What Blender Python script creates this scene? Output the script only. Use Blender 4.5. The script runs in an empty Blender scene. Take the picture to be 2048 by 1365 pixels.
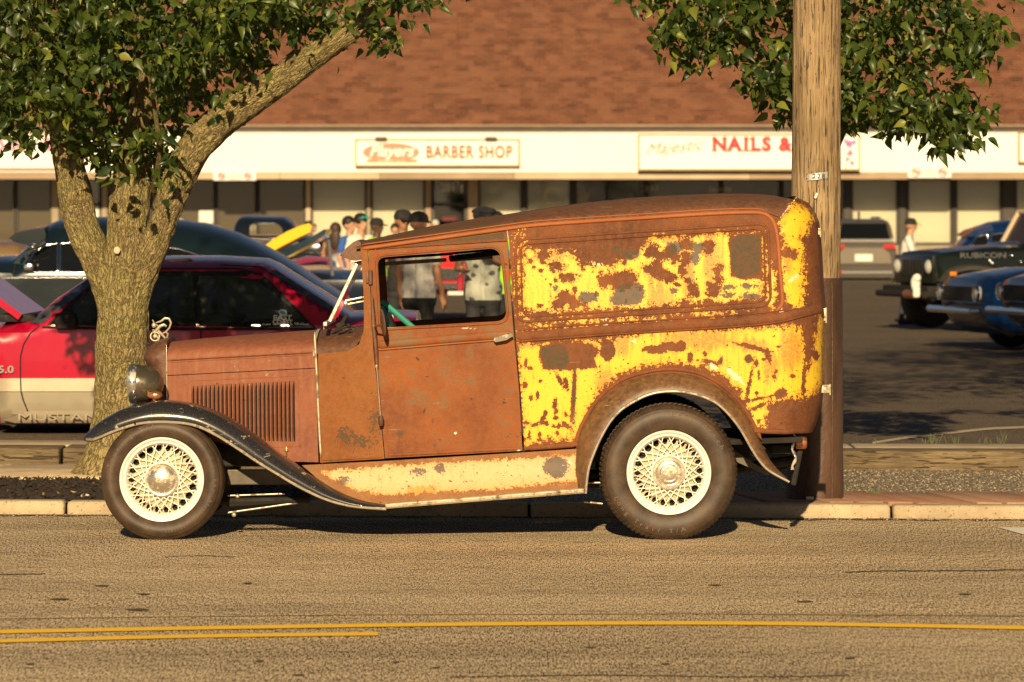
import bpy, bmesh, math, random
import numpy as np
from mathutils import Vector, Matrix, Euler
from mathutils.geometry import delaunay_2d_cdt
random.seed(7); RNG = np.random.default_rng(11)
SC = bpy.context.scene; COL = SC.collection
R = math.radians
# ---------------------------------------------------------------- camera, sky, sun, exposure
F = 8000.0; CX = 1024.0; HY = 441.0; H = 1.73
cam_d = bpy.data.cameras.new('camera'); cam = bpy.data.objects.new('camera', cam_d); COL.objects.link(cam)
cam.location = (0, 0, H); cam.rotation_euler = (R(90), 0, 0)
cam_d.sensor_width = 36; cam_d.lens = F/2048*36; cam_d.shift_y = -(682.5-HY)/2048
cam_d.clip_start = 0.5; cam_d.clip_end = 3000
cam_d.dof.use_dof = True; cam_d.dof.focus_distance = 21.9; cam_d.dof.aperture_fstop = 5.6
SC.camera = cam
SUN_EL = 22.0; SUN_AZ = 3.5           # sun behind the camera, a little to the left
world = bpy.data.worlds.new("World"); SC.world = world; world.use_nodes = True
wn = world.node_tree; wn.nodes.clear()
wo = wn.nodes.new('ShaderNodeOutputWorld'); wb = wn.nodes.new('ShaderNodeBackground'); sk = wn.nodes.new('ShaderNodeTexSky')
sk.sky_type = 'NISHITA'; sk.sun_disc = False; sk.sun_elevation = R(SUN_EL); sk.sun_rotation = R(180+SUN_AZ)
sk.air_density = 0.55; sk.dust_density = 0.15; sk.ozone_density = 0.8
wm = wn.nodes.new('ShaderNodeMix'); wm.data_type = 'RGBA'; wm.blend_type = 'MULTIPLY'
wm.inputs[0].default_value = 1.0; wm.inputs[7].default_value = (0.80, 0.68, 0.58, 1)
wn.links.new(sk.outputs[0], wm.inputs[6]); wn.links.new(wm.outputs[2], wb.inputs[0]); wb.inputs[1].default_value = 0.05
wn.links.new(wb.outputs[0], wo.inputs[0])
sun_d = bpy.data.lights.new('sun', 'SUN'); sun = bpy.data.objects.new('sun', sun_d); COL.objects.link(sun)
sun_d.energy = 5.0; sun_d.angle = R(0.5); sun_d.color = (1.0, 0.755, 0.43)
dv = Vector((math.sin(R(SUN_AZ))*math.cos(R(SUN_EL)), math.cos(R(SUN_AZ))*math.cos(R(SUN_EL)), -math.sin(R(SUN_EL))))
sun.rotation_euler = dv.to_track_quat('-Z', 'Y').to_euler()
SC.view_settings.view_transform = 'Standard'; SC.view_settings.look = 'None'
SC.view_settings.exposure = 0.45; SC.view_settings.gamma = 1.0; SC.view_settings.use_curve_mapping = False

# ---------------------------------------------------------------- helpers
def P(px, py, Y): return ((px-CX)*Y/F, Y, H-(py-HY)*Y/F)
def Pa(px, py, Y):
    px = np.asarray(px, float); py = np.asarray(py, float); Y = np.asarray(Y, float)+0*px
    return np.stack([(px-CX)*Y/F, Y, H-(py-HY)*Y/F], -1)
def interp(pts):
    xs = [p[0] for p in pts]; ys = [p[1] for p in pts]
    return lambda x: np.interp(x, xs, ys)
def tag(o, label=None, cat=None, group=None, kind=None):
    if label: o['label'] = label
    if cat: o['category'] = cat
    if group: o['group'] = group
    if kind: o['kind'] = kind
    return o
def thing(name, label, cat, loc=(0, 0, 0), rotz=0, group=None):
    o = bpy.data.objects.new(name, None); COL.objects.link(o); o.empty_display_size = .1
    o.location = loc; o.rotation_euler = (0, 0, rotz)
    return tag(o, label, cat, group)
def root_loc(o):
    v = Vector((0, 0, 0))
    while o is not None: v = v+o.location; o = o.parent
    return v
def mk(name, V, Fc, mat=None, parent=None, smooth=False, ang=35, attrs=None, local=False, mids=None, loc=None, rot=None, uv=None):
    """V in world coordinates unless local=True (then in the parent's or own frame)."""
    V = np.asarray(V, float).reshape(-1, 3)
    me = bpy.data.meshes.new(name)
    if parent is not None and not local: V = V-np.array(root_loc(parent))
    me.from_pydata(V.tolist(), [], [tuple(int(i) for i in f) for f in Fc])
    if mat is not None:
        for m in (mat if isinstance(mat, (list, tuple)) else [mat]): me.materials.append(m)
    if mids is not None: me.polygons.foreach_set('material_index', np.asarray(mids, dtype=np.int32))
    if attrs:
        for k, a in attrs.items():
            at = me.attributes.new(k, 'FLOAT', 'POINT'); at.data.foreach_set('value', np.asarray(a, dtype=np.float32))
    if uv is not None:
        ul = me.uv_layers.new(name='UVMap'); li = np.zeros(len(me.loops), dtype=np.int32); me.loops.foreach_get('vertex_index', li)
        ul.data.foreach_set('uv', np.asarray(uv, dtype=np.float32)[li].ravel())
    if smooth:
        me.polygons.foreach_set('use_smooth', [True]*len(me.polygons)); me.set_sharp_from_angle(angle=R(ang))
    me.update()
    o = bpy.data.objects.new(name, me); COL.objects.link(o)
    if parent is not None: o.parent = parent
    if loc is not None: o.location = loc
    if rot is not None: o.rotation_euler = rot
    return o
def inst(src, parent=None, loc=None, rot=None):
    o = src.copy(); COL.objects.link(o)
    if parent is not None: o.parent = parent
    if loc is not None: o.location = loc
    if rot is not None: o.rotation_euler = rot
    return o
def copy_tree(o, parent=None):
    c = o.copy(); COL.objects.link(c); c.parent = parent
    for ch in list(o.children): copy_tree(ch, c)
    return c
class MB:
    """collects shapes into one mesh"""
    def __init__(s): s.V = []; s.F = []; s.M = []; s.n = 0; s.U = []
    def add(s, V, Fc, m=0, uv=None):
        V = np.asarray(V, float).reshape(-1, 3)
        s.V.append(V); s.F += [tuple(int(i)+s.n for i in f) for f in Fc]; s.M += [m]*len(Fc); s.n += len(V)
        s.U.append(np.zeros((len(V), 2)) if uv is None else np.asarray(uv, float)); return s
    def box(s, c, d, rz=0, m=0, bev=0, rot=None):
        bm = bmesh.new(); bmesh.ops.create_cube(bm, size=1)
        bmesh.ops.scale(bm, vec=d, verts=bm.verts)
        if bev: bmesh.ops.bevel(bm, geom=bm.edges[:], offset=bev, segments=2, affect='EDGES', profile=.6)
        M = Matrix.Translation(c) @ (Euler(rot).to_matrix().to_4x4() if rot else Matrix.Rotation(rz, 4, 'Z'))
        bm.verts.index_update()
        V = [tuple(M @ v.co) for v in bm.verts]; Fc = [[v.index for v in f.verts] for f in bm.faces]; bm.free()
        return s.add(V, Fc, m)
    def tube(s, pts, r, n=10, m=0, cap=True, closed=False):
        pts = [Vector(p) for p in pts]; k = len(pts); rs = r if isinstance(r, (list, tuple, np.ndarray)) else [r]*k
        V = []; Fc = []; up = None
        for i in range(k):
            if closed: t = pts[(i+1) % k]-pts[i-1]
            else: t = pts[min(i+1, k-1)]-pts[max(i-1, 0)]
            t.normalize()
            if up is None:
                up = Vector((0, 0, 1)) if abs(t.z) < .9 else Vector((0, 1, 0))
            a = t.cross(up).normalized(); b = a.cross(t).normalized(); up = b
            for j in range(n):
                an = 2*math.pi*j/n; V.append(tuple(pts[i]+a*(math.cos(an)*rs[i])+b*(math.sin(an)*rs[i])))
        for i in range(k if closed else k-1):
            for j in range(n):
                i2 = (i+1) % k; Fc.append((i*n+j, i2*n+j, i2*n+(j+1) % n, i*n+(j+1) % n))
        if cap and not closed: Fc.append(tuple(range(n))[::1]); Fc.append(tuple((k-1)*n+j for j in range(n))[::-1])
        return s.add(V, Fc, m)
    def lathe(s, prof, n=32, axis='Y', c=(0, 0, 0), m=0, mod=None):
        """prof: list of (axial, radius)"""
        V = []; Fc = []
        for (a, r) in prof:
            for j in range(n):
                an = 2*math.pi*j/n; rr = r if mod is None else mod(a, r, an)
                if axis == 'Y': V.append((c[0]+rr*math.cos(an), c[1]+a, c[2]+rr*math.sin(an)))
                elif axis == 'X': V.append((c[0]+a, c[1]+rr*math.cos(an), c[2]+rr*math.sin(an)))
                else: V.append((c[0]+rr*math.cos(an), c[1]+rr*math.sin(an), c[2]+a))
        for i in range(len(prof)-1):
            for j in range(n): Fc.append((i*n+j, i*n+(j+1) % n, (i+1)*n+(j+1) % n, (i+1)*n+j))
        return s.add(V, Fc, m)
    def grid(s, G, m=0, wrap=False, uv=None):
        """G: array [i][j] of points"""
        G = np.asarray(G, float); a, b = G.shape[:2]; Fc = []
        for i in range(a-1):
            for j in range(b if wrap else b-1):
                Fc.append((i*b+j, i*b+(j+1) % b, (i+1)*b+(j+1) % b, (i+1)*b+j))
        return s.add(G.reshape(-1, 3), Fc, m, uv)
    def ell(s, c, r, n=14, k=9, m=0, rot=None):
        V = []; 
        for i in range(k+1):
            th = math.pi*i/k
            for j in range(n):
                ph = 2*math.pi*j/n; v = Vector((r[0]*math.sin(th)*math.cos(ph), r[1]*math.sin(th)*math.sin(ph), r[2]*math.cos(th)))
                if rot: v = Euler(rot).to_matrix() @ v
                V.append((c[0]+v.x, c[1]+v.y, c[2]+v.z))
        Fc = [(i*n+j, (i+1)*n+j, (i+1)*n+(j+1) % n, i*n+(j+1) % n) for i in range(k) for j in range(n)]
        return s.add(V, Fc, m)
    def prism(s, poly, a, b, m=0):
        """poly: list of (x,z) extruded along y from a to b"""
        n = len(poly); V = [(x, a, z) for x, z in poly]+[(x, b, z) for x, z in poly]
        Fc = [tuple(range(n)), tuple(range(2*n-1, n-1, -1))]+[(i, n+i, n+(i+1) % n, (i+1) % n) for i in range(n)]
        return s.add(V, Fc, m)
    def build(s, name, mat, parent=None, smooth=False, ang=35, **k):
        k['ang'] = ang
        us = np.concatenate(s.U) if k.pop('useuv', False) else None
        return mk(name, np.concatenate(s.V), s.F, mat, parent, smooth, mids=s.M if isinstance(mat, (list, tuple)) else None, uv=us, **k)

def pip(px, py, poly):
    poly = np.asarray(poly, float); ins = np.zeros(np.shape(px), bool); n = len(poly); j = n-1
    for i in range(n):
        xi, yi = poly[i]; xj, yj = poly[j]
        if yi != yj:
            c = ((yi > py) != (yj > py)) & (px < (xj-xi)*(py-yi)/(yj-yi)+xi); ins ^= c
        j = i
    return ins
def pdist(px, py, poly, closed=True):
    poly = np.asarray(poly, float); d = np.full(np.shape(px), 1e9); n = len(poly)
    for i in range(n if closed else n-1):
        a = poly[i]; b = poly[(i+1) % n]; ab = b-a; L = max((ab**2).sum(), 1e-9)
        t = np.clip(((px-a[0])*ab[0]+(py-a[1])*ab[1])/L, 0, 1)
        d = np.minimum(d, np.hypot(px-a[0]-t*ab[0], py-a[1]-t*ab[1]))
    return d
def sdf(px, py, poly):
    d = pdist(px, py, poly); return np.where(pip(px, py, poly), d, -d)
def resample(poly, sp, closed=True):
    out = []; n = len(poly)
    for i in range(n if closed else n-1):
        a = poly[i]; b = poly[(i+1) % n]; L = math.hypot(b[0]-a[0], b[1]-a[1]); k = max(1, int(round(L/sp)))
        for j in range(k): out.append((a[0]+(b[0]-a[0])*j/k, a[1]+(b[1]-a[1])*j/k))
    if not closed: out.append(tuple(poly[-1]))
    return out
def catmull(pts, k=6, closed=False):
    pts = [np.array(p, float) for p in pts]; n = len(pts); out = []
    rng = range(n) if closed else range(n-1)
    for i in rng:
        if closed: p0, p1, p2, p3 = pts[i-1], pts[i], pts[(i+1) % n], pts[(i+2) % n]
        else: p0, p1, p2, p3 = pts[max(i-1, 0)], pts[i], pts[i+1], pts[min(i+2, n-1)]
        for j in range(k):
            t = j/k; out.append(.5*((2*p1)+(-p0+p2)*t+(2*p0-5*p1+4*p2-p3)*t*t+(-p0+3*p1-3*p2+p3)*t**3))
    if not closed: out.append(pts[-1])
    return [tuple(p) for p in out]
def rrect(pts, r, k=6):
    """polygon with rounded corners"""
    out = []; n = len(pts); rr = r if isinstance(r, (list, tuple)) else [r]*n
    for i in range(n):
        p = np.array(pts[i], float); a = np.array(pts[i-1], float)-p; b = np.array(pts[(i+1) % n], float)-p
        a /= np.linalg.norm(a); b /= np.linalg.norm(b); q0 = p+a*rr[i]; q1 = p+b*rr[i]
        if rr[i] <= 0: out.append(tuple(p)); continue
        for j in range(k+1):
            t = j/k; out.append(tuple((1-t)**2*q0+2*t*(1-t)*p+t*t*q1))
    return out
def cdt(outline, holes=(), sp=6.0, dense=None):
    loops = [resample(outline, sp)]+[resample(h, sp) for h in holes]
    pts = []; edges = []
    for lp in loops:
        s0 = len(pts); pts += lp; edges += [(s0+i, s0+(i+1) % len(lp)) for i in range(len(lp))]
    o = np.array(outline); x0, y0 = o.min(0); x1, y1 = o.max(0)
    gx, gy = np.meshgrid(np.arange(x0, x1, sp), np.arange(y0, y1, sp)); gx = gx.ravel(); gy = gy.ravel()
    gx = gx+((np.round((gy-y0)/sp) % 2)*.5*sp)
    if dense is not None: gx = np.concatenate([gx, dense[0]]); gy = np.concatenate([gy, dense[1]])
    ok = pip(gx, gy, outline) & (pdist(gx, gy, outline) > .55*sp)
    for h in holes: ok &= ~pip(gx, gy, h) & (pdist(gx, gy, h) > .55*sp)
    pts += list(zip(gx[ok], gy[ok]))
    rv, re, rf = delaunay_2d_cdt([Vector(p) for p in pts], edges, [], 0, 1e-5)[:3]
    V = np.array([tuple(v) for v in rv]); T = np.array([tuple(f) for f in rf])
    c = V[T].mean(1); ok = pip(c[:, 0], c[:, 1], outline)
    for h in holes: ok &= ~pip(c[:, 0], c[:, 1], h)
    T = T[ok]
    a = V[T[:, 1]]-V[T[:, 0]]; b = V[T[:, 2]]-V[T[:, 0]]; fl = (a[:, 0]*b[:, 1]-a[:, 1]*b[:, 0]) < 0
    T[fl] = T[fl][:, ::-1]
    ed = {}
    for t in T:
        for i in range(3):
            e = (t[i], t[(i+1) % 3]); k = (min(e), max(e))
            if k in ed: ed[k] = None
            else: ed[k] = e
    return V, T, [e for e in ed.values() if e]
def panel(name, outline, Yf, mat, parent, holes=(), sp=6.0, thick=.02, fields=None, smooth=True, mirror=None, dense=None, to=None, back=False):
    V2, T, B = cdt(outline, holes, sp, dense); px, py = V2[:, 0], V2[:, 1]
    W = Pa(px, py, Yf(px, py) if callable(Yf) else Yf) if to is None else to(px, py)
    Fc = [tuple(t) for t in T]; n = len(W); at = {k: f(px, py) for k, f in (fields or {}).items()}
    if thick:
        idx = sorted({i for e in B for i in e}); mp = {i: n+k for k, i in enumerate(idx)}
        W2 = W[idx]+np.array([0, thick, 0]); W = np.concatenate([W, W2])
        for k in at: at[k] = np.concatenate([at[k], at[k][idx]])
        Fc += [(e[0], mp[e[0]], mp[e[1]], e[1]) for e in B]
    if back:
        m0 = len(W); W = np.concatenate([W, W[:n]+np.array([0, thick+.001, 0])]); Fc += [tuple(m0+i for i in t[::-1]) for t in T]
        for k in at: at[k] = np.concatenate([at[k], at[k][:n]])
    out = [mk(name, W, Fc, mat, parent, smooth, attrs=at)]
    if mirror is not None:
        Wm = W.copy(); Wm[:, 1] = 2*mirror-Wm[:, 1]
        out.append(mk(name, Wm, [f[::-1] for f in Fc], mat, parent, smooth, attrs=at))
    return out
def bead(name, path, Yf, w, h, mat, parent, closed=False, off=0.0, n=6, taper=True, mirror=None, sp=6):
    """half-round moulding of width w (m) standing h (m) proud, swept along a pixel path on surface Yf"""
    p = resample(path, sp, closed); a = np.array(p); k = len(a)
    Yv = Yf(a[:, 0], a[:, 1]) if callable(Yf) else Yf
    W = Pa(a[:, 0], a[:, 1], Yv)
    G = np.zeros((k, n+1, 3))
    for i in range(k):
        t = W[(i+1) % k]-W[i-1] if closed else W[min(i+1, k-1)]-W[max(i-1, 0)]
        t = t/np.linalg.norm(t); nn = np.array([t[2], 0, -t[0]]); nn /= np.linalg.norm(nn)+1e-9
        tp = 1.0
        if taper and not closed: tp = min(1, (min(i, k-1-i)+.3)/2.0)
        for j in range(n+1):
            an = math.pi*j/n; G[i, j] = W[i]+nn*(w/2*math.cos(an)*tp)+np.array([0, -h*math.sin(an)*tp-off+.001, 0])
    if closed: G = np.concatenate([G, G[:1]])
    mb = MB(); mb.grid(G); o = mb.build(name, mat, parent, True, ang=60)
    if mirror is not None:
        G2 = G.copy(); G2[:, :, 1] = 2*mirror-G2[:, :, 1]; mb = MB(); mb.grid(G2); mb.build(name, mat, parent, True, ang=60)
    return o
def text_mesh(txt, size, ext=0.002, offset=0.0, align='CENTER', shear=0, sx=1.0, space=1.0):
    cu = bpy.data.curves.new('t', 'FONT'); cu.body = txt; cu.size = size; cu.extrude = ext; cu.offset = offset; cu.align_x = align
    cu.align_y = 'CENTER'; cu.shear = shear; cu.resolution_u = 3; cu.space_character = space
    o = bpy.data.objects.new('t', cu); COL.objects.link(o); dg = bpy.context.evaluated_depsgraph_get(); dg.update()
    me = bpy.data.meshes.new_from_object(o.evaluated_get(dg)); bpy.data.objects.remove(o); bpy.data.curves.remove(cu)
    V = np.array([tuple(v.co) for v in me.vertices]) if len(me.vertices) else np.zeros((0, 3)); Fc = [tuple(p.vertices) for p in me.polygons]
    bpy.data.meshes.remove(me); V = V*np.array([sx, 1, 1]) if len(V) else V
    return V, Fc
def sign_text(mb, txt, c, size, ext=.01, m=0, **k):
    """upright text facing the camera (-Y), centre c"""
    V, Fc = text_mesh(txt, size, ext, **k)
    W = np.stack([V[:, 0]+c[0], c[1]-V[:, 2], V[:, 1]+c[2]], -1); mb.add(W, Fc, m); return mb
def arc_text(mb, txt, r, a0, size, y=0, inward=False, ext=.0015, m=0, sx=1.0, step=None, offset=0):
    """letters round a circle in the XZ plane facing -Y; a0 degrees of centre (clockwise from top)"""
    n = len(txt); st = (size*.66*sx/r) if step is None else step
    for i, ch in enumerate(txt):
        if ch == ' ': continue
        V, Fc = text_mesh(ch, size, ext, sx=sx, offset=offset)
        if not len(V): continue
        th = R(a0)+(i-(n-1)/2)*st*(-1 if inward else 1)
        x = V[:, 0]; z = V[:, 1]
        if inward: rad = r-z; ang = th-x/r
        else: rad = r+z; ang = th+x/r
        W = np.stack([rad*np.sin(ang), y-V[:, 2], rad*np.cos(ang)], -1); mb.add(W, Fc, m)
    return mb
# ---------------------------------------------------------------- material helpers
def N(nt, typ, ins=None, **props):
    nd = nt.nodes.new(typ)
    for k, v in props.items(): setattr(nd, k, v)
    for k, v in (ins or {}).items():
        s = nd.inputs[k]
        if isinstance(v, bpy.types.NodeSocket): nt.links.new(v, s)
        elif isinstance(v, (tuple, list)) and len(v) == 3 and s.type == 'RGBA': s.default_value = (*v, 1)
        else: s.default_value = v
    return nd
def newmat(name):
    m = bpy.data.materials.new(name); m.use_nodes = True; nt = m.node_tree; return m, nt, nt.nodes['Principled BSDF']
def ocoord(nt, sc=(1, 1, 1), which='Object'):
    tc = N(nt, 'ShaderNodeTexCoord'); mp = N(nt, 'ShaderNodeMapping', {'Vector': tc.outputs[which], 'Scale': sc}); return mp.outputs[0]
def wcoord(nt, sc=(1, 1, 1)):
    g = N(nt, 'ShaderNodeNewGeometry'); mp = N(nt, 'ShaderNodeMapping', {'Vector': g.outputs['Position'], 'Scale': sc}); return mp.outputs[0]
def noise(nt, vec, scale, detail=3, rough=.55, dist=0.0):
    return N(nt, 'ShaderNodeTexNoise', {'Vector': vec, 'Scale': scale, 'Detail': detail, 'Roughness': rough, 'Distortion': dist}).outputs[0]
def ramp(nt, fac, a, b, lo=0.0, hi=1.0):
    return N(nt, 'ShaderNodeMapRange', {'Value': fac, 'From Min': a, 'From Max': b, 'To Min': lo, 'To Max': hi}, clamp=True).outputs[0]
def mth(nt, op, a, b=0.0, c=None):
    nd = N(nt, 'ShaderNodeMath', operation=op)
    for i, v in enumerate((a, b, c)):
        if v is None: continue
        if isinstance(v, bpy.types.NodeSocket): nt.links.new(v, nd.inputs[i])
        else: nd.inputs[i].default_value = v
    return nd.outputs[0]
def mix(nt, fac, a, b, mode='MIX'):
    nd = N(nt, 'ShaderNodeMix', data_type='RGBA', blend_type=mode)
    for i, v in ((0, fac), (6, a), (7, b)):
        if isinstance(v, bpy.types.NodeSocket): nt.links.new(v, nd.inputs[i])
        elif i == 0: nd.inputs[0].default_value = v
        else: nd.inputs[i].default_value = (*v[:3], 1)
    return nd.outputs[2]
def att(nt, name): return N(nt, 'ShaderNodeAttribute', attribute_name=name).outputs['Fac']
def setin(nt, bs, **k):
    for n_, v in k.items():
        s = bs.inputs[n_.replace('_', ' ')]
        if isinstance(v, bpy.types.NodeSocket): nt.links.new(v, s)
        elif isinstance(v, (tuple, list)) and len(v) == 3: s.default_value = (*v, 1)
        else: s.default_value = v
def bump(nt, bs, hgt, strength=.3, dist=.005):
    b = N(nt, 'ShaderNodeBump', {'Height': hgt, 'Strength': strength, 'Distance': dist}); nt.links.new(b.outputs[0], bs.inputs['Normal'])
def simple(name, c, rough=.6, metal=0, var=.15, vs=12, bumpy=0, coat=0, spec=.5, c2=None):
    m, nt, bs = newmat(name); oc = ocoord(nt); n = noise(nt, oc, vs, 4)
    b = tuple(x*(1-var) for x in c) if c2 is None else c2
    setin(nt, bs, Base_Color=mix(nt, ramp(nt, n, .35, .65), b, c), Roughness=ramp(nt, noise(nt, oc, vs*2.3, 3), .3, .7, rough*.85, min(1, rough*1.15)), Metallic=metal)
    bs.inputs['Coat Weight'].default_value = coat; bs.inputs['Coat Roughness'].default_value = .08
    bs.inputs['Specular IOR Level'].default_value = spec
    if bumpy: bump(nt, bs, noise(nt, oc, vs*6, 4), bumpy, .004)
    return m
def carpaint(name, c, rough=.18, metal=.0):
    m = simple(name, c, min(rough, .3), metal, .06, 3, 0, .45, .35); m.node_tree.nodes['Principled BSDF'].inputs['Coat Roughness'].default_value = .03; return m
# ================================================================ SETTING
def asphalt(name, c_lo, c_hi, bstr, patch=.25, sc=1.0, warm=(1, 1, 1)):
    m, nt, bs = newmat(name); wc = wcoord(nt)
    n1 = noise(nt, wcoord(nt, (1, .085, 1)), 145*sc, 1, .6); n2 = noise(nt, wcoord(nt, (1, .08, 1)), 230*sc, 1, .6)
    st = noise(nt, wcoord(nt, (.22, 1.9, 1)), 1.0, 4, .6); big = noise(nt, wc, .35, 3)
    sp = mth(nt, 'ADD', mth(nt, 'MULTIPLY', n1, .55), mth(nt, 'MULTIPLY', n2, .45))
    col = mix(nt, ramp(nt, sp, .40, .555), c_lo, c_hi)
    v = N(nt, 'ShaderNodeTexVoronoi', {'Vector': wcoord(nt, (1, .16, 1)), 'Scale': 60*sc}).outputs[0]
    col = mix(nt, ramp(nt, v, .10, .22, .55, 0), col, tuple(x*1.35 for x in c_hi))
    col = mix(nt, ramp(nt, st, .38, .66, patch, 0), col, tuple(x*.55 for x in c_lo))
    col = mix(nt, ramp(nt, big, .4, .65, 0, .22), col, tuple(x*1.15 for x in c_hi))
    # short dark scuffs and tar flecks
    sc1 = noise(nt, wcoord(nt, (3.5, 34, 1)), 1.0, 1, .4)
    col = mix(nt, ramp(nt, sc1, .675, .70, 0, .8), col, (.02, .017, .013))
    setin(nt, bs, Base_Color=col, Roughness=.9); bs.inputs['Specular IOR Level'].default_value = .25
    bump(nt, bs, sp, bstr, .02)
    return m
M_road = asphalt('road_asphalt', (.055, .038, .023), (1.0, .79, .51), 1.0, .34)
M_lot = asphalt('lot_asphalt', (.045, .036, .027), (.20, .158, .112), .8, .2, .8)
def paint_mat(name, c, wear=.42):
    m, nt, bs = newmat(name); wc = wcoord(nt); n = noise(nt, wc, 90, 3, .7); n2 = noise(nt, wc, 7, 3)
    k = ramp(nt, mth(nt, 'ADD', mth(nt, 'MULTIPLY', n, .7), mth(nt, 'MULTIPLY', n2, .3)), wear-.06, wear, 0, 1)
    setin(nt, bs, Base_Color=mix(nt, k, (.2, .16, .11), c), Roughness=.7); bump(nt, bs, n, .5, .006); return m
M_yline = paint_mat('yellow_road_paint', (1.0, .62, .04), .34); M_wline = paint_mat('white_road_paint', (.8, .78, .72)); M_oldline = paint_mat('old_road_paint', (.42, .25, .05), .5)
M_dirt = asphalt('gravel_dirt', (.075, .055, .035), (.40, .33, .24), 1.0, .1, .62)
def concrete(name, c, agg=.5, sc=1):
    m, nt, bs = newmat(name); wc = wcoord(nt)
    n = noise(nt, wc, 4*sc, 5, .65); v = noise(nt, wc, 55*sc, 3, .7); f = noise(nt, wc, 160*sc, 2)
    col = mix(nt, ramp(nt, n, .35, .68), tuple(x*.62 for x in c), c)
    col = mix(nt, ramp(nt, v, .60, .66, 0, agg), col, tuple(x*.22 for x in c))
    col = mix(nt, ramp(nt, f, .3, .7, .25, 0), col, tuple(x*.5 for x in c))
    setin(nt, bs, Base_Color=col, Roughness=.9); bump(nt, bs, mth(nt, 'ADD', v, f), .6, .006); return m
M_kerb = concrete('kerb_concrete', (.62, .49, .32), .85); M_slab = concrete('slab_concrete', (.88, .69, .44), .12)
M_lip = concrete('lip_concrete', (.62, .50, .36), .5)
def brickmat():
    m, nt, bs = newmat('paver_brick'); wc = wcoord(nt); oi = N(nt, 'ShaderNodeObjectInfo').outputs['Random']
    n = noise(nt, wc, 9, 4); f = noise(nt, wc, 130, 3, .7)
    col = mix(nt, oi, (.42, .17, .09), (.52, .29, .18)); col = mix(nt, ramp(nt, n, .35, .7, 0, .5), col, (.40, .33, .25)); col = mix(nt, ramp(nt, f, .35, .65, .5, 0), col, (.15, .08, .05))
    setin(nt, bs, Base_Color=col, Roughness=.92); bump(nt, bs, f, .6, .005); return m
M_brick = brickmat()
def woodmat(name, c1, c2, c3, sc, dark=.5, rough=.85, crack=.62):
    """sc: coordinate scale, long grain along the axis with the small scale"""
    m, nt, bs = newmat(name); oc = ocoord(nt, sc)
    g = noise(nt, oc, 1.0, 5, .65, .4); g2 = noise(nt, oc, 3.1, 3, .6); big = noise(nt, ocoord(nt), 1.6, 3)
    ck = noise(nt, ocoord(nt, tuple(x*.8 for x in sc)), 1.7, 2, .5, .6)
    col = mix(nt, ramp(nt, g, .32, .66), c1, c2); col = mix(nt, ramp(nt, g2, .45, .72, 0, .6), col, c3)
    col = mix(nt, ramp(nt, big, .42, .62, 0, .55), col, tuple(x*.62 for x in c1))
    ck2 = noise(nt, ocoord(nt, tuple(x*1.5 if x > 5 else x*2.6 for x in sc)), 1.0, 2, .6, .3)
    crk = mth(nt, 'MAXIMUM', ramp(nt, ck, crack, crack+.03, 0, 1), ramp(nt, ck2, crack+.03, crack+.06, 0, .85)); col = mix(nt, mth(nt, 'MULTIPLY', crk, .9), col, (.035, .022, .012))
    setin(nt, bs, Base_Color=col, Roughness=rough)
    bump(nt, bs, mth(nt, 'SUBTRACT', mth(nt, 'ADD', g, mth(nt, 'MULTIPLY', g2, .4)), mth(nt, 'MULTIPLY', crk, 1.3)), .9, .008); return m
M_timber = woodmat('weathered_timber', (.085, .06, .033), (.21, .155, .085), (.33, .25, .14), (2.2, 30, 42))
M_pole = woodmat('pole_wood', (.22, .145, .072), (.47, .335, .18), (.58, .44, .26), (80, 80, 2.4), crack=.605)

KY = lambda X, off: 23.30-.065*X+off
def sheared(x0, x1, o0, o1, z0, z1, bev=.0, skew=0.0, jit=0.0):
    bm = bmesh.new(); bmesh.ops.create_cube(bm, size=1)
    for v in bm.verts:
        x = x0 if v.co.x < 0 else x1; o = o0 if v.co.y < 0 else o1; z = z0 if v.co.z < 0 else z1
        x += skew*(o-o0)
        v.co = (x, KY(x, o)+random.uniform(-jit, jit), z+(random.uniform(-jit, jit) if z == z1 else 0))
    if bev: bmesh.ops.bevel(bm, geom=bm.edges[:], offset=bev, segments=2, affect='EDGES', profile=.5)
    bm.verts.index_update(); V = [tuple(v.co) for v in bm.verts]; Fc = [[v.index for v in f.verts] for f in bm.faces]; bm.free(); return V, Fc
def struct(name, o=None):
    return tag(o, kind='structure')
# ground base, road, lot
tag(mk('ground', [(-1500, -300, -.03), (1500, -300, -.03), (1500, 2500, -.03), (-1500, 2500, -.03)], [(0, 1, 2, 3)], M_lot), kind='structure')
X0, X1 = -150, 150
tag(mk('road', [(X0, -120, 0), (X1, -120, 0), (X1, KY(X1, .05), 0), (X0, KY(X0, .05), 0)], [(0, 1, 2, 3)], M_road), kind='structure')
tag(mk('verge', [(-60, KY(-60, .1), .066), (60, KY(60, .1), .066), (60, KY(60, 5.2), .066), (-60, KY(-60, 5.2), .066)], [(0, 1, 2, 3)], M_dirt), kind='structure')
LOTZ = .13
tag(mk('parking_lot', [(-140, KY(-140, 5.25), LOTZ), (140, KY(140, 5.25), LOTZ), (900, 1200, LOTZ), (-900, 1200, LOTZ)], [(0, 1, 2, 3)], M_lot), kind='structure')
def strip(name, pts, wid, mat, z=.005):
    V = []; Fc = []
    for i, (px, py) in enumerate(pts):
        Y = H*F/(py-HY); x, y, _ = P(px, py, Y); V += [(x, y-wid/2, z), (x, y+wid/2, z)]
        if i: k = 2*i; Fc.append((k-2, k, k+1, k-1))
    return tag(mk(name, V, Fc, mat), kind='structure')
up = catmull([(-500, 1276), (0, 1266), (512, 1256.5), (1024, 1250), (1500, 1249), (2048, 1258), (2500, 1268)], 8)
strip('yellow_line', up, .15, M_yline)
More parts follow.
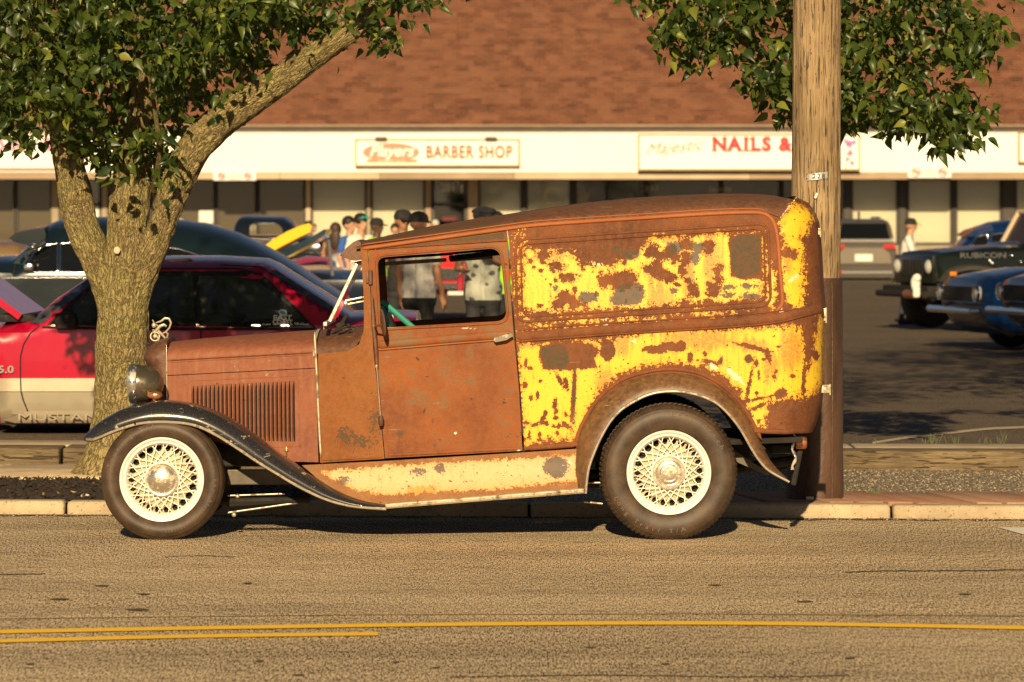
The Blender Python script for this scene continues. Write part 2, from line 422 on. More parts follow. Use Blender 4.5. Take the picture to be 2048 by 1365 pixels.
strip('yellow_line', catmull([(-500, 1297), (0, 1284.5), (380, 1275), (757, 1270)], 8), .14, M_yline)
strip('old_yellow_line', [(-400, 1246), (0, 1239), (700, 1231), (1400, 1229), (2400, 1236)], .022, M_oldline, .003)
M_tar = simple('tar', (.035, .028, .02), .8, 0, .3, 20)
def crack(pts, w): # irregular dark seam in the asphalt
    q = catmull(pts, 14); return strip('road_crack', [(x, y+random.uniform(-.7, .7)) for x, y in q], w, M_tar, .0035)
crack([(1690, 1146), (1800, 1143), (1930, 1143), (2120, 1140)], .035); crack([(-100, 1152), (20, 1150), (90, 1149)], .03); crack([(330, 1115), (400, 1113), (470, 1115)], .022); crack([(900, 1356), (1200, 1352), (1500, 1356), (1700, 1352)], .02)
M_scuff = simple('scuff', (.11, .085, .055), .8, 0, .4, 30)
mbs = MB()
for (x, y, l, h_) in ((275, 1221, 26, 2.2), (118, 1200, 22, 1.6), (205, 1173, 16, 1.3), (290, 1190, 14, 1.5), (496, 1168, 10, 1.3), (520, 1324, 9, 1.8), (793, 1326, 8, 1.8), (872, 1337, 8, 1.6), (598, 1352, 12, 1.8), (1180, 1297, 12, 1.4), (1430, 1172, 14, 1.3), (1610, 1205, 18, 1.4), (1330, 1330, 10, 1.8), (1700, 1318, 12, 1.6), (1930, 1190, 16, 1.3), (60, 1330, 10, 1.8)):
    pts = []
    for k_ in range(12):
        a_ = 2*math.pi*k_/12; r_ = random.uniform(.75, 1.1); px_, py_ = x+l*math.cos(a_)*r_, y+h_*math.sin(a_)*r_; Y_ = H*F/(py_-HY); pts.append(((px_-CX)*Y_/F, Y_, .004))
    mbs.add(pts, [tuple(range(12))[::-1]])
o_ = mbs.build('road_scuffs', M_scuff); o_['kind'] = 'structure'
def gp(px, py, z=0): Y = (H-z)*F/(py-HY); return ((px-CX)*Y/F, Y, z)
tag(mk('lane_marking', [gp(1996, 1055, .005), gp(2300, 1055, .005), gp(2300, 1110, .005), gp(2046, 1069, .005)], [(0, 3, 2, 1)], M_wline), kind='structure')
# tarry gutter seam along the kerb
M_gut = asphalt('gutter_asphalt', (.06, .05, .04), (.26, .22, .17), 1.0, .3)
G = []
for i in range(200):
    x = -8+i*.09; w = .07+.05*math.sin(i*1.7)+.05*random.random(); G.append([(x, KY(x, .06), .05 if False else .004), (x, KY(x, -w), .004)])
mbg = MB(); mbg.grid(G); tag(mbg.build('gutter', M_gut), kind='structure')
# kerb stones
kr = tag(thing('kerb', None, None, (0, 23.3, 0)), kind='structure')
xs = [-14, -11, -8.2, -5.3, -2.62, .1, 2.20, 5.0, 8, 11, 14]
for a, b in zip(xs[:-1], xs[1:]):
    V, Fc = sheared(a+.008, b-.008, 0, .17, -.02, .082, .022, 0, .003); mk('kerb_stone', V, Fc, M_kerb, kr, True, 50)
# pavement: pavers (right), concrete slabs (left)
pv = tag(thing('pavement', None, None, (2.5, 23.6, 0.06)), kind='structure')
x = 1.15
while x < 5.2:
    V, Fc = sheared(x+.012, x+.160, .185, 1.12, .03, .083+random.uniform(-.004, .006), .008, -.22, .002); mk('brick', V, Fc, M_brick, pv, True, 50)
    x += .172
sl = tag(thing('sidewalk', None, None, (-3, 26, 0.06)), kind='structure')
x = -6.9
for k in range(3):
    V, Fc = sheared(x+.01, x+1.49+.62*0, 2.05, 3.52, .0, .086, .012, .35, .003); mk('slab', V, Fc, M_slab, sl, True, 50); x += 1.52
x = -12.98
for k in range(4):
    V, Fc = sheared(x+.01, x+1.49, 2.05, 3.52, .0, .086, .012, .35, .003); mk('slab', V, Fc, M_slab, sl, True, 50); x += 1.52
# retaining timbers
tw = tag(thing('timber_edging', 'weathered brown timber edging between pavement and parking lot', 'timber edging', (0, 26.9, .08)))
for a, b in ((-13, -8.1), (-8.1, -3.05), (-3.05, -.4), (-.4, 2.1), (2.1, 4.9), (4.9, 8), (8, 12)):
    V, Fc = sheared(a+.012, b-.012, 3.55, 3.99, .02, .193+random.uniform(-.004, .004), .015, 0, .006); mk('timber', V, Fc, M_timber, tw, True, 50)
lp = tag(thing('lot_kerb', None, None, (0, 28.3, .05)), kind='structure')
for a, b in ((-12, -7), (-7, -2), (-2, 2.4), (2.4, 7), (7, 12)):
    V, Fc = sheared(a+.01, b-.01, 4.75, 5.35, .0, .142, .01, 0, .004); mk('kerb_stone', V, Fc, M_lip, lp, True, 50)
# a faded painted stripe and patched crack on the lot
lw = catmull([(1745, 886), (1830, 873), (1900, 866), (1990, 857), (2120, 853)], 6)
V = []; Fc = []
for i, (px, py) in enumerate(lw):
    a = gp(px, py+2.2, LOTZ+.004); b = gp(px, py-2.2, LOTZ+.004); V += [a, b]
    if i: k = 2*i; Fc.append((k-2, k, k+1, k-1))
tag(mk('lot_stripe', V, Fc, M_lip), kind='structure')
# mulch bed: chips heaped round the tree foot (stuff)
M_mulch = simple('mulch', (.055, .038, .025), .95, 0, .5, 60, .8, c2=(.02, .014, .009))
mb = MB()
def chips(mb, n, x0, x1, o0, o1, z, s0, s1, zf=None):
    for _ in range(n):
        x = random.uniform(x0, x1); o = random.uniform(o0, o1); s = random.uniform(s0, s1)
        E = Euler((random.uniform(-.7, .7), random.uniform(-.7, .7), random.uniform(0, 6.3))).to_matrix()
        zz = z+(zf(x, o) if zf else 0)
        q = [(-s, -s*.35, 0), (s, -s*.3, 0), (s*.8, s*.4, s*.1), (-s*.9, s*.3, 0), (0, 0, -s*.4)]
        mb.add([tuple(E @ Vector(v)+Vector((x, KY(x, o), zz+.004))) for v in q], [(0, 1, 2, 3), (0, 4, 1), (1, 4, 2), (2, 4, 3), (3, 4, 0)])
gx = np.linspace(-7, -1.2, 60); go = np.linspace(.2, 2.15, 22)
hump = lambda x, o: .035*math.sin(max(0, min(1, (o-.2)/1.9))*math.pi)
G = [[(x, KY(x, o), .07+hump(x, o)+random.uniform(-.008, .008)) for o in go] for x in gx]; mb.grid(G)
chips(mb, 3800, -7, -1.2, .22, 2.12, .078, .008, .024, hump)
tag(mb.build('mulch_bed', M_mulch), kind='stuff')
M_litter = simple('dry_litter', (.42, .27, .13), .9, 0, .4, 30)
mb = MB(); chips(mb, 90, -7, -1.5, .2, 2.2, .105, .010, .022, None); chips(mb, 50, 1.2, 5, 1.0, 3.4, .085, .007, .018); chips(mb, 60, -4, 5, -.14, -.02, .008, .006, .014)
tag(mb.build('leaf_litter', M_litter), kind='stuff')
# gravel grit on the verge and in the gutter (stuff)
M_grit = simple('grit', (.45, .37, .27), .9, 0, .5, 40)
mb = MB()
for _ in range(5200):
    x = random.uniform(-.8, 5.2); o = random.uniform(1.15, 3.5)
    if random.random() < .12: o = random.uniform(-.16, 0); x = random.uniform(-4, 5)
    s = random.uniform(.003, .009)*(1.3 if random.random() < .1 else 1); z = (.067 if o > .1 else .004)
    c = Vector((x, KY(x, o), z)); k = 5; a0 = random.random()*6
    V = [tuple(c+Vector((s*math.cos(a0+6.28*j/k), s*math.sin(a0+6.28*j/k), 0))) for j in range(k)]+[tuple(c+Vector((random.uniform(-s, s)*.4, 0, s*random.uniform(.5, 1.1))))]
    mb.add(V, [(j, (j+1) % k, k) for j in range(k)])
tag(mb.build('gravel', M_grit), kind='stuff')
# white stones by the mulch
M_stone = simple('pale_stone', (.72, .62, .47), .8, 0, .2, 20, .3)
for px, py, w, h_, lab in ((170, 993, 19, 7, 'pale flat stone lying on dark mulch beside the front tyre'), (28, 999, 8, 3, 'small pale stone lying on the kerb edge at far left')):
    Y = 1.65*F/(py-HY); x, y, z = P(px, py, Y); w /= 340; h_ /= 340
    mb = MB(); mb.ell((0, 0, h_*.6), (w/2, w/3, h_*.65), 12, 7); V = np.concatenate(mb.V); V += RNG.normal(0, w*.02, V.shape)
    tag(mk('stone', V+np.array([x, y, .07]), mb.F, M_stone, None, True), lab, 'stone')
# grass tufts along the lot kerb
M_grass = simple('grass_blade', (.09, .11, .03), .7, 0, .4, 30)
mb = MB()
for (px, py, n, hh) in [(1690, 985, 30, .02), (1765, 884, 3, .06), (1850, 884, 6, .07), (1866, 884, 7, .08), (1905, 884, 6, .06), (1965, 884, 4, .06), (1995, 884, 5, .10), (2010, 884, 3, .08), (1745, 988, 25, .02)]:
    for _ in range(n):
        Y = KY(0, 5.38) if py < 900 else 24.15; x, y, z = P(px+random.uniform(-14, 14), py, Y); z = LOTZ if py < 900 else .08; y += random.uniform(-.04, .04)
        hgt = hh*random.uniform(.4, 1.2); dx = random.uniform(-.5, .5)*hgt; w = .0025
        mb.add([(x-w, y, z), (x+w, y, z), (x+dx*.5+w, y, z+hgt*.6), (x+dx*.5-w, y, z+hgt*.6), (x+dx, y, z+hgt)], [(0, 1, 2, 3), (3, 2, 4)])
tag(mb.build('grass_tufts', M_grass), kind='stuff')

# ================================================================ SHOP BUILDING
YF_ = 129.0; YW = 131.4
zf = lambda py, Y=YF_: H-(py-HY)*Y/F
xf = lambda px, Y=YF_: (px-CX)*Y/F
bld = thing('shop_building', 'long single storey shop row with brown shingle mansard roof and white sign band', 'building', (0, 131, LOTZ))
def shingle_mat():
    m, nt, bs = newmat('shingles'); uvn = N(nt, 'ShaderNodeUVMap').outputs[0]
    br = N(nt, 'ShaderNodeTexBrick', {'Vector': uvn, 'Scale': 1.0, 'Mortar Size': .012, 'Brick Width': .30, 'Row Height': .125, 'Color1': (.20, .075, .038), 'Color2': (.085, .034, .021), 'Mortar': (.035, .015, .010)}, offset=.5)
    br2 = N(nt, 'ShaderNodeTexBrick', {'Vector': uvn, 'Scale': 1.0, 'Mortar Size': 0, 'Brick Width': .42, 'Row Height': .25, 'Color1': (.0, .0, .0), 'Color2': (1, 1, 1)}, offset=.37)
    n = noise(nt, uvn, 1.6, 5, .7)
    col = mix(nt, mth(nt, 'MULTIPLY', br2.outputs[0], .6), br.outputs[0], (.27, .125, .07)); col = mix(nt, ramp(nt, n, .4, .65, 0, .25), col, (.26, .10, .05))
    setin(nt, bs, Base_Color=col, Roughness=.95); return m
M_sh = shingle_mat()
M_white = simple('white_fascia', (.84, .82, .78), .6, 0, .03, 1.2); M_tan = simple('tan_trim', (.40, .29, .19), .7, 0, .25, .8)
M_dkbrown = simple('dark_gutter', (.10, .07, .05), .5, .2, .2, 2); M_soffit = simple('soffit', (.09, .08, .065), .8, 0, .2, 2)
M_frame = simple('bronze_frame', (.045, .038, .032), .5, .3, .2, 3); M_wall = simple('panel_wall', (.36, .30, .20), .85, 0, .2, 1.5, .2)
M_greyw = simple('grey_low_wall', (.30, .27, .20), .85, 0, .2, 1.5, .2)
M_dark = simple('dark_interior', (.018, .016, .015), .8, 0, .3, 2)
def blindmat(name, c, vert=True, d=.5):
    m, nt, bs = newmat(name); oc = ocoord(nt)
    w = N(nt, 'ShaderNodeTexWave', {'Vector': oc, 'Scale': 3.2 if vert else 6.0, 'Distortion': 0.0}, wave_type='BANDS', bands_direction='X' if vert else 'Z').outputs['Fac']
    setin(nt, bs, Base_Color=mix(nt, mth(nt, 'MULTIPLY', w, d), c, tuple(x*.35 for x in c)), Roughness=.8); return m
M_blindw = blindmat('white_blind', (.56, .52, .40), True, .12); M_blindb = blindmat('brown_blind', (.10, .078, .045), False, .6); M_shade = simple('olive_shade', (.25, .24, .18), .8)
m, nt, bs = newmat('window_glass'); M_wglass = m
tr = N(nt, 'ShaderNodeBsdfTransparent', {'Color': (.93, .95, .93)}); gl = N(nt, 'ShaderNodeBsdfGlossy', {'Roughness': .02, 'Color': (1, 1, 1)}); fr = N(nt, 'ShaderNodeFresnel', {'IOR': 1.45})
ms = N(nt, 'ShaderNodeMixShader', {0: fr.outputs[0], 1: tr.outputs[0], 2: gl.outputs[0]}); nt.links.new(ms.outputs[0], nt.nodes['Material Output'].inputs[0])
BX0, BX1 = -34.0, 34.0
zE = zf(252)   # eave
# roof: sawtooth shingle courses
V = []; Fc = []; UV = []; n = 76
for i in range(n):
    t0 = i*.125; t1 = t0+.125; c, s_ = math.cos(R(47)), math.sin(R(47))
    y0 = YF_-.12+t0*c; z0 = zE+t0*s_; y1 = YF_-.12+t1*c+.02*s_; z1 = zE+t1*s_-.02*c
    k = len(V); V += [(BX0, y0, z0), (BX1, y0, z0), (BX1, y1, z1), (BX0, y1, z1)]; UV += [(BX0, t0), (BX1, t0), (BX1, t1), (BX0, t1)]; Fc.append((k, k+1, k+2, k+3))
    yn = YF_-.12+t1*c; zn = zE+t1*s_; k = len(V); V += [(BX0, y1, z1), (BX1, y1, z1), (BX1, yn, zn), (BX0, yn, zn)]; UV += [(BX0, t1)]*4; Fc.append((k, k+1, k+2, k+3))
yt, zt = yn, zn; k = len(V); V += [(BX0, yt, zt), (BX1, yt, zt), (BX1, yt+14, zt), (BX0, yt+14, zt)]; UV += [(0, 0)]*4; Fc.append((k, k+1, k+2, k+3))
k = len(V); V += [(BX0, YF_, zE), (BX0, yt, zt), (BX0, yt+14, zt), (BX0, yt+14, zE), (BX1, YF_, zE), (BX1, yt, zt), (BX1, yt+14, zt), (BX1, yt+14, zE)]; UV += [(0, 0)]*8
Fc += [(k, k+1, k+2, k+3), (k+7, k+6, k+5, k+4), (k+3, k+2, k+6, k+7)]
mk('roof', V, Fc, M_sh, bld, uv=UV)
mb = MB(); mb.box((0, YF_-.10, zf(254.5)), (68, .16, .075), bev=.015); mb.box((0, YF_-.04, zf(260)), (68, .08, .10))
mb.build('gutter', [M_dkbrown], bld)
mb = MB(); mb.box((0, YF_-.13, zf(251.2)), (68, .03, .03)); mb.build('drip_edge', M_tan, bld)
mb = MB(); mb.box((0, YF_+.1, (zf(262)+zf(345))/2), (68, .2, zf(262)-zf(345))); mb.build('fascia', M_white, bld)
px = -900
M_tan2 = simple('pale_tan_trim', (.56, .44, .30), .7, 0, .2, .8)
for x0, x1, mm in ((-1100, 300, M_tan), (300, 560, M_tan2), (560, 760, M_tan2), (760, 1028, M_tan), (1028, 1500, M_tan2), (1500, 2048, M_tan), (2048, 3200, M_tan2)):
    mb = MB(); mb.box(((xf(x0)+xf(x1))/2, YF_+.08, (zf(346)+zf(359))/2), (xf(x1)-xf(x0)-.01, .20, zf(346)-zf(359)), bev=.015); mb.build('lower_trim', mm, bld)
mb = MB(); mb.box((0, (YF_+YW)/2+.15, zf(359)+.04), (68, YW-YF_-.1, .06)); mb.build('soffit', M_soffit, bld)
wz = lambda py: H-(py-HY)*YW/F
wx = lambda px: (px-CX)*YW/F
ztop = wz(352); zs = wz(489)
mb = MB(); mb.box((0, YW+.2, (LOTZ+zs)/2), (68, .35, zs-LOTZ)); mb.build('low_wall', M_greyw, bld)
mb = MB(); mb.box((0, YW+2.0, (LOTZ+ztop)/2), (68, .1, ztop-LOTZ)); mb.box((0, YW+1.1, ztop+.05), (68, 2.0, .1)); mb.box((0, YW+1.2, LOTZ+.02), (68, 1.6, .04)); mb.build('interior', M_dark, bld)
mb = MB(); mb.box((0, YW+7, 2.4), (68, 9.5, 4.5)); mb.build('rear_block', M_wall, bld)
mb = MB(); mb.box((0, (YF_+YW)/2, LOTZ+.06), (68, YW-YF_+.6, .12), bev=.02); mb.build('walkway', M_slab, bld)
def window(x0, x1, kind, z0=None, z1=None, blind=None):
    a, b = wx(x0), wx(x1); z0 = zs if z0 is None else z0; z1 = ztop if z1 is None else z1; fw = .06
    mb = MB()
    for c, d in ((((a+b)/2, YW, z0+fw/2), (b-a, .12, fw)), (((a+b)/2, YW, z1-fw/2), (b-a, .12, fw)), ((a+fw/2, YW, (z0+z1)/2), (fw, .12, z1-z0-2*fw)), ((b-fw/2, YW, (z0+z1)/2), (fw, .12, z1-z0-2*fw))): mb.box(c, d)
    w = mb.build('window', M_frame, bld)
    mk('pane', [(a+fw, YW+.01, z0+fw), (b-fw, YW+.01, z0+fw), (b-fw, YW+.01, z1-fw), (a+fw, YW+.01, z1-fw)], [(0, 1, 2, 3)], M_wglass, w)
    if kind:
        mb = MB(); mb.box(((a+b)/2, YW+.13, (z0+z1)/2), (b-a-.02, .02, z1-z0-.02)); mb.build('blind', {'w': M_blindw, 'b': M_blindb, 's': M_shade}[kind], w)
    return w
def column(x0, x1, mat=M_wall, z0=None):
    a, b = wx(x0), wx(x1); z0 = LOTZ+.12 if z0 is None else z0
    mb = MB(); mb.box(((a+b)/2, YW-.02, (z0+ztop)/2), (b-a, .2, ztop-z0), bev=.01); mb.build('column', mat, bld)
LY = [(-700, -590, 'b'), (-588, -480, 'b'), (-478, -370, 'b'), (-368, -260, 'w'), (-258, -150, 'w'), (-148, -40, 'b'), (-38, 30, 'b'), (32, 104, 'b'),
      (215, 300, 'b'), (302, 350, 'b'), (356, 430, 'b'), (432, 513, 'b'), (516, 610, 'b'), (622, 733, 'w'), (742, 850, 'w'),
      (957, 1044, 'w'), (1052, 1142, 'w'), (1150, 1290, None), (1294, 1440, None), (1444, 1560, None), (1564, 1690, None),
      (1702, 1796, 'w'), (1814, 1904, 'w'), (1911, 2003, 'w'), (2030, 2130, 'w'), (2134, 2240, 'w'), (2244, 2350, 'b'), (2354, 2460, 'b'), (2464, 2600, 'w'), (2604, 2750, 'w')]
for a, b, k in LY: window(a, b, k)
for a, b, mm in ((104, 118, M_wall), (205, 215, M_wall), (350, 356, M_wall), (612, 621, M_tan2), (734, 741, M_wall), (851, 862, M_tan), (936, 956, M_tan), (1045, 1051, M_frame), (1143, 1149, M_frame), (1690, 1701, M_frame), (1797, 1812, M_frame), (1905, 1910, M_frame), (2004, 2029, M_frame)): column(a, b, mm)
def door(x0, x1):
    a, b = wx(x0), wx(x1); z0 = LOTZ+.13; mb = MB(); z1 = 2.25
    for c, d in ((((a+b)/2, YW, z0+.12), (b-a, .08, .24)), (((a+b)/2, YW, z1), (b-a, .08, .1)), (((a+b)/2, YW, ztop-.05), (b-a, .08, .1)), ((a+.05, YW, (z0+ztop)/2), (.1, .08, ztop-z0-.3)), ((b-.05, YW, (z0+ztop)/2), (.1, .08, ztop-z0-.3))): mb.box(c, d)
    d = mb.build('door', M_frame, bld); mb = MB(); mb.box(((a+b)/2, YW+.012, (z0+ztop)/2), (b-a-.2, .01, ztop-z0-.3)); mb.build('pane', M_wglass, d)
    mb = MB(); mb.box((b-.15, YW-.08, 1.15), (.03, .05, .35), bev=.008); mb.build('handle', M_tan2, d)
door(863, 935); door(119, 160); door(161, 204)
M_paper = simple('white_paper', (.8, .78, .7), .8, 0, .05); M_redp = simple('red_print', (.12, .01, .012), .7); M_faint = simple('faint_lettering', (.60, .55, .42), .7)
def plaque(name, x0, x1, y0, y1, mat, Y=YW-.02, d=.01, parent=None):
    mb = MB(); a, b = (x0-CX)*Y/F, (x1-CX)*Y/F; z0, z1 = H-(y1-HY)*Y/F, H-(y0-HY)*Y/F
    mb.box(((a+b)/2, Y, (z0+z1)/2), (b-a, d, z1-z0)); return mb.build(name, mat, parent)
tag(plaque('notice', 398, 428, 422, 447, M_paper), 'small white paper notice on the brown blind window left of centre', 'notice')
tag(plaque('notice', 190, 217, 414, 446, M_paper), 'white paper notice in the window seen between the tree limbs', 'notice')
tag(plaque('notice', 1150, 1177, 383, 420, M_shade), 'pale grey green notice in the dark window above the van roof', 'notice')
tag(plaque('notice', 884, 912, 434, 442, M_redp), 'small red lettered notice in the dark shop door', 'notice')
for (px, py, t_, s_) in ((896, 377, '281', .34), (930, 379, '15', .42), (1300, 378, '2811', .28), (1440, 380, 'SALON', .22), (926, 410, '=', .3)):
    mb = MB(); sign_text(mb, t_, ((px-CX)*(YW-.03)/F, YW-.03, wz(py)), s_, .005); mb.build('window_lettering', M_faint, bld)
mb = MB(); c = P(1108, 391, YW-.04); mb.tube([(c[0]+.30*math.cos(a), c[1], c[2]+.27*math.sin(a)) for a in np.linspace(R(35), R(315), 24)], .03, 6); mb.build('window_lettering', M_faint, bld)
# ---- signs
M_signw = simple('sign_face', (.86, .84, .80), .5, 0, .02, 2); M_signf = simple('sign_frame', (.36, .22, .09), .5, .3, .2, 3)
M_pink = simple('pink_logo', (.55, .24, .17), .6, 0, .08, 3); M_orange = simple('orange_letters', (.26, .095, .012), .6, 0, .05)
M_red = simple('red_letters', (.42, .003, .012), .5, 0, .05); M_palepink = simple('pale_pink_script', (.62, .25, .24), .6, 0, .05); M_black = simple('black_paint', (.02, .02, .02), .5)
def signbox(name, lab, x0, x1, y0, y1, dep=.16):
    Y = YF_-.02; a, b, z0, z1 = xf(x0, Y), xf(x1, Y), H-(y1-HY)*Y/F, H-(y0-HY)*Y/F
    t = thing(name, lab, 'sign', ((a+b)/2, Y, z0))
    mb = MB(); mb.box(((a+b)/2, Y-dep/2, (z0+z1)/2), (b-a-.05, dep, z1-z0-.05)); mb.build('sign_face', M_signw, t)
    mb = MB(); f = .055
    for c, d in ((((a+b)/2, Y-dep/2-.01, z0), (b-a+f, dep+.04, f)), (((a+b)/2, Y-dep/2-.01, z1), (b-a+f, dep+.04, f)), ((a, Y-dep/2-.01, (z0+z1)/2), (f, dep+.04, z1-z0-f)), ((b, Y-dep/2-.01, (z0+z1)/2), (f, dep+.04, z1-z0-f))): mb.box(c, d, bev=.008)
    mb.build('sign_frame', M_signf, t); return t, Y-dep-.012
t, ys = signbox('shop_sign', 'white barber shop sign in a thin brown frame with pink oval logo', 712, 1038, 280, 332)
mb = MB(); c = P(782, 305, ys); mb.lathe([(0, 0.001), (0, .9), (.02, .92)], 40, 'Y', c); V = np.concatenate(mb.V); V[:, 2] = c[2]+(V[:, 2]-c[2])*.33
mk('logo', V, mb.F, M_pink, t)
mb = MB(); sign_text(mb, 'Players', (c[0], ys-.02, c[2]+.03), .52, .01, shear=.35, offset=.012, sx=.95); mb.build('script_lettering', M_signw, t)
mb = MB(); c2 = P(784, 322, ys); mb.box((c2[0], ys-.012, c2[2]), (1.62, .02, .09)); mb.build('logo_bar', M_signf, t)
mb = MB(); sign_text(mb, 'BARBER SHOP', (c2[0], ys-.035, c2[2]-.005), .10, .005, space=1.5); mb.build('small_lettering', M_signw, t)
mb = MB(); c = P(938, 305.5, ys); sign_text(mb, 'BARBER SHOP', (c[0], ys-.01, c[2]), .56, .012, sx=.72, space=1.12, offset=.014); mb.build('lettering', M_orange, t)
for px, lab in ((762, 'small brown floodlight above left end of the barber sign'), (982, 'small brown floodlight above right end of the barber sign')):
    c = P(px, 277, YF_-.25); mb = MB(); mb.box(c, (.38, .26, .10), bev=.03); mb.box((c[0], YF_-.1, c[2]), (.05, .2, .05)); tag(mb.build('floodlight', M_dkbrown), lab, 'light', 'floodlights over the barber sign')
t, ys = signbox('shop_sign', 'large white nail shop sign with red capitals half hidden by the utility pole', 1277, 1717, 270, 340, .3)
mb = MB(); c = P(1346, 295, ys); sign_text(mb, 'Majestic', (c[0], ys-.01, c[2]), .54, .008, shear=.5, sx=1.05)
V = np.concatenate(mb.V); V[:, 2] += (V[:, 0]-c[0])*.10; mk('script_lettering', V, mb.F, M_palepink, t)
mb = MB(); c = P(1502, 290, ys); sgx = .0
for ch, px in (('N', 1439), ('A', 1469), ('I', 1492), ('L', 1511), ('S', 1533), ('&', 1570)):
    cc = P(px, 290, ys); sign_text(mb, ch, (cc[0], ys-.01, cc[2]), .60, .012, offset=.030, sx=1.02)
    zb, zt_ = cc[2]-.19, cc[2]+.19
    for dx, zz in {'N': [(-.16, zt_), (-.16, zb), (.16, zt_)], 'A': [(-.17, zb), (.17, zb)], 'I': [(0, zt_), (0, zb)], 'L': [(-.12, zt_), (-.12, zb)]}.get(ch, []): mb.box((cc[0]+dx, ys-.012, zz), (.17, .02, .045))
cc = P(1655, 290, ys); sign_text(mb, 'SPA', (cc[0], ys-.01, cc[2]), .56, .012, offset=.012) if False else None
mb.build('lettering', M_red, t)
M_violet = simple('violet_flower', (.42, .12, .42), .6)
mb = MB()
for dx, dz, r in ((0, 0, .11), (.16, .05, .07), (-.12, .1, .06), (.05, -.3, .08), (-.05, -.5, .06), (.1, -.62, .07)):
    c = P(1698, 288, ys); mb.lathe([(0, .001), (-.005, r), (.01, r)], 10, 'Y', (c[0]+dx, ys, c[2]+dz))
mb.build('flower_print', M_violet, t)
mb = MB(); c = P(1697, 312, ys); mb.tube([(c[0]-.1, ys, c[2]-.4), (c[0]-.05, ys, c[2]), (c[0]+.08, ys, c[2]+.3)], .015, 5); mb.tube([(c[0]+.15, ys, c[2]-.3), (c[0]+.02, ys, c[2]), (c[0]-.15, ys, c[2]+.2)], .012, 5); mb.build('stem_print', M_palepink, t)
t, ys = signbox('shop_sign', 'white shop sign in dark frame cut off at the right edge', 2037, 2400, 266, 325)
t, ys = signbox('shop_sign', 'white shop sign with pink script behind the tree leaves at far left', -240, 112, 268, 338, .05)
mb = MB(); c = P(30, 290, ys); sign_text(mb, 'Salon', (c[0], ys-.01, c[2]), .6, .008, shear=.4, offset=.01)
c = P(95, 290, ys); sign_text(mb, '&', (c[0], ys-.01, c[2]), .6, .008, offset=.01); mb.build('lettering', simple('magenta_letters', (.65, .12, .30), .6), t)
for x0, x1, y0, y1, lab in ((427, 512, 343, 361, 'small white towing notice with two red ringed cars above brown blinds'), (1816, 1902, 333, 356, 'small white towing notice with two red ringed cars right of the pole')):
    Y = YF_-.2; t = thing('towing_notice', lab, 'sign', P((x0+x1)/2, y1, Y)); plaque('board', x0, x1, y0, y1, M_signw, Y, .02, t)
    for px in (x0+16, x1-16):
        c = P(px, (y0+y1)/2, Y-.015); r = (y1-y0)*.36*Y/F; mb = MB(); mb.tube([(c[0]+r*math.cos(a), c[1], c[2]+r*math.sin(a)) for a in np.linspace(0, 2*math.pi, 17)[:-1]], .018, 5, closed=True); mb.tube([(c[0]-r*.7, c[1], c[2]+r*.7), (c[0]+r*.7, c[1], c[2]-r*.7)], .018, 5); mb.build('prohibition_ring', M_red, t)
        mb = MB(); mb.box(c, (r*1.1, .01, r*.35)); mb.box((c[0], c[1], c[2]+r*.2), (r*.55, .01, r*.3)); mb.build('car_symbol', M_black, t)
    c = P((x0+x1)/2, (y0+y1)/2, Y-.015); mb = MB()
    for k, s_ in enumerate(('NO', 'UNAUTHORIZED', 'PARKING')): sign_text(mb, s_, (c[0], c[1], c[2]+(.09-.09*k)), .10, .004)
    mb.build('lettering', M_tan, t)
# ================================================================ TREES AND POLE
def bark_mat(name='bark'):
    m, nt, bs = newmat(name); uv = N(nt, 'ShaderNodeUVMap').outputs[0]
    mp = N(nt, 'ShaderNodeMapping', {'Vector': uv, 'Scale': (62, 20, 1)}).outputs[0]
    wp = N(nt, 'ShaderNodeTexNoise', {'Vector': mp, 'Scale': .8, 'Detail': 3}).outputs[1]
    mp2 = N(nt, 'ShaderNodeMix', {0: .35, 4: mp, 5: wp}, data_type='VECTOR').outputs[1]
    vor = N(nt, 'ShaderNodeTexVoronoi', {'Vector': mp2, 'Scale': 1.25}, feature='DISTANCE_TO_EDGE').outputs[0]
    n = noise(nt, mp, 2.6, 4, .65); n2 = noise(nt, ocoord(nt), 5, 4); f = noise(nt, ocoord(nt), 110, 3, .7)
    fn = N(nt, 'ShaderNodeTexNoise', {'Vector': N(nt, 'ShaderNodeMapping', {'Vector': uv, 'Scale': (46, 11, 1)}).outputs[0], 'Scale': 1.0, 'Detail': 3.0, 'Roughness': .6, 'Distortion': .5}).outputs[0]
    fur = mth(nt, 'ABSOLUTE', mth(nt, 'SUBTRACT', fn, .5)); vor = mth(nt, 'MINIMUM', mth(nt, 'MULTIPLY', fur, 2.4), mth(nt, 'MULTIPLY', mth(nt, 'ADD', vor, .05), 1.5))
    col = mix(nt, ramp(nt, n, .3, .7), (.19, .135, .055), (.54, .42, .19)); col = mix(nt, ramp(nt, n2, .42, .66, 0, .6), col, (.34, .32, .10))
    col = mix(nt, ramp(nt, f, .45, .75, 0, .45), col, (.60, .52, .33)); col = mix(nt, ramp(nt, vor, .02, .14, .8, 0), col, (.045, .03, .015))
    hh = mth(nt, 'ADD', ramp(nt, vor, 0, .32), mth(nt, 'MULTIPLY', n, .6)); hh = mth(nt, 'ADD', hh, mth(nt, 'MULTIPLY', f, .25))
    setin(nt, bs, Base_Color=col, Roughness=.9); bs.inputs['Specular IOR Level'].default_value = .2; bump(nt, bs, hh, 1.0, .016); return m
M_bark = bark_mat()
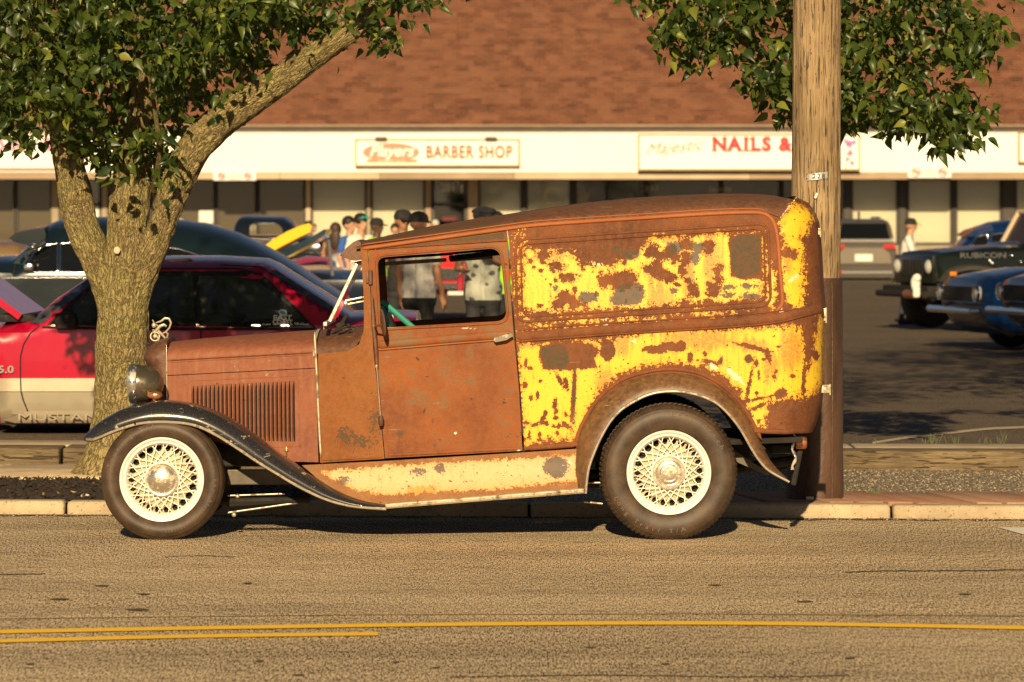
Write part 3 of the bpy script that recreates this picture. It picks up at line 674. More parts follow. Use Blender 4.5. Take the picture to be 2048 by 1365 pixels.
def vnoise2(u, v, seed=0):
    iu = np.floor(u).astype(int); iv = np.floor(v).astype(int); fu = u-iu; fv = v-iv
    def h(a, b): x = np.sin(a*127.1+b*311.7+seed*74.7)*43758.5453; return x-np.floor(x)
    fu = fu*fu*(3-2*fu); fv = fv*fv*(3-2*fv)
    return (h(iu, iv)*(1-fu)+h(iu+1, iv)*fu)*(1-fv)+(h(iu, iv+1)*(1-fu)+h(iu+1, iv+1)*fu)*fv
def limb(mb, pts, seg=.012, nc=72, amp=.011, seed=0, flare=None):
    """pts: (px, py, Y, halfwidth_px); bark ridges displaced as geometry"""
    W = [np.array(P(a, b, Y)) for a, b, Y, _ in pts]; rad = [r*Y/F for _, _, Y, r in pts]
    C = catmull([tuple(w)+(r,) for w, r in zip(W, rad)], 8); C = np.array(C)
    d = np.concatenate([[0], np.cumsum(np.linalg.norm(np.diff(C[:, :3], axis=0), axis=1))]); n = int(d[-1]/seg)
    t = np.linspace(0, d[-1], n); Q = np.stack([np.interp(t, d, C[:, k]) for k in range(4)], 1)
    G = np.zeros((n, nc+1, 3)); UVs = np.zeros((n, nc+1, 2)); up = np.array([0, -1, 0.])
    T = np.gradient(Q[:, :3], axis=0); T /= np.linalg.norm(T, axis=1)[:, None]
    for i in range(n):
        a = np.cross(T[i], up); a /= np.linalg.norm(a); b = np.cross(a, T[i])
        an = np.linspace(0, 2*np.pi, nc+1); r = Q[i, 3]
        u = (an % (2*np.pi))*max(.05, np.mean(rad)); vv = t[i]
        k = (vnoise2(u*34, np.full_like(u, vv*9), seed)-.5)+.6*(vnoise2(u*70, np.full_like(u, vv*22), seed+3)-.5)
        big = vnoise2(an*.9+seed, np.full_like(u, vv*2.0), seed+9)-.5; k[-1] = k[0]; big[-1] = big[0]
        rr = r+amp*min(1, r/.08)*k*1.2+.05*r*big
        if flare: rr = rr+flare(vv, an)
        G[i] = Q[i, :3]+np.outer(rr*np.cos(an), a)+np.outer(rr*np.sin(an), b); UVs[i, :, 0] = u; UVs[i, :, 1] = vv; UVs[i, -1, 0] = 2*np.pi*max(.05, np.mean(rad))
    mb.grid(G, uv=UVs.reshape(-1, 2)); e = len(G)-1
    return Q
def leaf_mesh(name, L, w, fold, curl, mat):
    V = []; xs = [0, .10, .3, .55, .8, 1.0]; ws = [0.02, .55, 1, .8, .32, 0.0]
    for t_, q in zip(xs, ws):
        z = -curl*L*t_*t_; hw = w/2*q; V += [(-hw, t_*L, z+fold*hw), (0, t_*L, z), (hw, t_*L, z+fold*hw)]
    Fc = []
    for i in range(5): k = 3*i; Fc += [(k, k+1, k+4, k+3), (k+1, k+2, k+5, k+4)]
    V += [(-.0015, -L*.35, .004), (.0015, -L*.35, .004)]; Fc.append((18, 19, 2, 0))
    return V, Fc
def leaf_material(name, c1, c2, c3):
    m, nt, bs = newmat(name)
    a = N(nt, 'ShaderNodeAttribute', attribute_name='lv').outputs['Fac']
    oi = N(nt, 'ShaderNodeObjectInfo').outputs['Random']; aa = mth(nt, 'FRACT', mth(nt, 'ADD', a, mth(nt, 'MULTIPLY', oi, 1.0)))
    col = mix(nt, aa, c1, c2); col = mix(nt, ramp(nt, aa, .9, .97), col, c3)
    setin(nt, bs, Base_Color=col, Roughness=.38); bs.inputs['Specular IOR Level'].default_value = .35
    tl = N(nt, 'ShaderNodeBsdfTranslucent', {'Color': (.22, .34, .04)}); ms = N(nt, 'ShaderNodeMixShader', {0: .2, 1: bs.outputs[0], 2: tl.outputs[0]})
    nt.links.new(ms.outputs[0], nt.nodes['Material Output'].inputs[0]); return m
M_leaf = leaf_material('leaf', (.014, .032, .008), (.080, .112, .018), (.20, .21, .035))
LV = [leaf_mesh('l', .080, .048, .45, .35, None), leaf_mesh('l', .074, .040, .7, .55, None), leaf_mesh('l', .088, .052, .3, .2, None), leaf_mesh('l', .066, .042, .8, .7, None)]
def leaf_frames(centres, per, rad, droop=.55):
    """matrices for leaves clustered round twig centres"""
    out = []
    for c in centres:
        for _ in range(per):
            o = np.clip(RNG.normal(0, rad, 3), -1.7*rad, 1.7*rad); o[2] *= .9; p = c+o
            az = RNG.uniform(0, 2*math.pi); dr = RNG.uniform(-.2, 1.35)*droop+.25
            yv = Vector((math.cos(az)*math.cos(dr), math.sin(az)*math.cos(dr), -math.sin(dr)))
            nn = Vector((RNG.normal(0, .55), RNG.normal(-.75, .5), RNG.normal(.55, .5))); xv = yv.cross(nn)
            if xv.length < .05: continue
            xv.normalize(); zv = xv.cross(yv); s = RNG.choice([.55, .8, 1.0, 1.1, 1.25])*RNG.uniform(.88, 1.12)
            out.append(Matrix(((xv.x*s, yv.x*s, zv.x*s, p[0]), (xv.y*s, yv.y*s, zv.y*s, p[1]), (xv.z*s, yv.z*s, zv.z*s, p[2]), (0, 0, 0, 1))))
    return out
def foliage(parent, mats, name='foliage', n_single=300, single_key=None):
    """the leaves that show largest are parts, the rest one joined part"""
    order = sorted(range(len(mats)), key=lambda i: single_key(mats[i])) if single_key else list(range(len(mats)))
    protos = []; rl = np.array(root_loc(parent))
    for i in order[:n_single]:
        M = mats[i].copy(); M.translation = M.translation-Vector(rl); k = i % 4
        while len(protos) < 4:
            q = len(protos); me = bpy.data.meshes.new('leaf'); me.from_pydata(LV[q][0], [], LV[q][1]); me.materials.append(M_leaf)
            me.polygons.foreach_set('use_smooth', [True]*len(me.polygons)); protos.append(me)
        o = bpy.data.objects.new('leaf', protos[k]); COL.objects.link(o); o.parent = parent; o.matrix_local = M
    Vs = []; Fs = []; A = []; n = 0
    lv = [np.array(l[0]) for l in LV]; lf = [l[1] for l in LV]
    for q, i in enumerate(order[n_single:]):
        M = np.array(mats[i]); k = i % 4; v = lv[k] @ M[:3, :3].T+M[:3, 3]; Vs.append(v); Fs += [tuple(a+n for a in f) for f in lf[k]]; A.append(np.full(len(v), RNG.random())); n += len(v)
    o = mk(name, np.concatenate(Vs), Fs, M_leaf, parent, True, 80, attrs={'lv': np.concatenate(A)}); o['kind'] = 'stuff'; return o
def sample_poly(poly, n, Y0, Y1, avoid=None):
    p = np.array(poly, float); out = []
    while len(out) < n:
        x = RNG.uniform(p[:, 0].min(), p[:, 0].max(), 400); y = RNG.uniform(p[:, 1].min(), p[:, 1].max(), 400); ok = pip(x, y, p)
        for a, b in zip(x[ok], y[ok]):
            Y = RNG.uniform(Y0, Y1)
            if avoid and avoid(a, b, Y): continue
            out.append(np.array(P(a, b, Y)))
    return out[:n]
# ---- left tree
YT = 26.0
t1 = thing('street_tree', 'leafy tree with rough three limbed trunk rising behind the front wheel', 'tree', P(243, 955, YT))
mb = MB()
def flare(v, an): return np.exp(-v/.15)*(.13+.12*np.maximum(0, np.cos((an-2.9)))**2+.05*np.cos(3*an+1))
limb(mb, [(240, 968, YT, 56), (241, 900, YT, 54), (242, 800, YT, 52), (243, 700, YT, 52), (246, 620, YT, 50), (249, 560, YT, 47), (253, 500, YT, 42), (257, 440, YT+.03, 40), (262, 370, YT+.05, 40), (272, 300, YT+.1, 33), (281, 220, YT+.1, 26), (286, 160, YT+.1, 22), (292, 60, YT+.1, 17), (300, -80, YT+.1, 12), (305, -300, YT, 6)], nc=120, flare=flare)
limb(mb, [(232, 640, YT, 30), (210, 560, YT-.01, 30), (184, 500, YT-.02, 33), (160, 440, YT-.03, 33), (148, 380, YT-.04, 34), (138, 330, YT-.05, 31), (126, 260, YT-.05, 28), (105, 160, YT, 24), (70, 20, YT, 17), (40, -160, YT, 10)], nc=84, seed=4)
limb(mb, [(258, 640, YT, 30), (280, 560, YT-.02, 30), (304, 500, YT-.04, 30), (328, 440, YT-.06, 27), (348, 380, YT-.08, 32), (372, 325, YT-.1, 33), (402, 280, YT-.12, 33), (450, 236, YT-.14, 33), (520, 186, YT-.16, 32), (590, 139, YT-.18, 28), (650, 96, YT-.2, 25), (698, 62, YT-.2, 23), (760, 10, YT-.1, 18), (840, -80, YT, 12), (900, -200, YT, 7)], nc=84, seed=8)
for tw in ([(700, 60, YT-.2, 9), (720, 70, YT-.35, 4), (735, 80, YT-.4, 2)], [(486, 250, YT-.1, 6), (482, 150, YT-.25, 5), (470, 60, YT-.3, 4), (440, -30, YT, 3)], [(310, 380, YT, 8), (318, 300, YT-.3, 5), (305, 190, YT-.35, 4), (292, 120, YT-.3, 3)], [(150, 320, YT, 6), (90, 250, YT-.3, 4), (20, 110, YT-.4, 3)], [(560, 150, YT, 7), (470, 60, YT+.2, 5), (380, -30, YT, 3)]): limb(mb, tw, .03, 10, .003)
tr_ = mb.build('trunk', M_bark, t1, True, ang=80, useuv=True)
mb = MB(); c = P(234, 501, YT-.175); mb.ell(c, (.021, .006, .024), 14, 8); mb.build('pruning_scar', simple('scar', (.62, .50, .33), .8), t1, True)
pl = [(-90, -60), (875, -60), (868, 4), (838, 22), (800, 50), (778, 92), (745, 96), (705, 55), (655, 22), (600, 85), (560, 98), (528, 120), (515, 150), (480, 168), (450, 200), (425, 255), (398, 300), (370, 325), (345, 360), (300, 375), (262, 350), (215, 318), (160, 322), (115, 318), (95, 275), (55, 288), (15, 265), (-90, 262)]
def av1(a, b, Y): return (Y < YT-.05 and ((a-281)/33)**2+((b-200)/62)**2 < 1) or (Y < YT-.05 and b > 22 and abs((b-236)*.80+(a-450)*.62) < 40 and a > 395 and b < 290)
cs = sample_poly(pl, 380, YT-1.05, YT+.5, av1)+sample_poly([(-90, -60), (640, -60), (560, 60), (470, 130), (380, 240), (200, 270), (-90, 230)], 150, YT+.2, YT+1.2)
M1 = leaf_frames(cs, 15, .075)
for px, py in ((868, 2), (820, 40), (775, 98), (755, 92), (715, 88), (520, 160), (480, 185), (436, 220), (400, 300), (385, 318), (290, 385), (268, 375), (325, 372), (245, 345), (130, 330), (100, 300), (44, 298), (55, 300), (20, 280), (655, 122), (5, 262), (180, 300)):
    M1 += leaf_frames([np.array(P(px, py-14, YT-.55))], 9, .05)
def covers(M):
    x, y, z = M.translation; a = CX+x*F/y; b = HY-(z-H)*F/y
    lim = np.array([(372, 325), (402, 280), (450, 236), (520, 186), (590, 139), (650, 96), (706, 56)])
    if y < YT+.1 and a > 366 and b > 50 and pdist(np.array([a]), np.array([b]), lim, False)[0] < 44 and (a-380)*.62+(b-318)*.80 > -26: return True
    return y < YT-.02 and ((a-281)/30)**2+((b-198)/52)**2 < 1
def shades(M):
    x, y, z = M.translation; dd = YT-.1-y
    if dd < .12: return False
    z2 = z-dd*.344; x2 = x+dd*.061; a = CX+x2*F/YT; b = HY-(z2-H)*F/YT
    lim = np.array([(345, 385), (372, 325), (402, 280), (450, 236), (520, 186), (590, 139), (650, 96), (700, 62)])
    return (pdist(np.array([a]), np.array([b]), lim, False)[0] < 34 or (b > 330 and abs(a-235) < 130)) and RNG.random() < .86
M1 = [M for M in M1 if not covers(M) and not shades(M)]
# crown above the frame
cu = []
while len(cu) < 700:
    v = RNG.uniform(-1, 1, 3)
    if .35 < np.linalg.norm(v) < 1:
        p = np.array([-2.1, 26.2, 5.2])+v*np.array([3.0, 2.3, 2.3])
        if p[2] > 3.45: cu.append(p)
M1u = leaf_frames(cu, 14, .16)
vis = lambda M: (0 if -3.6 < M.translation.x < 0 and 2.4 < M.translation.z < 3.3 else 100)+M.translation.y
M1u = [M for M in M1u if not shades(M)]
foliage(t1, M1+M1u, single_key=vis)
# ---- right tree (trunk behind the pole)
YR = 25.3
t2 = thing('street_tree', 'leafy tree whose dark trunk stands hidden behind the utility pole', 'tree', P(1618, 1000, YR))
mb = MB()
limb(mb, [(1622, 985, YR, 40), (1622, 880, YR, 38), (1620, 600, YR, 36), (1620, 300, YR, 34), (1622, 120, YR, 30), (1625, -60, YR, 24), (1640, -400, YR, 16), (1660, -800, YR, 8)], .03, 48)
limb(mb, [(1620, 250, YR+.2, 16), (1700, 190, YR+.3, 12), (1800, 150, YR-.1, 8), (1920, 90, YR-.2, 5)], .03, 16)
limb(mb, [(1620, 250, YR, 12), (1540, 130, YR, 9), (1440, 50, YR, 6), (1340, 0, YR, 3)], .03, 14); limb(mb, [(1620, 150, YR, 14), (1740, -20, YR, 9), (1900, -120, YR, 5)], .03, 14); limb(mb, [(1620, 120, YR, 14), (1500, -60, YR, 9), (1330, -140, YR, 5)], .03, 14)
mb.build('trunk', M_bark, t2, True, ang=80, useuv=True)
pr = [(1258, -60), (1290, 0), (1320, 8), (1335, 80), (1355, 110), (1375, 135), (1405, 140), (1445, 118), (1480, 125), (1505, 160), (1530, 200), (1560, 218), (1600, 235), (1685, 248), (1720, 240), (1768, 252), (1800, 246), (1838, 268), (1880, 285), (1920, 288), (1945, 268), (1965, 228), (1940, 205), (1900, 190), (1870, 165), (1890, 135), (1930, 136), (1960, 140), (1978, 105), (2000, 62), (1960, 40), (1928, 10), (1920, -60)]
hole = [(1690, 120), (1720, 105), (1780, 118), (1850, 150), (1860, 165), (1800, 150), (1720, 138)]
cs = sample_poly(pr, 280, YR-1.0, YR+.7)
M2 = leaf_frames(cs, 15, .07)
for px, py in ((1265, -5), (1330, 90), (1345, 75), (1398, 140), (1385, 128), (1473, 128), (1496, 172), (1532, 208), (1567, 226), (1682, 256), (1784, 260), (1832, 275), (1912, 295), (1942, 280), (1982, 234), (1962, 144), (2009, 62), (1990, 75), (1975, 90), (1911, 186), (1960, 240), (1895, 280)):
    M2 += leaf_frames([np.array(P(px, py-12, YR-.5))], 9, .045)
cu = []
while len(cu) < 620:
    v = RNG.uniform(-1, 1, 3)
    if .3 < np.linalg.norm(v) < 1:
        p = np.array([1.2, 25.4, 5.6])+v*np.array([1.9, 2.0, 2.4])
        if p[2] > 3.4: cu.append(p)
vis = lambda M: (0 if M.translation.z < 3.25 and abs(M.translation.x-1.95) > .15 else 100)+M.translation.y
foliage(t2, M2+leaf_frames(cu, 14, .17), single_key=vis)
# a third tree just outside the right edge, one bough reaching in at the corner
YQ = 25.6
t3 = thing('street_tree', 'tree outside the right edge with one leafy bough tip at top right', 'tree', (5.6, YQ, .07))
mb = MB(); limb(mb, [(2780, 985, YQ, 46), (2780, 500, YQ, 42), (2780, 100, YQ, 36), (2800, -400, YQ, 22), (2810, -800, YQ, 8)], .04, 40); limb(mb, [(2780, 200, YQ, 20), (2500, 40, YQ, 12), (2200, 0, YQ, 7), (2040, -10, YQ, 3)], .04, 14)
mb.build('trunk', M_bark, t3, True, ang=80, useuv=True)
cs = sample_poly([(1985, -60), (2300, -60), (2300, 60), (2040, 10), (1995, -8)], 30, YQ-.3, YQ+.3); cu = []
while len(cu) < 1150:
    v = RNG.uniform(-1, 1, 3)
    if .3 < np.linalg.norm(v) < 1:
        p = np.array([6.4, 25.8, 7.6])+v*np.array([3.7, 2.5, 5.0])
        if p[2] > 2.6 and not (p[0]*F/p[1]+CX < 2075 and p[2] < 3.3): cu.append(p)
foliage(t3, leaf_frames(cs, 12, .07)+[M @ Matrix.Scale(1.6, 4) for M in leaf_frames(cu, 12, .24)], n_single=60, single_key=lambda M: M.translation.x)
# ---- utility pole
YP = 23.75
pole = thing('utility_pole', 'weathered wooden utility pole with a brown sleeve at its foot behind the van', 'utility pole', P(1630, 1003, YP))
def polemesh(pts, amp, nc=96, seg=.02, seed=1, grooves=True, lean=True):
    C = [np.array(P(a, b, YP)) for a, b, _ in pts]; n = 240; ts = np.linspace(0, 1, n); zs_ = np.array([c[2] for c in C]); o = np.argsort(zs_)
    z = np.linspace(zs_.min(), zs_.max(), n); X = np.interp(z, zs_[o], np.array([c[0] for c in C])[o]); rr = np.interp(z, zs_[o], np.array([p[2]*YP/F for p in pts])[o])
    an = np.linspace(0, 2*np.pi, nc+1)[:-1]; G = np.zeros((n, nc, 3))
    for i in range(n):
        k = 0
        if grooves:
            u = an*18; k = (vnoise2(u, np.full_like(u, z[i]*1.6), seed)-.5)*amp+(np.minimum(0, vnoise2(an*34, np.full_like(u, z[i]*2.2), seed+5)-.25))*amp*4
        else: k = (vnoise2(an*2.5, np.full(nc, z[i]*5), 3)-.5)*amp*2+(vnoise2(an*14, np.full(nc, z[i]*22), 6)-.5)*amp
        G[i, :, 0] = X[i]+(rr[i]+k)*np.cos(an); G[i, :, 1] = YP+(rr[i]+k)*np.sin(an); G[i, :, 2] = z[i]
    return G
mb = MB(); mb.grid(polemesh([(1630, 1003, 47), (1632, 560, 48.5), (1632, 400, 48.5), (1634, 0, 47.5), (1638, -700, 44), (1642, -1400, 40)], .0055, nc=140), wrap=True); mb.build('shaft', M_pole, pole, True, ang=80)
m, nt, bs = newmat('sleeve_metal'); M_sleeve = m; oc = ocoord(nt)
setin(nt, bs, Base_Color=mix(nt, ramp(nt, noise(nt, ocoord(nt, (6, 6, 1.2)), 1, 4), .35, .65), (.045, .023, .014), (.105, .056, .034)), Roughness=.5); bump(nt, bs, mth(nt, 'ADD', noise(nt, oc, 38, 3), mth(nt, 'MULTIPLY', noise(nt, oc, 9, 3), 2)), .35, .01)
mb = MB(); G = polemesh([(1630, 1004, 57.5), (1631, 900, 55.5), (1633, 700, 52.5), (1634, 556, 50.5)], .002, grooves=False); mb.grid(G, wrap=True)
top = G[-1]; ctr = top.mean(0); mb.grid(np.stack([top, ctr+(top-ctr)*.9-np.array([0, 0, .001])]), wrap=True)
# overlapping lap seam of the half round sleeve
sm = [G[i, int(140*0)+80] for i in range(0, 240, 6)]
mb.tube([tuple(p+np.array([.004, -.002, 0])) for p in sm], .006, 6); mb.build('sleeve', M_sleeve, pole, True, ang=60)
M_alu = simple('aluminium_tag', (.75, .73, .68), .35, .6, .2, 30); M_nail = simple('rusty_nail', (.12, .05, .03), .6, .6)
tg = thing('pole_tag', 'small metal number tag nailed to the pole reading 228', 'tag', P(1635, 353, YP-.15))
mb = MB(); c = P(1635, 353, YP-.152); w = 25*YP/F
G = [[(c[0]+w*math.sin(a)*.98, YP-.150*math.cos(a*.5)-.004, c[2]+dz+a*.008) for a in np.linspace(-1.0, 1.0, 9)] for dz in (-.0195, .0195)]
mb.grid(G); mb.build('plate', M_alu, tg)
mb = MB(); sign_text(mb, '228', (c[0]+.008, YP-.1565, c[2]), .040, .0006, space=1.35, offset=.0006); sign_text(mb, 'Y', (c[0]-.030, YP-.1565, c[2]+.009), .016, .0005); sign_text(mb, '2', (c[0]-.030, YP-.1565, c[2]-.009), .016, .0005); mb.build('lettering', M_black, tg)
mb = MB()
for dx in (-.062, .062):
    for dz in (-.012, .012): mb.ell((c[0]+dx, YP-.153+abs(dx)*.1, c[2]+dz), (.003, .003, .003), 8, 5)
mb.build('nail', M_nail, tg)
mb = MB(); a = P(1632, 392, YP-.15); mb.box(a, (.014, .02, .035), bev=.004, rot=(0, .4, 0)); tag(mb.build('staple', M_paper, None), 'white scrap stapled to the pole below its number tag', 'staple')
random.seed(5); mb = MB()
for _ in range(26):
    px = random.uniform(1592, 1676); py = random.uniform(20, 540); xx = (px-1634)/48; a = P(px, py, YP-.142*math.sqrt(max(.05, 1-xx*xx))-.006); mb.ell(a, (.003, .004, .003), 7, 4)
mb.build('nails', M_nail, pole)['kind'] = 'stuff'
mb = MB(); a = P(1620, 1001, YP-.18); mb.box((a[0], a[1]+.03, .092), (.045, .05, .018), bev=.004); tag(mb.build('wood_chip', M_stone), 'small pale block lying against the foot of the pole sleeve', 'wood block')
# ================================================================ THE RUSTY DELIVERY VAN
YN = 21.62; YB = 21.72; YC = 22.37
van = thing('delivery_van', 'rusty antique panel delivery van with flaking yellow paint and white wire wheels', 'van', P(850, 1082, YC))
def body_mat(name, cA, cB, cC, bl=(0.30, .085, .02), grey=0.0, vstreak=.2, rough=.8, fine=1.0, yc=(.74, .50, .028)):
    m, nt, bs = newmat(name); oc = ocoord(nt)
    n1 = noise(nt, oc, 4.2, 6, .68); n2 = noise(nt, oc, 34, 4, .65); n3 = noise(nt, oc, 230, 2, .75); nv = noise(nt, ocoord(nt, (34, 34, 3.2)), 1, 3, .6); nn = noise(nt, oc, 95, 3, .6)
    col = mix(nt, ramp(nt, n1, .34, .66), cA, cB); col = mix(nt, ramp(nt, n2, .42, .72, 0, .75), col, cC)
    col = mix(nt, ramp(nt, nv, .5, .8, 0, vstreak), col, bl)
    if grey: col = mix(nt, ramp(nt, noise(nt, oc, 8.5, 3, .5), .55, .70, 0, grey), col, (.15, .105, .055))
    col = mix(nt, ramp(nt, n3, .30, .52, .55*fine, 0), col, tuple(x*.28 for x in cA)); col = mix(nt, ramp(nt, n3, .60, .78, 0, .35*fine), col, tuple(min(1, x*2.2) for x in cB))
    # dark pits and light scratches
    pit = ramp(nt, noise(nt, oc, 21, 2, .5), .735, .755); col = mix(nt, mth(nt, 'MULTIPLY', pit, .8), col, (.03, .018, .01))
    scr = ramp(nt, noise(nt, ocoord(nt, (3, 3, 60)), 1, 2, .5, 1.2), .735, .75); col = mix(nt, mth(nt, 'MULTIPLY', scr, .55), col, (.50, .30, .15))
    rag = mth(nt, 'ADD', mth(nt, 'MULTIPLY', mth(nt, 'SUBTRACT', n2, .5), 1.2), mth(nt, 'ADD', mth(nt, 'MULTIPLY', mth(nt, 'SUBTRACT', nn, .5), .9), mth(nt, 'MULTIPLY', mth(nt, 'SUBTRACT', n3, .5), .35)))
    dk = ramp(nt, mth(nt, 'ADD', att(nt, 'dk'), rag), .49, .53)
    # chips through the yellow
    chip = mth(nt, 'MAXIMUM', ramp(nt, noise(nt, oc, 42, 2, .6), .675, .69), ramp(nt, noise(nt, ocoord(nt, (20, 20, 60)), 1.0, 2, .55, .8), .725, .735))
    chip = mth(nt, 'MAXIMUM', chip, ramp(nt, noise(nt, oc, 120, 1, .5), .735, .75))
    yl = mth(nt, 'MULTIPLY', ramp(nt, mth(nt, 'ADD', att(nt, 'yel'), rag), .485, .515), mth(nt, 'SUBTRACT', 1.0, mth(nt, 'MULTIPLY', chip, .93)))
    ybase = mix(nt, ramp(nt, n1, .4, .65, 0, .3), yc, tuple(x*.8 for x in yc)); ybase = mix(nt, ramp(nt, nn, .55, .75, 0, .2), ybase, (.62, .40, .05))
    blf = mth(nt, 'MULTIPLY', ramp(nt, mth(nt, 'ADD', mth(nt, 'ADD', .10, mth(nt, 'MULTIPLY', att(nt, 'bleed'), 1.2)), mth(nt, 'MULTIPLY', mth(nt, 'SUBTRACT', nv, .5), 2.4)), .38, .95), .88)
    ybase = mix(nt, blf, ybase, mix(nt, ramp(nt, nn, .4, .65), (.60, .17, .03), (.66, .34, .04)))
    stk = noise(nt, ocoord(nt, (70, 70, 4.5)), 1, 3, .6); ybase = mix(nt, mth(nt, 'MULTIPLY', ramp(nt, stk, .56, .74), ramp(nt, n1, .40, .60, .15, .85)), ybase, (.50, .19, .035))
    edge = ramp(nt, mth(nt, 'ADD', att(nt, 'yel'), rag), .515, .75, .75, 0); ybase = mix(nt, edge, ybase, (.62, .24, .035))
    col = mix(nt, yl, col, ybase)
    col = mix(nt, dk, col, mix(nt, ramp(nt, n2, .42, .58, 0, .85), mix(nt, ramp(nt, n3, .3, .7), (.048, .038, .020), (.095, .075, .040)), (.12, .055, .025)))
    wh = ramp(nt, mth(nt, 'ADD', att(nt, 'wht'), rag), .53, .57); col = mix(nt, wh, col, (.66, .58, .42))
    rg = mth(nt, 'SUBTRACT', rough, mth(nt, 'MULTIPLY', yl, .28)); setin(nt, bs, Base_Color=col, Roughness=rg); bs.inputs['Specular IOR Level'].default_value = .42
    hh = mth(nt, 'ADD', mth(nt, 'MULTIPLY', n3, .35), mth(nt, 'ADD', mth(nt, 'MULTIPLY', yl, .5), mth(nt, 'MULTIPLY', n2, .4))); bump(nt, bs, hh, .42, .0035); return m
M_body = body_mat('rusted_body', (.105, .033, .012), (.225, .068, .018), (.19, .088, .040))
M_roof = body_mat('rusted_roof', (.085, .036, .02), (.155, .06, .03), (.21, .11, .065), vstreak=.1)
M_door = body_mat('rusted_door', (.16, .040, .009), (.30, .085, .013), (.20, .085, .03), grey=.7, rough=.7, fine=.6)
M_cowl = body_mat('rusted_cowl', (.20, .062, .014), (.28, .098, .021), (.25, .12, .045), rough=.75, fine=.7)
M_hood = body_mat('salmon_hood', (.20, .062, .032), (.27, .088, .045), (.27, .12, .07), bl=(.44, .22, .12), vstreak=.3, rough=.62, fine=.25)
M_top = body_mat('dark_rust', (.085, .04, .025), (.15, .065, .035), (.20, .10, .06), rough=.55)
M_cream = body_mat('cream_apron', (.22, .085, .03), (.34, .16, .06), (.26, .16, .08), yc=(.52, .38, .17))
M_rearf = body_mat('brown_fender', (.075, .042, .022), (.16, .085, .042), (.27, .15, .07), rough=.45)
def blackpaint():
    m, nt, bs = newmat('worn_black'); oc = ocoord(nt); n = noise(nt, oc, 22, 5, .7); n3 = noise(nt, oc, 160, 3, .7); v = noise(nt, oc, 7, 3)
    w = mth(nt, 'MULTIPLY', ramp(nt, mth(nt, 'ADD', mth(nt, 'MULTIPLY', n, .8), mth(nt, 'MULTIPLY', v, .3)), .66, .69), .9); col = mix(nt, ramp(nt, n3, .4, .7), (.010, .012, .018), (.045, .04, .035)); col = mix(nt, w, col, (.42, .36, .25))
    sc_ = ramp(nt, noise(nt, ocoord(nt, (9, 9, 40)), 1, 3), .70, .72); col = mix(nt, sc_, col, (.30, .25, .18))
    setin(nt, bs, Base_Color=col, Roughness=mth(nt, 'ADD', .24, mth(nt, 'MULTIPLY', w, .5))); bs.inputs['Coat Weight'].default_value = .4; bump(nt, bs, n3, .12, .002); return m
M_blk = blackpaint()
def wornmetal(name, c, c2, rough=.35, metal=.85, sc=18):
    m, nt, bs = newmat(name); oc = ocoord(nt); n = noise(nt, oc, sc, 5, .7); k = ramp(nt, n, .5, .62)
    setin(nt, bs, Base_Color=mix(nt, k, c, c2), Metallic=mth(nt, 'SUBTRACT', metal, mth(nt, 'MULTIPLY', k, metal*.9)), Roughness=mth(nt, 'ADD', rough, mth(nt, 'MULTIPLY', k, .4))); bump(nt, bs, n, .15, .003); return m
M_wm = wornmetal('worn_metal', (.74, .68, .56), (.24, .17, .10)); M_chrome = wornmetal('chrome', (.82, .80, .76), (.50, .42, .32), .12, .95, 9)
M_silver = wornmetal('silver_strip', (.60, .53, .40), (.20, .14, .08), .5, .5); M_bucket = wornmetal('lamp_bucket', (.17, .145, .10), (.065, .04, .028), .22, .75, 11)
M_copper = wornmetal('copper', (.52, .22, .10), (.25, .09, .04), .3, .8, 30)
M_under = simple('underside', (.016, .013, .011), .8, 0, .4, 9); M_int = simple('van_interior', (.020, .015, .012), .85, 0, .4, 6)
M_frm = simple('frame_grey', (.13, .11, .085), .55, .4, .3, 12)
m, nt, bs = newmat('old_glass'); M_glass = m
tr = N(nt, 'ShaderNodeBsdfTransparent', {'Color': (.90, .92, .90)}); gl = N(nt, 'ShaderNodeBsdfGlossy', {'Roughness': .04}); fr = N(nt, 'ShaderNodeFresnel', {'IOR': 1.45})
ms = N(nt, 'ShaderNodeMixShader', {0: fr.outputs[0], 1: tr.outputs[0], 2: gl.outputs[0]}); nt.links.new(ms.outputs[0], nt.nodes['Material Output'].inputs[0])

# ---- paint / wear layout in the van's own side elevation
def soft(v, w=14): return np.clip(.5+v/(2*w), 0, 1)
def ell(px, py, x, y, rx, ry=None, rot=0):
    ry = rx if ry is None else ry; c, s = math.cos(R(rot)), math.sin(R(rot)); dx = px-x; dy = py-y
    u = (dx*c+dy*s)/rx; v = (-dx*s+dy*c)/ry; r = np.hypot(u, v); return (1-r)*min(rx, ry)
c4 = lambda L: [(1000+a/2.904, 370+b/2.904) for a, b in L]
A_ = c4([(150, 370), (200, 385), (330, 390), (440, 400), (470, 480), (560, 460), (600, 470), (640, 480), (720, 440), (800, 400), (850, 350), (890, 290), (960, 310), (1200, 300), (1290, 270), (1330, 290), (1500, 275), (1532, 300), (1532, 560), (1530, 650), (1400, 670), (1150, 690), (900, 705), (720, 720), (500, 715), (330, 735), (200, 740), (140, 710), (130, 600), (140, 480)])
B_ = c4([(1555, 380), (1572, 470), (1600, 520), (1606, 640), (1575, 725), (1556, 660)])
C_ = c4([(1700, 100), (1760, 125), (1800, 150), (1828, 190), (1800, 230), (1780, 290), (1760, 300), (1765, 500), (1765, 640), (1752, 725), (1700, 710), (1660, 660), (1640, 560), (1640, 440), (1655, 330), (1630, 270), (1640, 200), (1670, 140)])
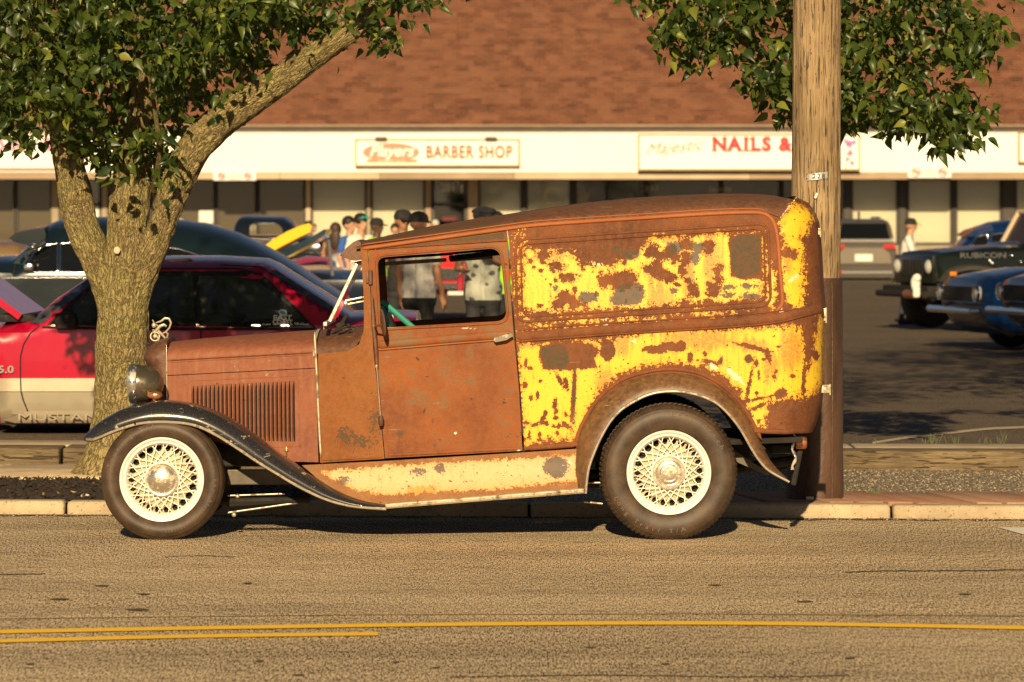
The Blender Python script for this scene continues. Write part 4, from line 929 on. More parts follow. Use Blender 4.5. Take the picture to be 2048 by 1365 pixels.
E_ = [(1036, 690), (1080, 688), (1220, 680), (1300, 664), (1480, 658), (1603, 652), (1606, 690), (1622, 722), (1629, 680), (1640, 632), (1650, 640), (1648, 760), (1630, 788), (1590, 798), (1560, 800), (1535, 815), (1532, 853), (1505, 853), (1500, 830), (1478, 780), (1448, 752), (1405, 733), (1345, 726), (1290, 732), (1240, 748), (1205, 775), (1180, 812), (1163, 850), (1150, 878), (1045, 888), (1038, 780)]
Dl = [(1170, 641, 34, 5), (1257, 639, 17, 3.5), (1185, 662, 60, 7), (1275, 656, 26, 5), (1072, 673, 12, 3), (1088, 651, 16, 3), (1418, 627, 30, 4), (1313, 637, 12, 3), (1050, 560, 6, 60), (1033, 540, 4, 40)]
NEG = c4([(885, 385), (930, 415), (1080, 345), (1015, 425), (1215, 350), (1205, 385), (860, 490), (930, 520), (990, 540), (1270, 490), (1265, 550), (1240, 610), (1120, 610), (1080, 690), (1210, 685), (560, 415), (460, 400), (380, 660), (340, 690), (600, 560), (430, 690), (700, 560), (250, 405), (1080, 430), (910, 470), (400, 540), (330, 470), (735, 545), (1060, 500), (1665, 395), (1705, 405), (985, 380)])
NR = [(12, 12), (10, 10), (11, 11), (10, 9), (10, 9), (7, 7), (9, 9), (17, 10), (11, 9), (7, 9), (7, 9), (13, 13), (8, 10), (12, 8), (9, 5), (8, 7), (9, 6), (18, 13), (12, 9), (10, 14), (12, 8), (26, 16), (12, 8), (8, 14), (8, 10), (14, 6), (12, 8), (20, 14), (7, 10), (10, 9), (8, 8), (12, 9)]
rng2 = np.random.default_rng(5)
SP = [(rng2.uniform(1050, 1630), rng2.uniform(690, 880), rng2.uniform(1.2, 4.0), rng2.uniform(1.5, 6)) for _ in range(46)]+[(rng2.uniform(1040, 1140), rng2.uniform(820, 885), rng2.uniform(1.5, 4), rng2.uniform(1.5, 4)) for _ in range(26)]+[(rng2.uniform(1050, 1520), rng2.uniform(500, 620), rng2.uniform(1.5, 5), rng2.uniform(1.5, 5)) for _ in range(34)]
def f_yel(px, py):
    v = np.maximum.reduce([sdf(px, py, A_), sdf(px, py, B_), sdf(px, py, C_), sdf(px, py, E_)]+[ell(px, py, *d) for d in Dl])
    v = soft(v, 20)
    n = np.maximum.reduce([ell(px, py, x, y, a, b) for (x, y), (a, b) in zip(NEG, NR)]); v = np.minimum(v, 1-soft(n+2, 11))
    n = np.maximum.reduce([ell(px, py, x, y, a, b) for x, y, a, b in SP]); v = np.minimum(v, 1-soft(n+1.5, 3))
    v = np.minimum(v, 1-soft(np.maximum(sdf(px, py, c4([(235, 935), (380, 915), (535, 925), (570, 960), (545, 1010), (560, 1060), (400, 1075), (255, 1070), (228, 990)])), sdf(px, py, c4([(1330, 300), (1520, 280), (1520, 545), (1400, 545), (1345, 530), (1335, 400)])))+1, 6))
    for (x, y, a, b, r) in ((1310, 700, 22, 7, 5), (1345, 694, 24, 8, 5), (1362, 690, 8, 9, 0), (1215, 700, 14, 22, 0), (1380, 715, 5, 9, 0), (1410, 708, 4, 4, 0), (1505, 695, 30, 4, 14), (1535, 710, 5, 14, -20), (1147, 790, 3.4, 48, 4), (1119, 760, 3, 14, -25), (1133, 768, 3, 10, -10), (1110, 812, 4, 12, 0), (1497, 718, 8, 7, 0), (1442, 722, 2.5, 6, 0), (1562, 788, 12, 9, 0), (1580, 835, 44, 34, 0), (1420, 725, 20, 3, 10), (1608, 755, 3, 40, 3), (1616, 690, 6, 40, 0), (1631, 712, 6, 9, 0), (1520, 812, 22, 2.5, -28), (1495, 785, 2.5, 40, 12), (1508, 800, 40, 2, -12)):
        v = np.minimum(v, 1-soft(ell(px, py, x, y, a, b, r)+1, 4))
    return v
def f_dk(px, py):
    L = [(1350, 496, 15, 12), (1345, 503, 9, 8), (1397, 493, 13, 7), (1390, 515, 9, 14), (1346, 582, 8, 4.5), (1258, 590, 32, 21), (1240, 598, 20, 14), (1178, 594, 22, 12), (1276, 578, 12, 12), (1262, 509, 17, 11), (1235, 500, 10, 7), (1075, 474, 4, 7), (1148, 790, 2.6, 46), (1497, 718, 6, 6), (1442, 722, 2, 5), (1110, 577, 6, 6), (1455, 575, 14, 5), (1500, 572, 18, 5), (1458, 590, 12, 5), (1502, 592, 20, 6), (1380, 560, 9, 5)]
    v = soft(np.maximum.reduce([ell(px, py, *d) for d in L]+[sdf(px, py, q) for q in (c4([(240, 945), (330, 930), (375, 925), (400, 1000), (390, 1068), (262, 1066), (232, 990)]), c4([(1340, 320), (1400, 285), (1512, 290), (1515, 520), (1450, 535), (1390, 545), (1345, 500)]), c4([(975, 340), (1050, 335), (1060, 380), (1000, 405), (975, 380)]), c4([(1112, 335), (1188, 332), (1180, 370), (1150, 450), (1125, 455), (1115, 380)]))]), 8)
    v2 = soft(np.minimum(sdf(px, py, [(748, 498), (1009, 464), (1009, 478), (900, 486), (748, 500)]), 6), 6)
    v3 = .62*soft(sdf(px, py, [(724, 492), (1008, 452), (1008, 432), (840, 455), (724, 481)]), 8)
    return np.maximum.reduce([v, v2, v3])
def f_bleed(px, py):
    L = [(1400, 680, 130, 34), (1580, 700, 40, 66), (1235, 690, 40, 40), (1320, 600, 34, 60), (1375, 560, 18, 80), (1425, 520, 30, 90), (1500, 690, 60, 20), (1210, 770, 30, 60), (1540, 730, 30, 46), (1440, 620, 24, 30), (1100, 515, 60, 20), (1350, 480, 60, 14), (1575, 520, 12, 50), (1160, 700, 60, 30), (1300, 560, 12, 40), (1060, 690, 40, 12)]
    return np.clip(np.maximum.reduce([np.clip(ell(px, py, *d)/min(d[2], d[3])*1.15, 0, .85) for d in L]), 0, 1)
def f_wht(px, py):
    L = [(1197, 529, 12, 3), (1230, 655, 34, 4), (1275, 656, 20, 3), (1268, 683, 5, 5), (1425, 733, 12, 5, 30), (1470, 752, 26, 6, 38), (1210, 640, 10, 3), (1588, 555, 12, 5, -30), (1335, 519, 5, 3), (1562, 620, 5, 10)]
    return soft(np.maximum.reduce([ell(px, py, *(d if len(d) == 5 else (*d, 0))) for d in L]), 5)
Z_ = lambda px, py: np.zeros(np.shape(px))
FB = {'yel': f_yel, 'dk': f_dk, 'bleed': f_bleed, 'wht': f_wht}
FR = {'yel': lambda x, y: np.minimum(f_yel(x, y), np.where(x > 1560, 1, 0)), 'dk': lambda x, y: np.where(x < 1011, f_dk(x, y), 0), 'bleed': Z_, 'wht': Z_}
def f_dkdoor(px, py):
    L = [(880, 880, 4, 4), (903, 885, 3, 3), (910, 868, 4.5, 4.5), (998, 852, 3, 7, -30), (1015, 872, 4, 5), (866, 842, 4, 6), (870, 890, 5, 5), (968, 883, 4, 3), (1034, 874, 3, 3), (800, 868, 8, 8)]
    return .95*soft(np.maximum.reduce([ell(px, py, *(d if len(d) == 5 else (*d, 0))) for d in L])-1, 6)
FD = {'yel': lambda x, y: soft(np.maximum.reduce([ell(x, y, 830, 890, 10, 2, 20), ell(x, y, 800, 878, 22, 2, 28), ell(x, y, 1022, 700, 3, 20)])-4, 8), 'dk': f_dkdoor, 'bleed': Z_, 'wht': lambda x, y: soft(np.maximum.reduce([ell(x, y, 912, 867, 3), ell(x, y, 940, 656, 12, 2), ell(x, y, 1035, 900, 14, 1.5)]), 5)}
FC = {'yel': Z_, 'dk': lambda x, y: .8*soft(np.maximum.reduce([ell(x, y, 690, 872, 22, 20), ell(x, y, 725, 885, 30, 18), ell(x, y, 750, 850, 12, 40)]), 26), 'bleed': Z_, 'wht': Z_}
F0 = {'yel': Z_, 'dk': Z_, 'bleed': Z_, 'wht': Z_}

HWf = interp([(300, .27), (335, .285), (480, .40), (630, .53), (700, .60), (760, .648), (800, .65), (1700, .65)])
rear_pl = [(1562, 390.5), (1592, 396), (1612, 408), (1626, 425), (1634, 445), (1640, 500), (1643, 560), (1647, 610), (1649, 630), (1647, 650), (1646, 700), (1645, 770), (1640, 810), (1632, 840), (1622, 866)]
XR = interp([(390, 1570), (396, 1592), (408, 1612), (425, 1626), (445, 1634), (500, 1640), (560, 1643), (610, 1647), (630, 1649), (650, 1647), (700, 1646), (770, 1645), (810, 1640), (840, 1632), (866, 1622)])
XRv = lambda py: np.interp(py, [390, 396, 408, 425, 445, 500, 560, 610, 630, 650, 700, 770, 810, 840, 866], [1570, 1592, 1612, 1626, 1634, 1640, 1643, 1647, 1649, 1647, 1646, 1645, 1640, 1632, 1622])
def Yside(px, py):
    px = np.asarray(px, float); py = np.asarray(py, float)
    Y = YC-HWf(px); Y = Y+.05*np.clip((655-py)/250, 0, 1)**1.2+.012*np.clip((py-700)/200, 0, 1)
    d = pdist(px, py, rear_pl, False); q = np.clip(1-d/84, 0, 1)
    Y = Y+.25*(1-np.sqrt(np.clip(1-q*q, 0, 1)))
    # soft dents
    Y = Y+.0022*np.sin(px*.021+1.3*np.sin(py*.017))*np.sin(py*.026+px*.004)*np.where(px > 740, 1, .3)
    return Y
def recess(px, py):   # pressed-in panel between the mouldings
    return .007*np.clip(sdf(px, py, RV2)/5, 0, 1)
RV1 = rrect([(1031, 480), (1536, 447), (1542, 612), (1034, 645)], 24); RV2 = rrect([(1041, 489), (1527, 457), (1532, 604), (1045, 635)], 20)
Yq = lambda px, py: Yside(px, py)+recess(px, py)
q_out = [(1014, 458), (1100, 448), (1300, 435), (1420, 427.5), (1500, 425), (1535, 428), (1560, 436)]+rear_pl[1:]+[(1600, 868), (1510, 868), (1498, 848), (1485, 828), (1462, 798), (1438, 778), (1400, 759), (1345, 752), (1300, 756), (1255, 768), (1218, 790), (1190, 822), (1170, 860), (1160, 893), (1049, 901), (1042, 790), (1031, 668), (1026, 600), (1018, 480)]
rp = np.array(resample(rear_pl[1:], 3.0, False))
quarter = panel('quarter_panel', q_out, Yq, M_body, van, sp=4.2, thick=.018, fields=FB, mirror=YC, dense=(rp[:, 0]-3, rp[:, 1]))
quarter[0]['label'] = 'near side rear panel with flaking yellow paint'
hole = rrect([(755, 516), (1000, 496), (1014, 642), (763, 656)], [16, 24, 22, 14])
d_out = [(736.5, 501), (1015, 483.5), (1022, 600), (1027.5, 668), (1038.5, 790), (1045, 902), (770.5, 917), (759, 800), (748, 700), (742, 580)]
panel('door', d_out, lambda x, y: Yside(x, y)-.002, M_door, van, holes=[hole], sp=6, thick=.03, fields=FD, mirror=YC)
h_out = [(722, 498.5), (800, 488), (1012, 459), (1014.5, 481.5), (736, 499.5)]
panel('door_header', [(724, 497), (1012.5, 459), (1015, 482), (737, 500)], lambda x, y: Yside(x, y)+.004, M_body, van, sp=5, thick=.02, fields=FB, mirror=YC)
c_out = [(636, 708), (695, 703), (718, 689), (727, 663), (728, 645), (727, 579), (721, 498), (735, 500), (740.5, 580), (746.5, 700), (757.5, 800), (769, 918), (640, 926)]
panel('cowl_side', c_out, Yside, M_cowl, van, sp=7, thick=.02, fields=FC, mirror=YC)
def arch(name, xs, ylo, ytop, hw, mat, n=14, fields=None, ex=1.0, y0=None, th=.0):
    G = []; A = {k: [] for k in (fields or {})}
    for x in xs:
        yl = ylo(x); yt_ = ytop(x); Ys = y0(x, yl) if y0 else YC-hw(x); w = YC-Ys; lo = np.array(P(x, yl, Ys)); zt_ = H-(yt_-HY)*YC/F; row = []
        for i in range(2*n+1):
            th_ = math.pi*i/(2*n); c, s = math.cos(th_), math.sin(th_); z = lo[2]+(zt_-lo[2])*abs(s)**ex; yy = YC-w*np.sign(c)*abs(c)**(1.0); row.append((lo[0], yy, z))
            for k, f in (fields or {}).items(): A[k].append(float(f(np.array([x]), np.array([yl+(yt_-yl)*abs(s)**ex]))[0]))
        G.append(row)
    mb = MB(); mb.grid(G); return mb.build(name, mat, van, True, 60, attrs=A) if False else mk(name, np.concatenate(mb.V), mb.F, mat, van, True, 60, attrs=A)
drip = interp([(712, 499), (722, 497), (800, 487), (1012, 456.5), (1100, 447), (1300, 434), (1420, 426.5), (1500, 424), (1535, 427), (1560, 435), (1575, 418), (1592, 397)])
topy = interp([(706, 484), (727, 480), (760, 473.5), (800, 465), (844, 455), (930, 440.5), (1011, 429), (1100, 415), (1172, 406), (1260, 397), (1344, 391.5), (1448, 387.5), (1520, 388), (1562, 391.5), (1590, 398.5)])
arch('roof', list(np.arange(712, 1560, 6))+[1560, 1566, 1572, 1578, 1583, 1587, 1590], drip, topy, None, M_roof, 20, FR, .9, y0=lambda x, y: float(Yside(x, y)))
# rear skin
rp = np.array(resample([(1586, 396.5)]+rear_pl[2:], 6, False)); Yr = Yside(rp[:, 0], rp[:, 1]); near = Pa(rp[:, 0], rp[:, 1], Yr); G = []; 
for t_ in np.linspace(0, 1, 18):
    g = near.copy(); g[:, 1] = near[:, 1]*(1-t_)+(2*YC-near[:, 1])*t_; bul = .035*4*t_*(1-t_); g[:, 0] += bul; g[:, 2] += bul*.5*np.clip((420-rp[:, 1])/30, 0, 1); G.append(g)
fr_ = {k: np.tile(f(rp[:, 0], rp[:, 1]), 18) for k, f in FB.items()}; mbx = MB(); mbx.grid(G); mk('rear_panel', np.concatenate(mbx.V), mbx.F, M_body, van, True, 50, attrs=fr_)
# mouldings
Ym = lambda off: (lambda x, y: Yside(x, y)-off)
bead('panel_moulding', RV1, Ym(0), .016, .007, M_body, van, closed=True, mirror=YC); bead('panel_moulding', RV2, Ym(0), .010, .005, M_body, van, closed=True, mirror=YC)
dp = [(722, 498), (800, 487.5), (1012, 458), (1100, 448.5), (1300, 435.5), (1420, 428), (1500, 425.5), (1525, 427.5), (1540, 435), (1550, 452), (1556, 485), (1560, 540), (1565, 600), (1560, 615), (1550, 624)]
M_orust = body_mat('orange_rust', (.33, .095, .025), (.40, .13, .04), (.30, .11, .05), fine=.4)
bead('drip_rail', catmull(dp, 3), Ym(0), .022, .014, M_orust, van, mirror=YC); bead('drip_rail', [(x, y-8) for x, y in catmull(dp[:9], 3)], Ym(-.004), .008, .008, M_orust, van, mirror=YC)
bl1 = catmull([(1031, 674), (1200, 661), (1344, 652), (1470, 644), (1551, 636), (1600, 627), (1630, 620), (1646, 614)], 5)
bead('belt_moulding', bl1, Ym(0), .052, .011, M_body, van, mirror=YC); bead('belt_moulding', [(x, y+10-max(0, (x-1560)*.06)) for x, y in bl1], Ym(.003), .012, .010, M_body, van, mirror=YC)
bead('belt_moulding', [(x, y-13+max(0, (x-1560)*.1)) for x, y in bl1], Ym(0), .010, .006, M_body, van, mirror=YC)
bl2 = [(749, 691), (900, 678), (1028, 668.5)]
bead('belt_moulding', bl2, Ym(.002), .045, .010, M_door, van, mirror=YC); bead('belt_moulding', [(x+1, y+10) for x, y in bl2], Ym(.006), .010, .010, M_orust, van, mirror=YC)
bead('window_frame', rrect([(752, 512), (1003, 492), (1018, 646), (760, 660)], [18, 26, 24, 16]), Ym(.002), .014, .008, M_door, van, closed=True, mirror=YC)
bead('door_sill', [(771, 911), (1044, 897)], Ym(.002), .020, .007, M_door, van, mirror=YC)
bead('sill_moulding', [(1050, 897), (1158, 889)], Ym(0), .03, .012, M_body, van, mirror=YC); bead('sill_moulding', [(1502, 862), (1570, 864), (1618, 862)], Ym(0), .03, .014, M_body, van, mirror=YC)
bead('sill_moulding', [(641, 921), (767, 914)], Ym(0), .012, .006, M_cowl, van, mirror=YC)
# corner seam rivets
mb = MB()
for i in range(8):
    t_ = i/7; x = 1562+30*t_; y = 434-37*t_; a = P(x, y, float(Yside(x, y))-.004); mb.box(a, (.014, .006, .005), bev=.001, rot=(0, R(-52), 0))
mb.build('roof_seam', M_silver, van)
# cowl top, hood
yl_c = interp([(633, 708), (660, 707), (695, 703), (712, 693), (722, 678), (727, 664)]); yt_c = interp([(633, 660), (660, 657), (727, 648)])
arch('cowl_top', np.arange(634, 729, 4), yl_c, yt_c, None, M_top, 16, F0, .8, y0=lambda x, y: float(Yside(x, y)))
hx = np.arange(334, 632, 8); crease = interp([(334, 722), (632, 706)]); hinge = interp([(334, 751), (632, 736)])
FH = {'yel': Z_, 'dk': Z_, 'bleed': Z_, 'wht': lambda x, y: .47*soft(np.maximum.reduce([ell(x, y, 470+k*11, 742, 5, 34) for k in range(8)]+[ell(x, y, 520, 755, 70, 5)]), 9)}
arch('hood_top', list(hx)+[629], lambda x: float(crease(x)), interp([(334, 684), (400, 677), (500, 669), (632, 660)]), HWf, M_hood, 16, F0, .75)
panel('hood_shoulder', [(334, 723), (630, 707), (631, 736), (334, 751)], lambda x, y: YC-HWf(x)-.002, M_hood, van, sp=8, thick=.01, fields=FH, mirror=YC)
for dy in (0, 5): bead('hood_crease', [(334, 720+dy), (630, 704+dy)], lambda x, y: YC-HWf(x)-.002, .008, .004, M_hood, van, mirror=YC)
hs_out = [(334, 752.5), (631, 737.5), (637, 925), (560, 923), (420, 880), (334, 845)]
panel('hood_side', hs_out, lambda x, y: YC-HWf(x), M_hood, van, sp=8, thick=.01, fields=FH, mirror=YC)
bead('louver_surround', rrect([(376, 762), (597, 752), (602, 893), (500, 895), (376, 840)], 10), lambda x, y: YC-HWf(x), .008, .003, M_hood, van, closed=True)
M_slot = simple('louver_slot', (.012, .008, .006), .9)
def louver(x, y0, y1, first=[None, None]):
    Yh = YC-float(HWf(x)); a = np.array(P(x, y0, Yh)); b = np.array(P(x+1.5, y1, Yh)); L = a[2]-b[2]
    if first[0] is None:
        w = .019; hgt = .014; n = 14; V = []; Fc = []; M_ = []
        for i in range(n+1):
            t_ = i/n; k = min(1, math.sqrt(max(0, 1-abs(2*t_-1)**10))+.02); z = -t_
            V += [(-w*.55, 0, z), (-w*.2, -hgt*.55*k, z), (w*.18, -hgt*k, z), (w*.28, -hgt*k*.9, z), (w*.30, -hgt*.1*k, z), (w*.46, .0002, z)]
            if i:
                for j in range(5): q = 6*(i-1)+j; Fc.append((q, q+1, q+7, q+6)); M_.append(1 if j >= 2 else 0)
        me_o = mk('louver', V, Fc, [M_hood, M_slot], van, True, 30, attrs={k: np.zeros(len(V)) for k in F0}, mids=M_, local=True); first[0] = me_o; o = me_o
    else: o = inst(first[0], van)
    o.location = Vector(a)-van.location; o.scale = (1, 1, L); o.rotation_euler = (0, R(-.6), math.atan2(-(HWf(x+5)-HWf(x-5)), 10/F*Yh) if False else -math.atan2(float(HWf(x+30)-HWf(x-30)), 60*Yh/F)); return o
for i in range(25):
    x = 386+i*8.35; louver(x, 772-i*.42, 884+(i-24)*.2 if i > 10 else 870+i*1.0)
mb = MB(); a = P(573, 902, YC-HWf(573)-.008); mb.tube([(a[0], a[1], a[2]+.02), (a[0], a[1]-.006, a[2]), (a[0], a[1], a[2]-.03)], .003, 6); mb.ell((a[0], a[1], a[2]), (.012, .006, .005)); mb.build('hood_latch', M_copper, van)
bead('hood_lacing', catmull([(629, 664), (631, 700), (634, 760), (638, 850), (642, 915)], 4), lambda x, y: YC-HWf(x)-.003, .014, .010, M_silver, van, mirror=YC)
arch('hood_lacing', [626, 632], lambda x: 712, lambda x: 658.5, lambda x: HWf(x)+.004, M_silver, 16, F0, .72)
# radiator shell
def slab(name, outline, mat, parent, to, Yc_, sp=8, crown=0.0, steps=6, holes=(), fields=None, ang=40):
    V2, T, B = cdt(outline, holes, sp); W = to(V2[:, 0], V2[:, 1]); n = len(W); Wm = W.copy(); Wm[:, 1] = 2*Yc_-Wm[:, 1]
    V = [W, Wm]; Fc = [tuple(t) for t in T]+[tuple(n+i for i in t[::-1]) for t in T]; base = 2*n; idx = sorted({i for e in B for i in e}); m_ = {i: k for k, i in enumerate(idx)}; K = len(idx); rings = [None]*(steps+1)
    rings[0] = {i: i for i in idx}; rings[steps] = {i: n+i for i in idx}; zc = W[:, 2].mean()
    for s in range(1, steps):
        t_ = s/steps; q = W[idx]*(1-t_)+Wm[idx]*t_; q[:, 2] += crown*4*t_*(1-t_)*np.sign(q[:, 2]-zc)*(q[:, 2] > zc); V.append(q); rings[s] = {i: base+k for i, k in m_.items()}; base += K
    for a, b in B:
        for s in range(steps): Fc.append((rings[s][a], rings[s+1][a], rings[s+1][b], rings[s][b]))
    V = np.concatenate(V); at = {}
    if fields:
        for k, f in fields.items():
            v = f(V2[:, 0], V2[:, 1]); at[k] = np.concatenate([v, v]+[v[idx]]*(steps-1))
    return mk(name, V, Fc, mat, parent, True, ang, attrs=at)
rad_o = catmull([(334, 683), (318, 686), (303, 694), (291, 705), (287, 715), (292, 726), (300, 738), (304, 760), (306, 790), (308, 850), (334, 850)], 4)[:-1]
rad_e = [(318, 686), (303, 694), (291, 705), (287, 715), (292, 726), (300, 738), (304, 760), (306, 850)]
def rad_to(px, py): d = pdist(px, py, rad_e, False); q = np.clip(1-d/26, 0, 1); return Pa(px, py, YC-.285+.12*(1-np.sqrt(1-q*q)))
slab('radiator_shell', rad_o, M_top, van, rad_to, YC, 4, .015, 8, fields=F0)
mb = MB(); 
for k in range(14): mb.box((P(301, 780, YC)[0]-.006, YC-.14+k*.0215, P(0, 790, YC)[2]), (.006, .006, .30))
mb.build('grille', M_wm, van)
bead('radiator_trim', catmull([(333, 690), (333.5, 750), (334, 812)], 5), lambda x, y: YC-.287+0*x, .008, .006, M_wm, van)
# hood ornament: small white metal figure riding a wheel
M_orn = wornmetal('white_metal_figure', (.62, .56, .42), (.35, .28, .17), .35, .6, 60)
def O(px, py, dy=0): return P(px, py, YC-.0+dy)
mb = MB(); cx0 = 22 * 0
mb.lathe([(0, .001), (0, .035), (.008, .035), (.012, .02), (.02, .018), (.022, .001)], 16, 'Z', O(326, 688))
mb.tube([O(310+9*math.cos(a), 673+9*math.sin(a)) for a in np.linspace(0, 2*math.pi, 15)[:-1]], .0045, 6, closed=True); mb.ell(O(310, 673), (.012, .008, .012))
mb.tube([O(318, 688), O(316, 676), O(310, 668), O(314, 658)], [.006, .007, .006, .008], 8); mb.tube([O(326, 688), O(330, 676), O(322, 668), O(316, 662)], [.006, .006, .008, .009], 8)
mb.tube([O(314, 660), O(320, 653), O(328, 650), O(333, 653)], [.009, .010, .009, .006], 8); mb.ell(O(308, 651), (.013, .011, .015)); mb.tube([O(318, 655), O(312, 662), O(305, 660)], .004, 6)
mb.tube([O(312, 646), O(322, 643), O(330, 637), O(338, 638), O(342, 646), O(339, 656), O(332, 664), O(324, 668)], [.003, .006, .008, .007, .006, .005, .005, .003], 8)
mb.tube([O(305, 640), O(309, 648), O(316, 652)], [.003, .004, .004], 6); mb.tube([O(330, 664), O(336, 668), O(334, 676), O(328, 684)], [.004, .005, .004, .004], 6); mb.tube([O(333, 688), O(340, 690), O(348, 688)], [.004, .003, .002], 6)
mb.build('hood_ornament', M_orn, van, True)
# headlights (near and far)
def headlamp(Y, nm='headlight'):
    c = np.array(P(283, 768, Y)); r = 38*Y/F; mb = MB()
    mb.lathe([(-.035, r*.93), (-.028, r*1.0), (-.016, r*1.02), (.0, r*.99), (.03, r*.96), (.065, r*.86), (.09, r*.70), (.108, r*.50), (.120, r*.25), (.124, .001)], 36, 'X', c)
    o = mb.build(nm, M_bucket, van, True, 50); mb = MB(); mb.lathe([(-.060, r*.90), (-.065, r*1.0), (-.052, r*1.07), (-.034, r*1.06), (-.022, r*1.02)], 36, 'X', c); mb.build('rim', M_chrome, o, True)
    mb = MB(); mb.lathe([(-.085, .001), (-.080, r*.4), (-.070, r*.75), (-.060, r*.92)], 36, 'X', c); mb.build('lens', simple('lens_glass', (.5, .5, .45), .08, .2), o, True)
    a = P(300, 800, Y); mb = MB(); mb.tube([(c[0]+.04, Y, c[2]-r*.9), (c[0]+.06, Y+.02, c[2]-r-.05)], .016, 10); mb.build('bracket', M_blk, o, True); return o
headlamp(YC-.47); headlamp(YC+.47)
def bullet(Y):
    c = P(309, 791, Y); mb = MB(); mb.lathe([(-.042, .001), (-.036, .014), (-.012, .021), (.0, .024), (.012, .024), (.026, .020), (.040, .010), (.043, .001)], 20, 'X', c); mb.lathe([(-.004, .025), (.004, .026), (.008, .025)], 20, 'X', c)
    mb.tube([(c[0], Y, c[2]-.015), (c[0], Y, c[2]-.05)], .009, 8); mb.box((c[0], Y, c[2]-.044), (.055, .03, .01), bev=.003); mb.build('turn_signal', M_copper, van, True)
bullet(YC-.56); bullet(YC+.56)
# ---- front fenders
Uf = [(162, 878), (176, 862), (193, 848), (217, 833), (245, 820), (298, 806), (337, 804.5), (386, 812), (439, 831), (492, 863), (527, 889), (562, 915), (615, 948), (668, 980), (720, 1000), (772, 1009)]
Lf = [(164, 880), (176, 881), (190, 879), (214, 869), (240, 859), (280, 848), (330, 845), (386, 851), (430, 870), (478, 900), (512, 923), (548, 945), (597, 974), (650, 999), (703, 1013), (772, 1019)]
U2 = np.array(catmull(Uf, 7)); L2 = np.array(catmull(Lf, 7)); nF = len(U2)
sec = [(.018, -.00), (.004, .0), (-.004, .12), (.0, .38), (.018, .68), (.05, .90), (.10, 1.0), (.17, 1.02), (.25, .97), (.33, .84), (.36, .6)]
def fender_grid(sgn, inner=0.0):
    G = []
    for i in range(nF):
        s = i/(nF-1); u, l = U2[i], L2[i]; row = []; wdt = np.interp(u[0], [160, 185, 215, 600, 772], [.25, .7, 1, 1, .85]); out = np.interp(u[0], [160, 190, 230], [.10, .02, 0])
        for (dy, k) in sec:
            p = l+(u-l)*k; Y = YN+.012+out+dy*wdt+(.0 if dy > 0 else 0); w = np.array(P(p[0], p[1], YN))
            if inner: w = w+np.array([0, 0, -inner]); Y += inner*.5
            row.append((w[0], Y if sgn > 0 else 2*YC-Y, w[2]))
        G.append(row)
    return G
for sg in (1, -1):
    mb = MB(); mb.grid(fender_grid(sg), 0); mb.grid(fender_grid(sg, .012), 1); mb.build('front_fender', [M_blk, M_under], van, True, ang=75)
    g = fender_grid(sg); mb = MB(); mb.tube([tuple(np.array(r_[1])+np.array([0, 0, .001])) for r_ in g[4:]], .0085, 8); mb.build('fender_bead', M_wm, van, True)
mb = MB(); a = P(270, 848, YN+.006); mb.ell(a, (.006, .005, .006)); mb.build('fender_bolt', M_under, van, True)
# ---- rear fenders
If = [(1172, 987), (1176, 950), (1182, 925), (1200, 882), (1221, 845), (1242, 822), (1266, 806), (1295, 792), (1327, 785), (1372, 786), (1418, 800), (1448, 821), (1478, 857), (1503, 900), (1520, 925), (1539, 943), (1578, 964)]
Of = [(1150, 988), (1149, 950), (1150, 920), (1156, 875), (1172, 840), (1195, 805), (1225, 778), (1255, 760), (1300, 748), (1345, 744), (1395, 751), (1438, 772), (1480, 810), (1509, 857), (1528, 895), (1548, 930), (1578, 961)]
I2 = np.array(catmull(If, 7)); O2 = np.array(catmull(Of, 7)); Y_o = np.interp(O2[:, 0], [1140, 1540, 1580], [YB+.02, YB+.02, YN+.05])
for sg in (1, -1):
    G = []; Gu = []; 
    for i in range(len(I2)):
        row = []
        for k, d in ((0, 1.0), (.12, .72), (.3, .42), (.5, .2), (.7, .06), (.88, .0), (.97, .0), (1.0, .04), (1.0, .3)):
            p = O2[i]+(I2[i]-O2[i])*k; Y = YN+.005+(Y_o[i]-YN)*d; w = P(p[0], p[1], YN+.03); row.append((w[0], Y if sg > 0 else 2*YC-Y, w[2]))
        G.append(row); w = P(I2[i][0], I2[i][1], YN+.03); kk = np.interp(i, [0, 80, len(I2)-1], [1, 1, .1]); Gu.append([(w[0], (YN+.03+d*kk) if sg > 0 else 2*YC-(YN+.03+d*kk), w[2]+.006) for d in (0, .1, .3)])
    mb = MB(); mb.grid(G); at = {k: np.zeros(len(mb.V[0])) for k in F0}; at['yel'] = at['yel']
    f = mk('rear_fender', mb.V[0], mb.F, M_rearf, van, True, 70, attrs=at); mb = MB(); mb.grid(Gu); mb.build('inner_arch', M_under, f, True)
    mb = MB(); mb.tube([tuple(np.array(r_[6])) for r_ in G], .0065, 8); mb.build('fender_bead', M_wm, f, True)
bead('arch_rust_lip', [tuple(O2[i]+np.array([0, -5])) for i in range(18, len(O2)-16, 3)], Ym(.001), .022, .008, M_body, van)
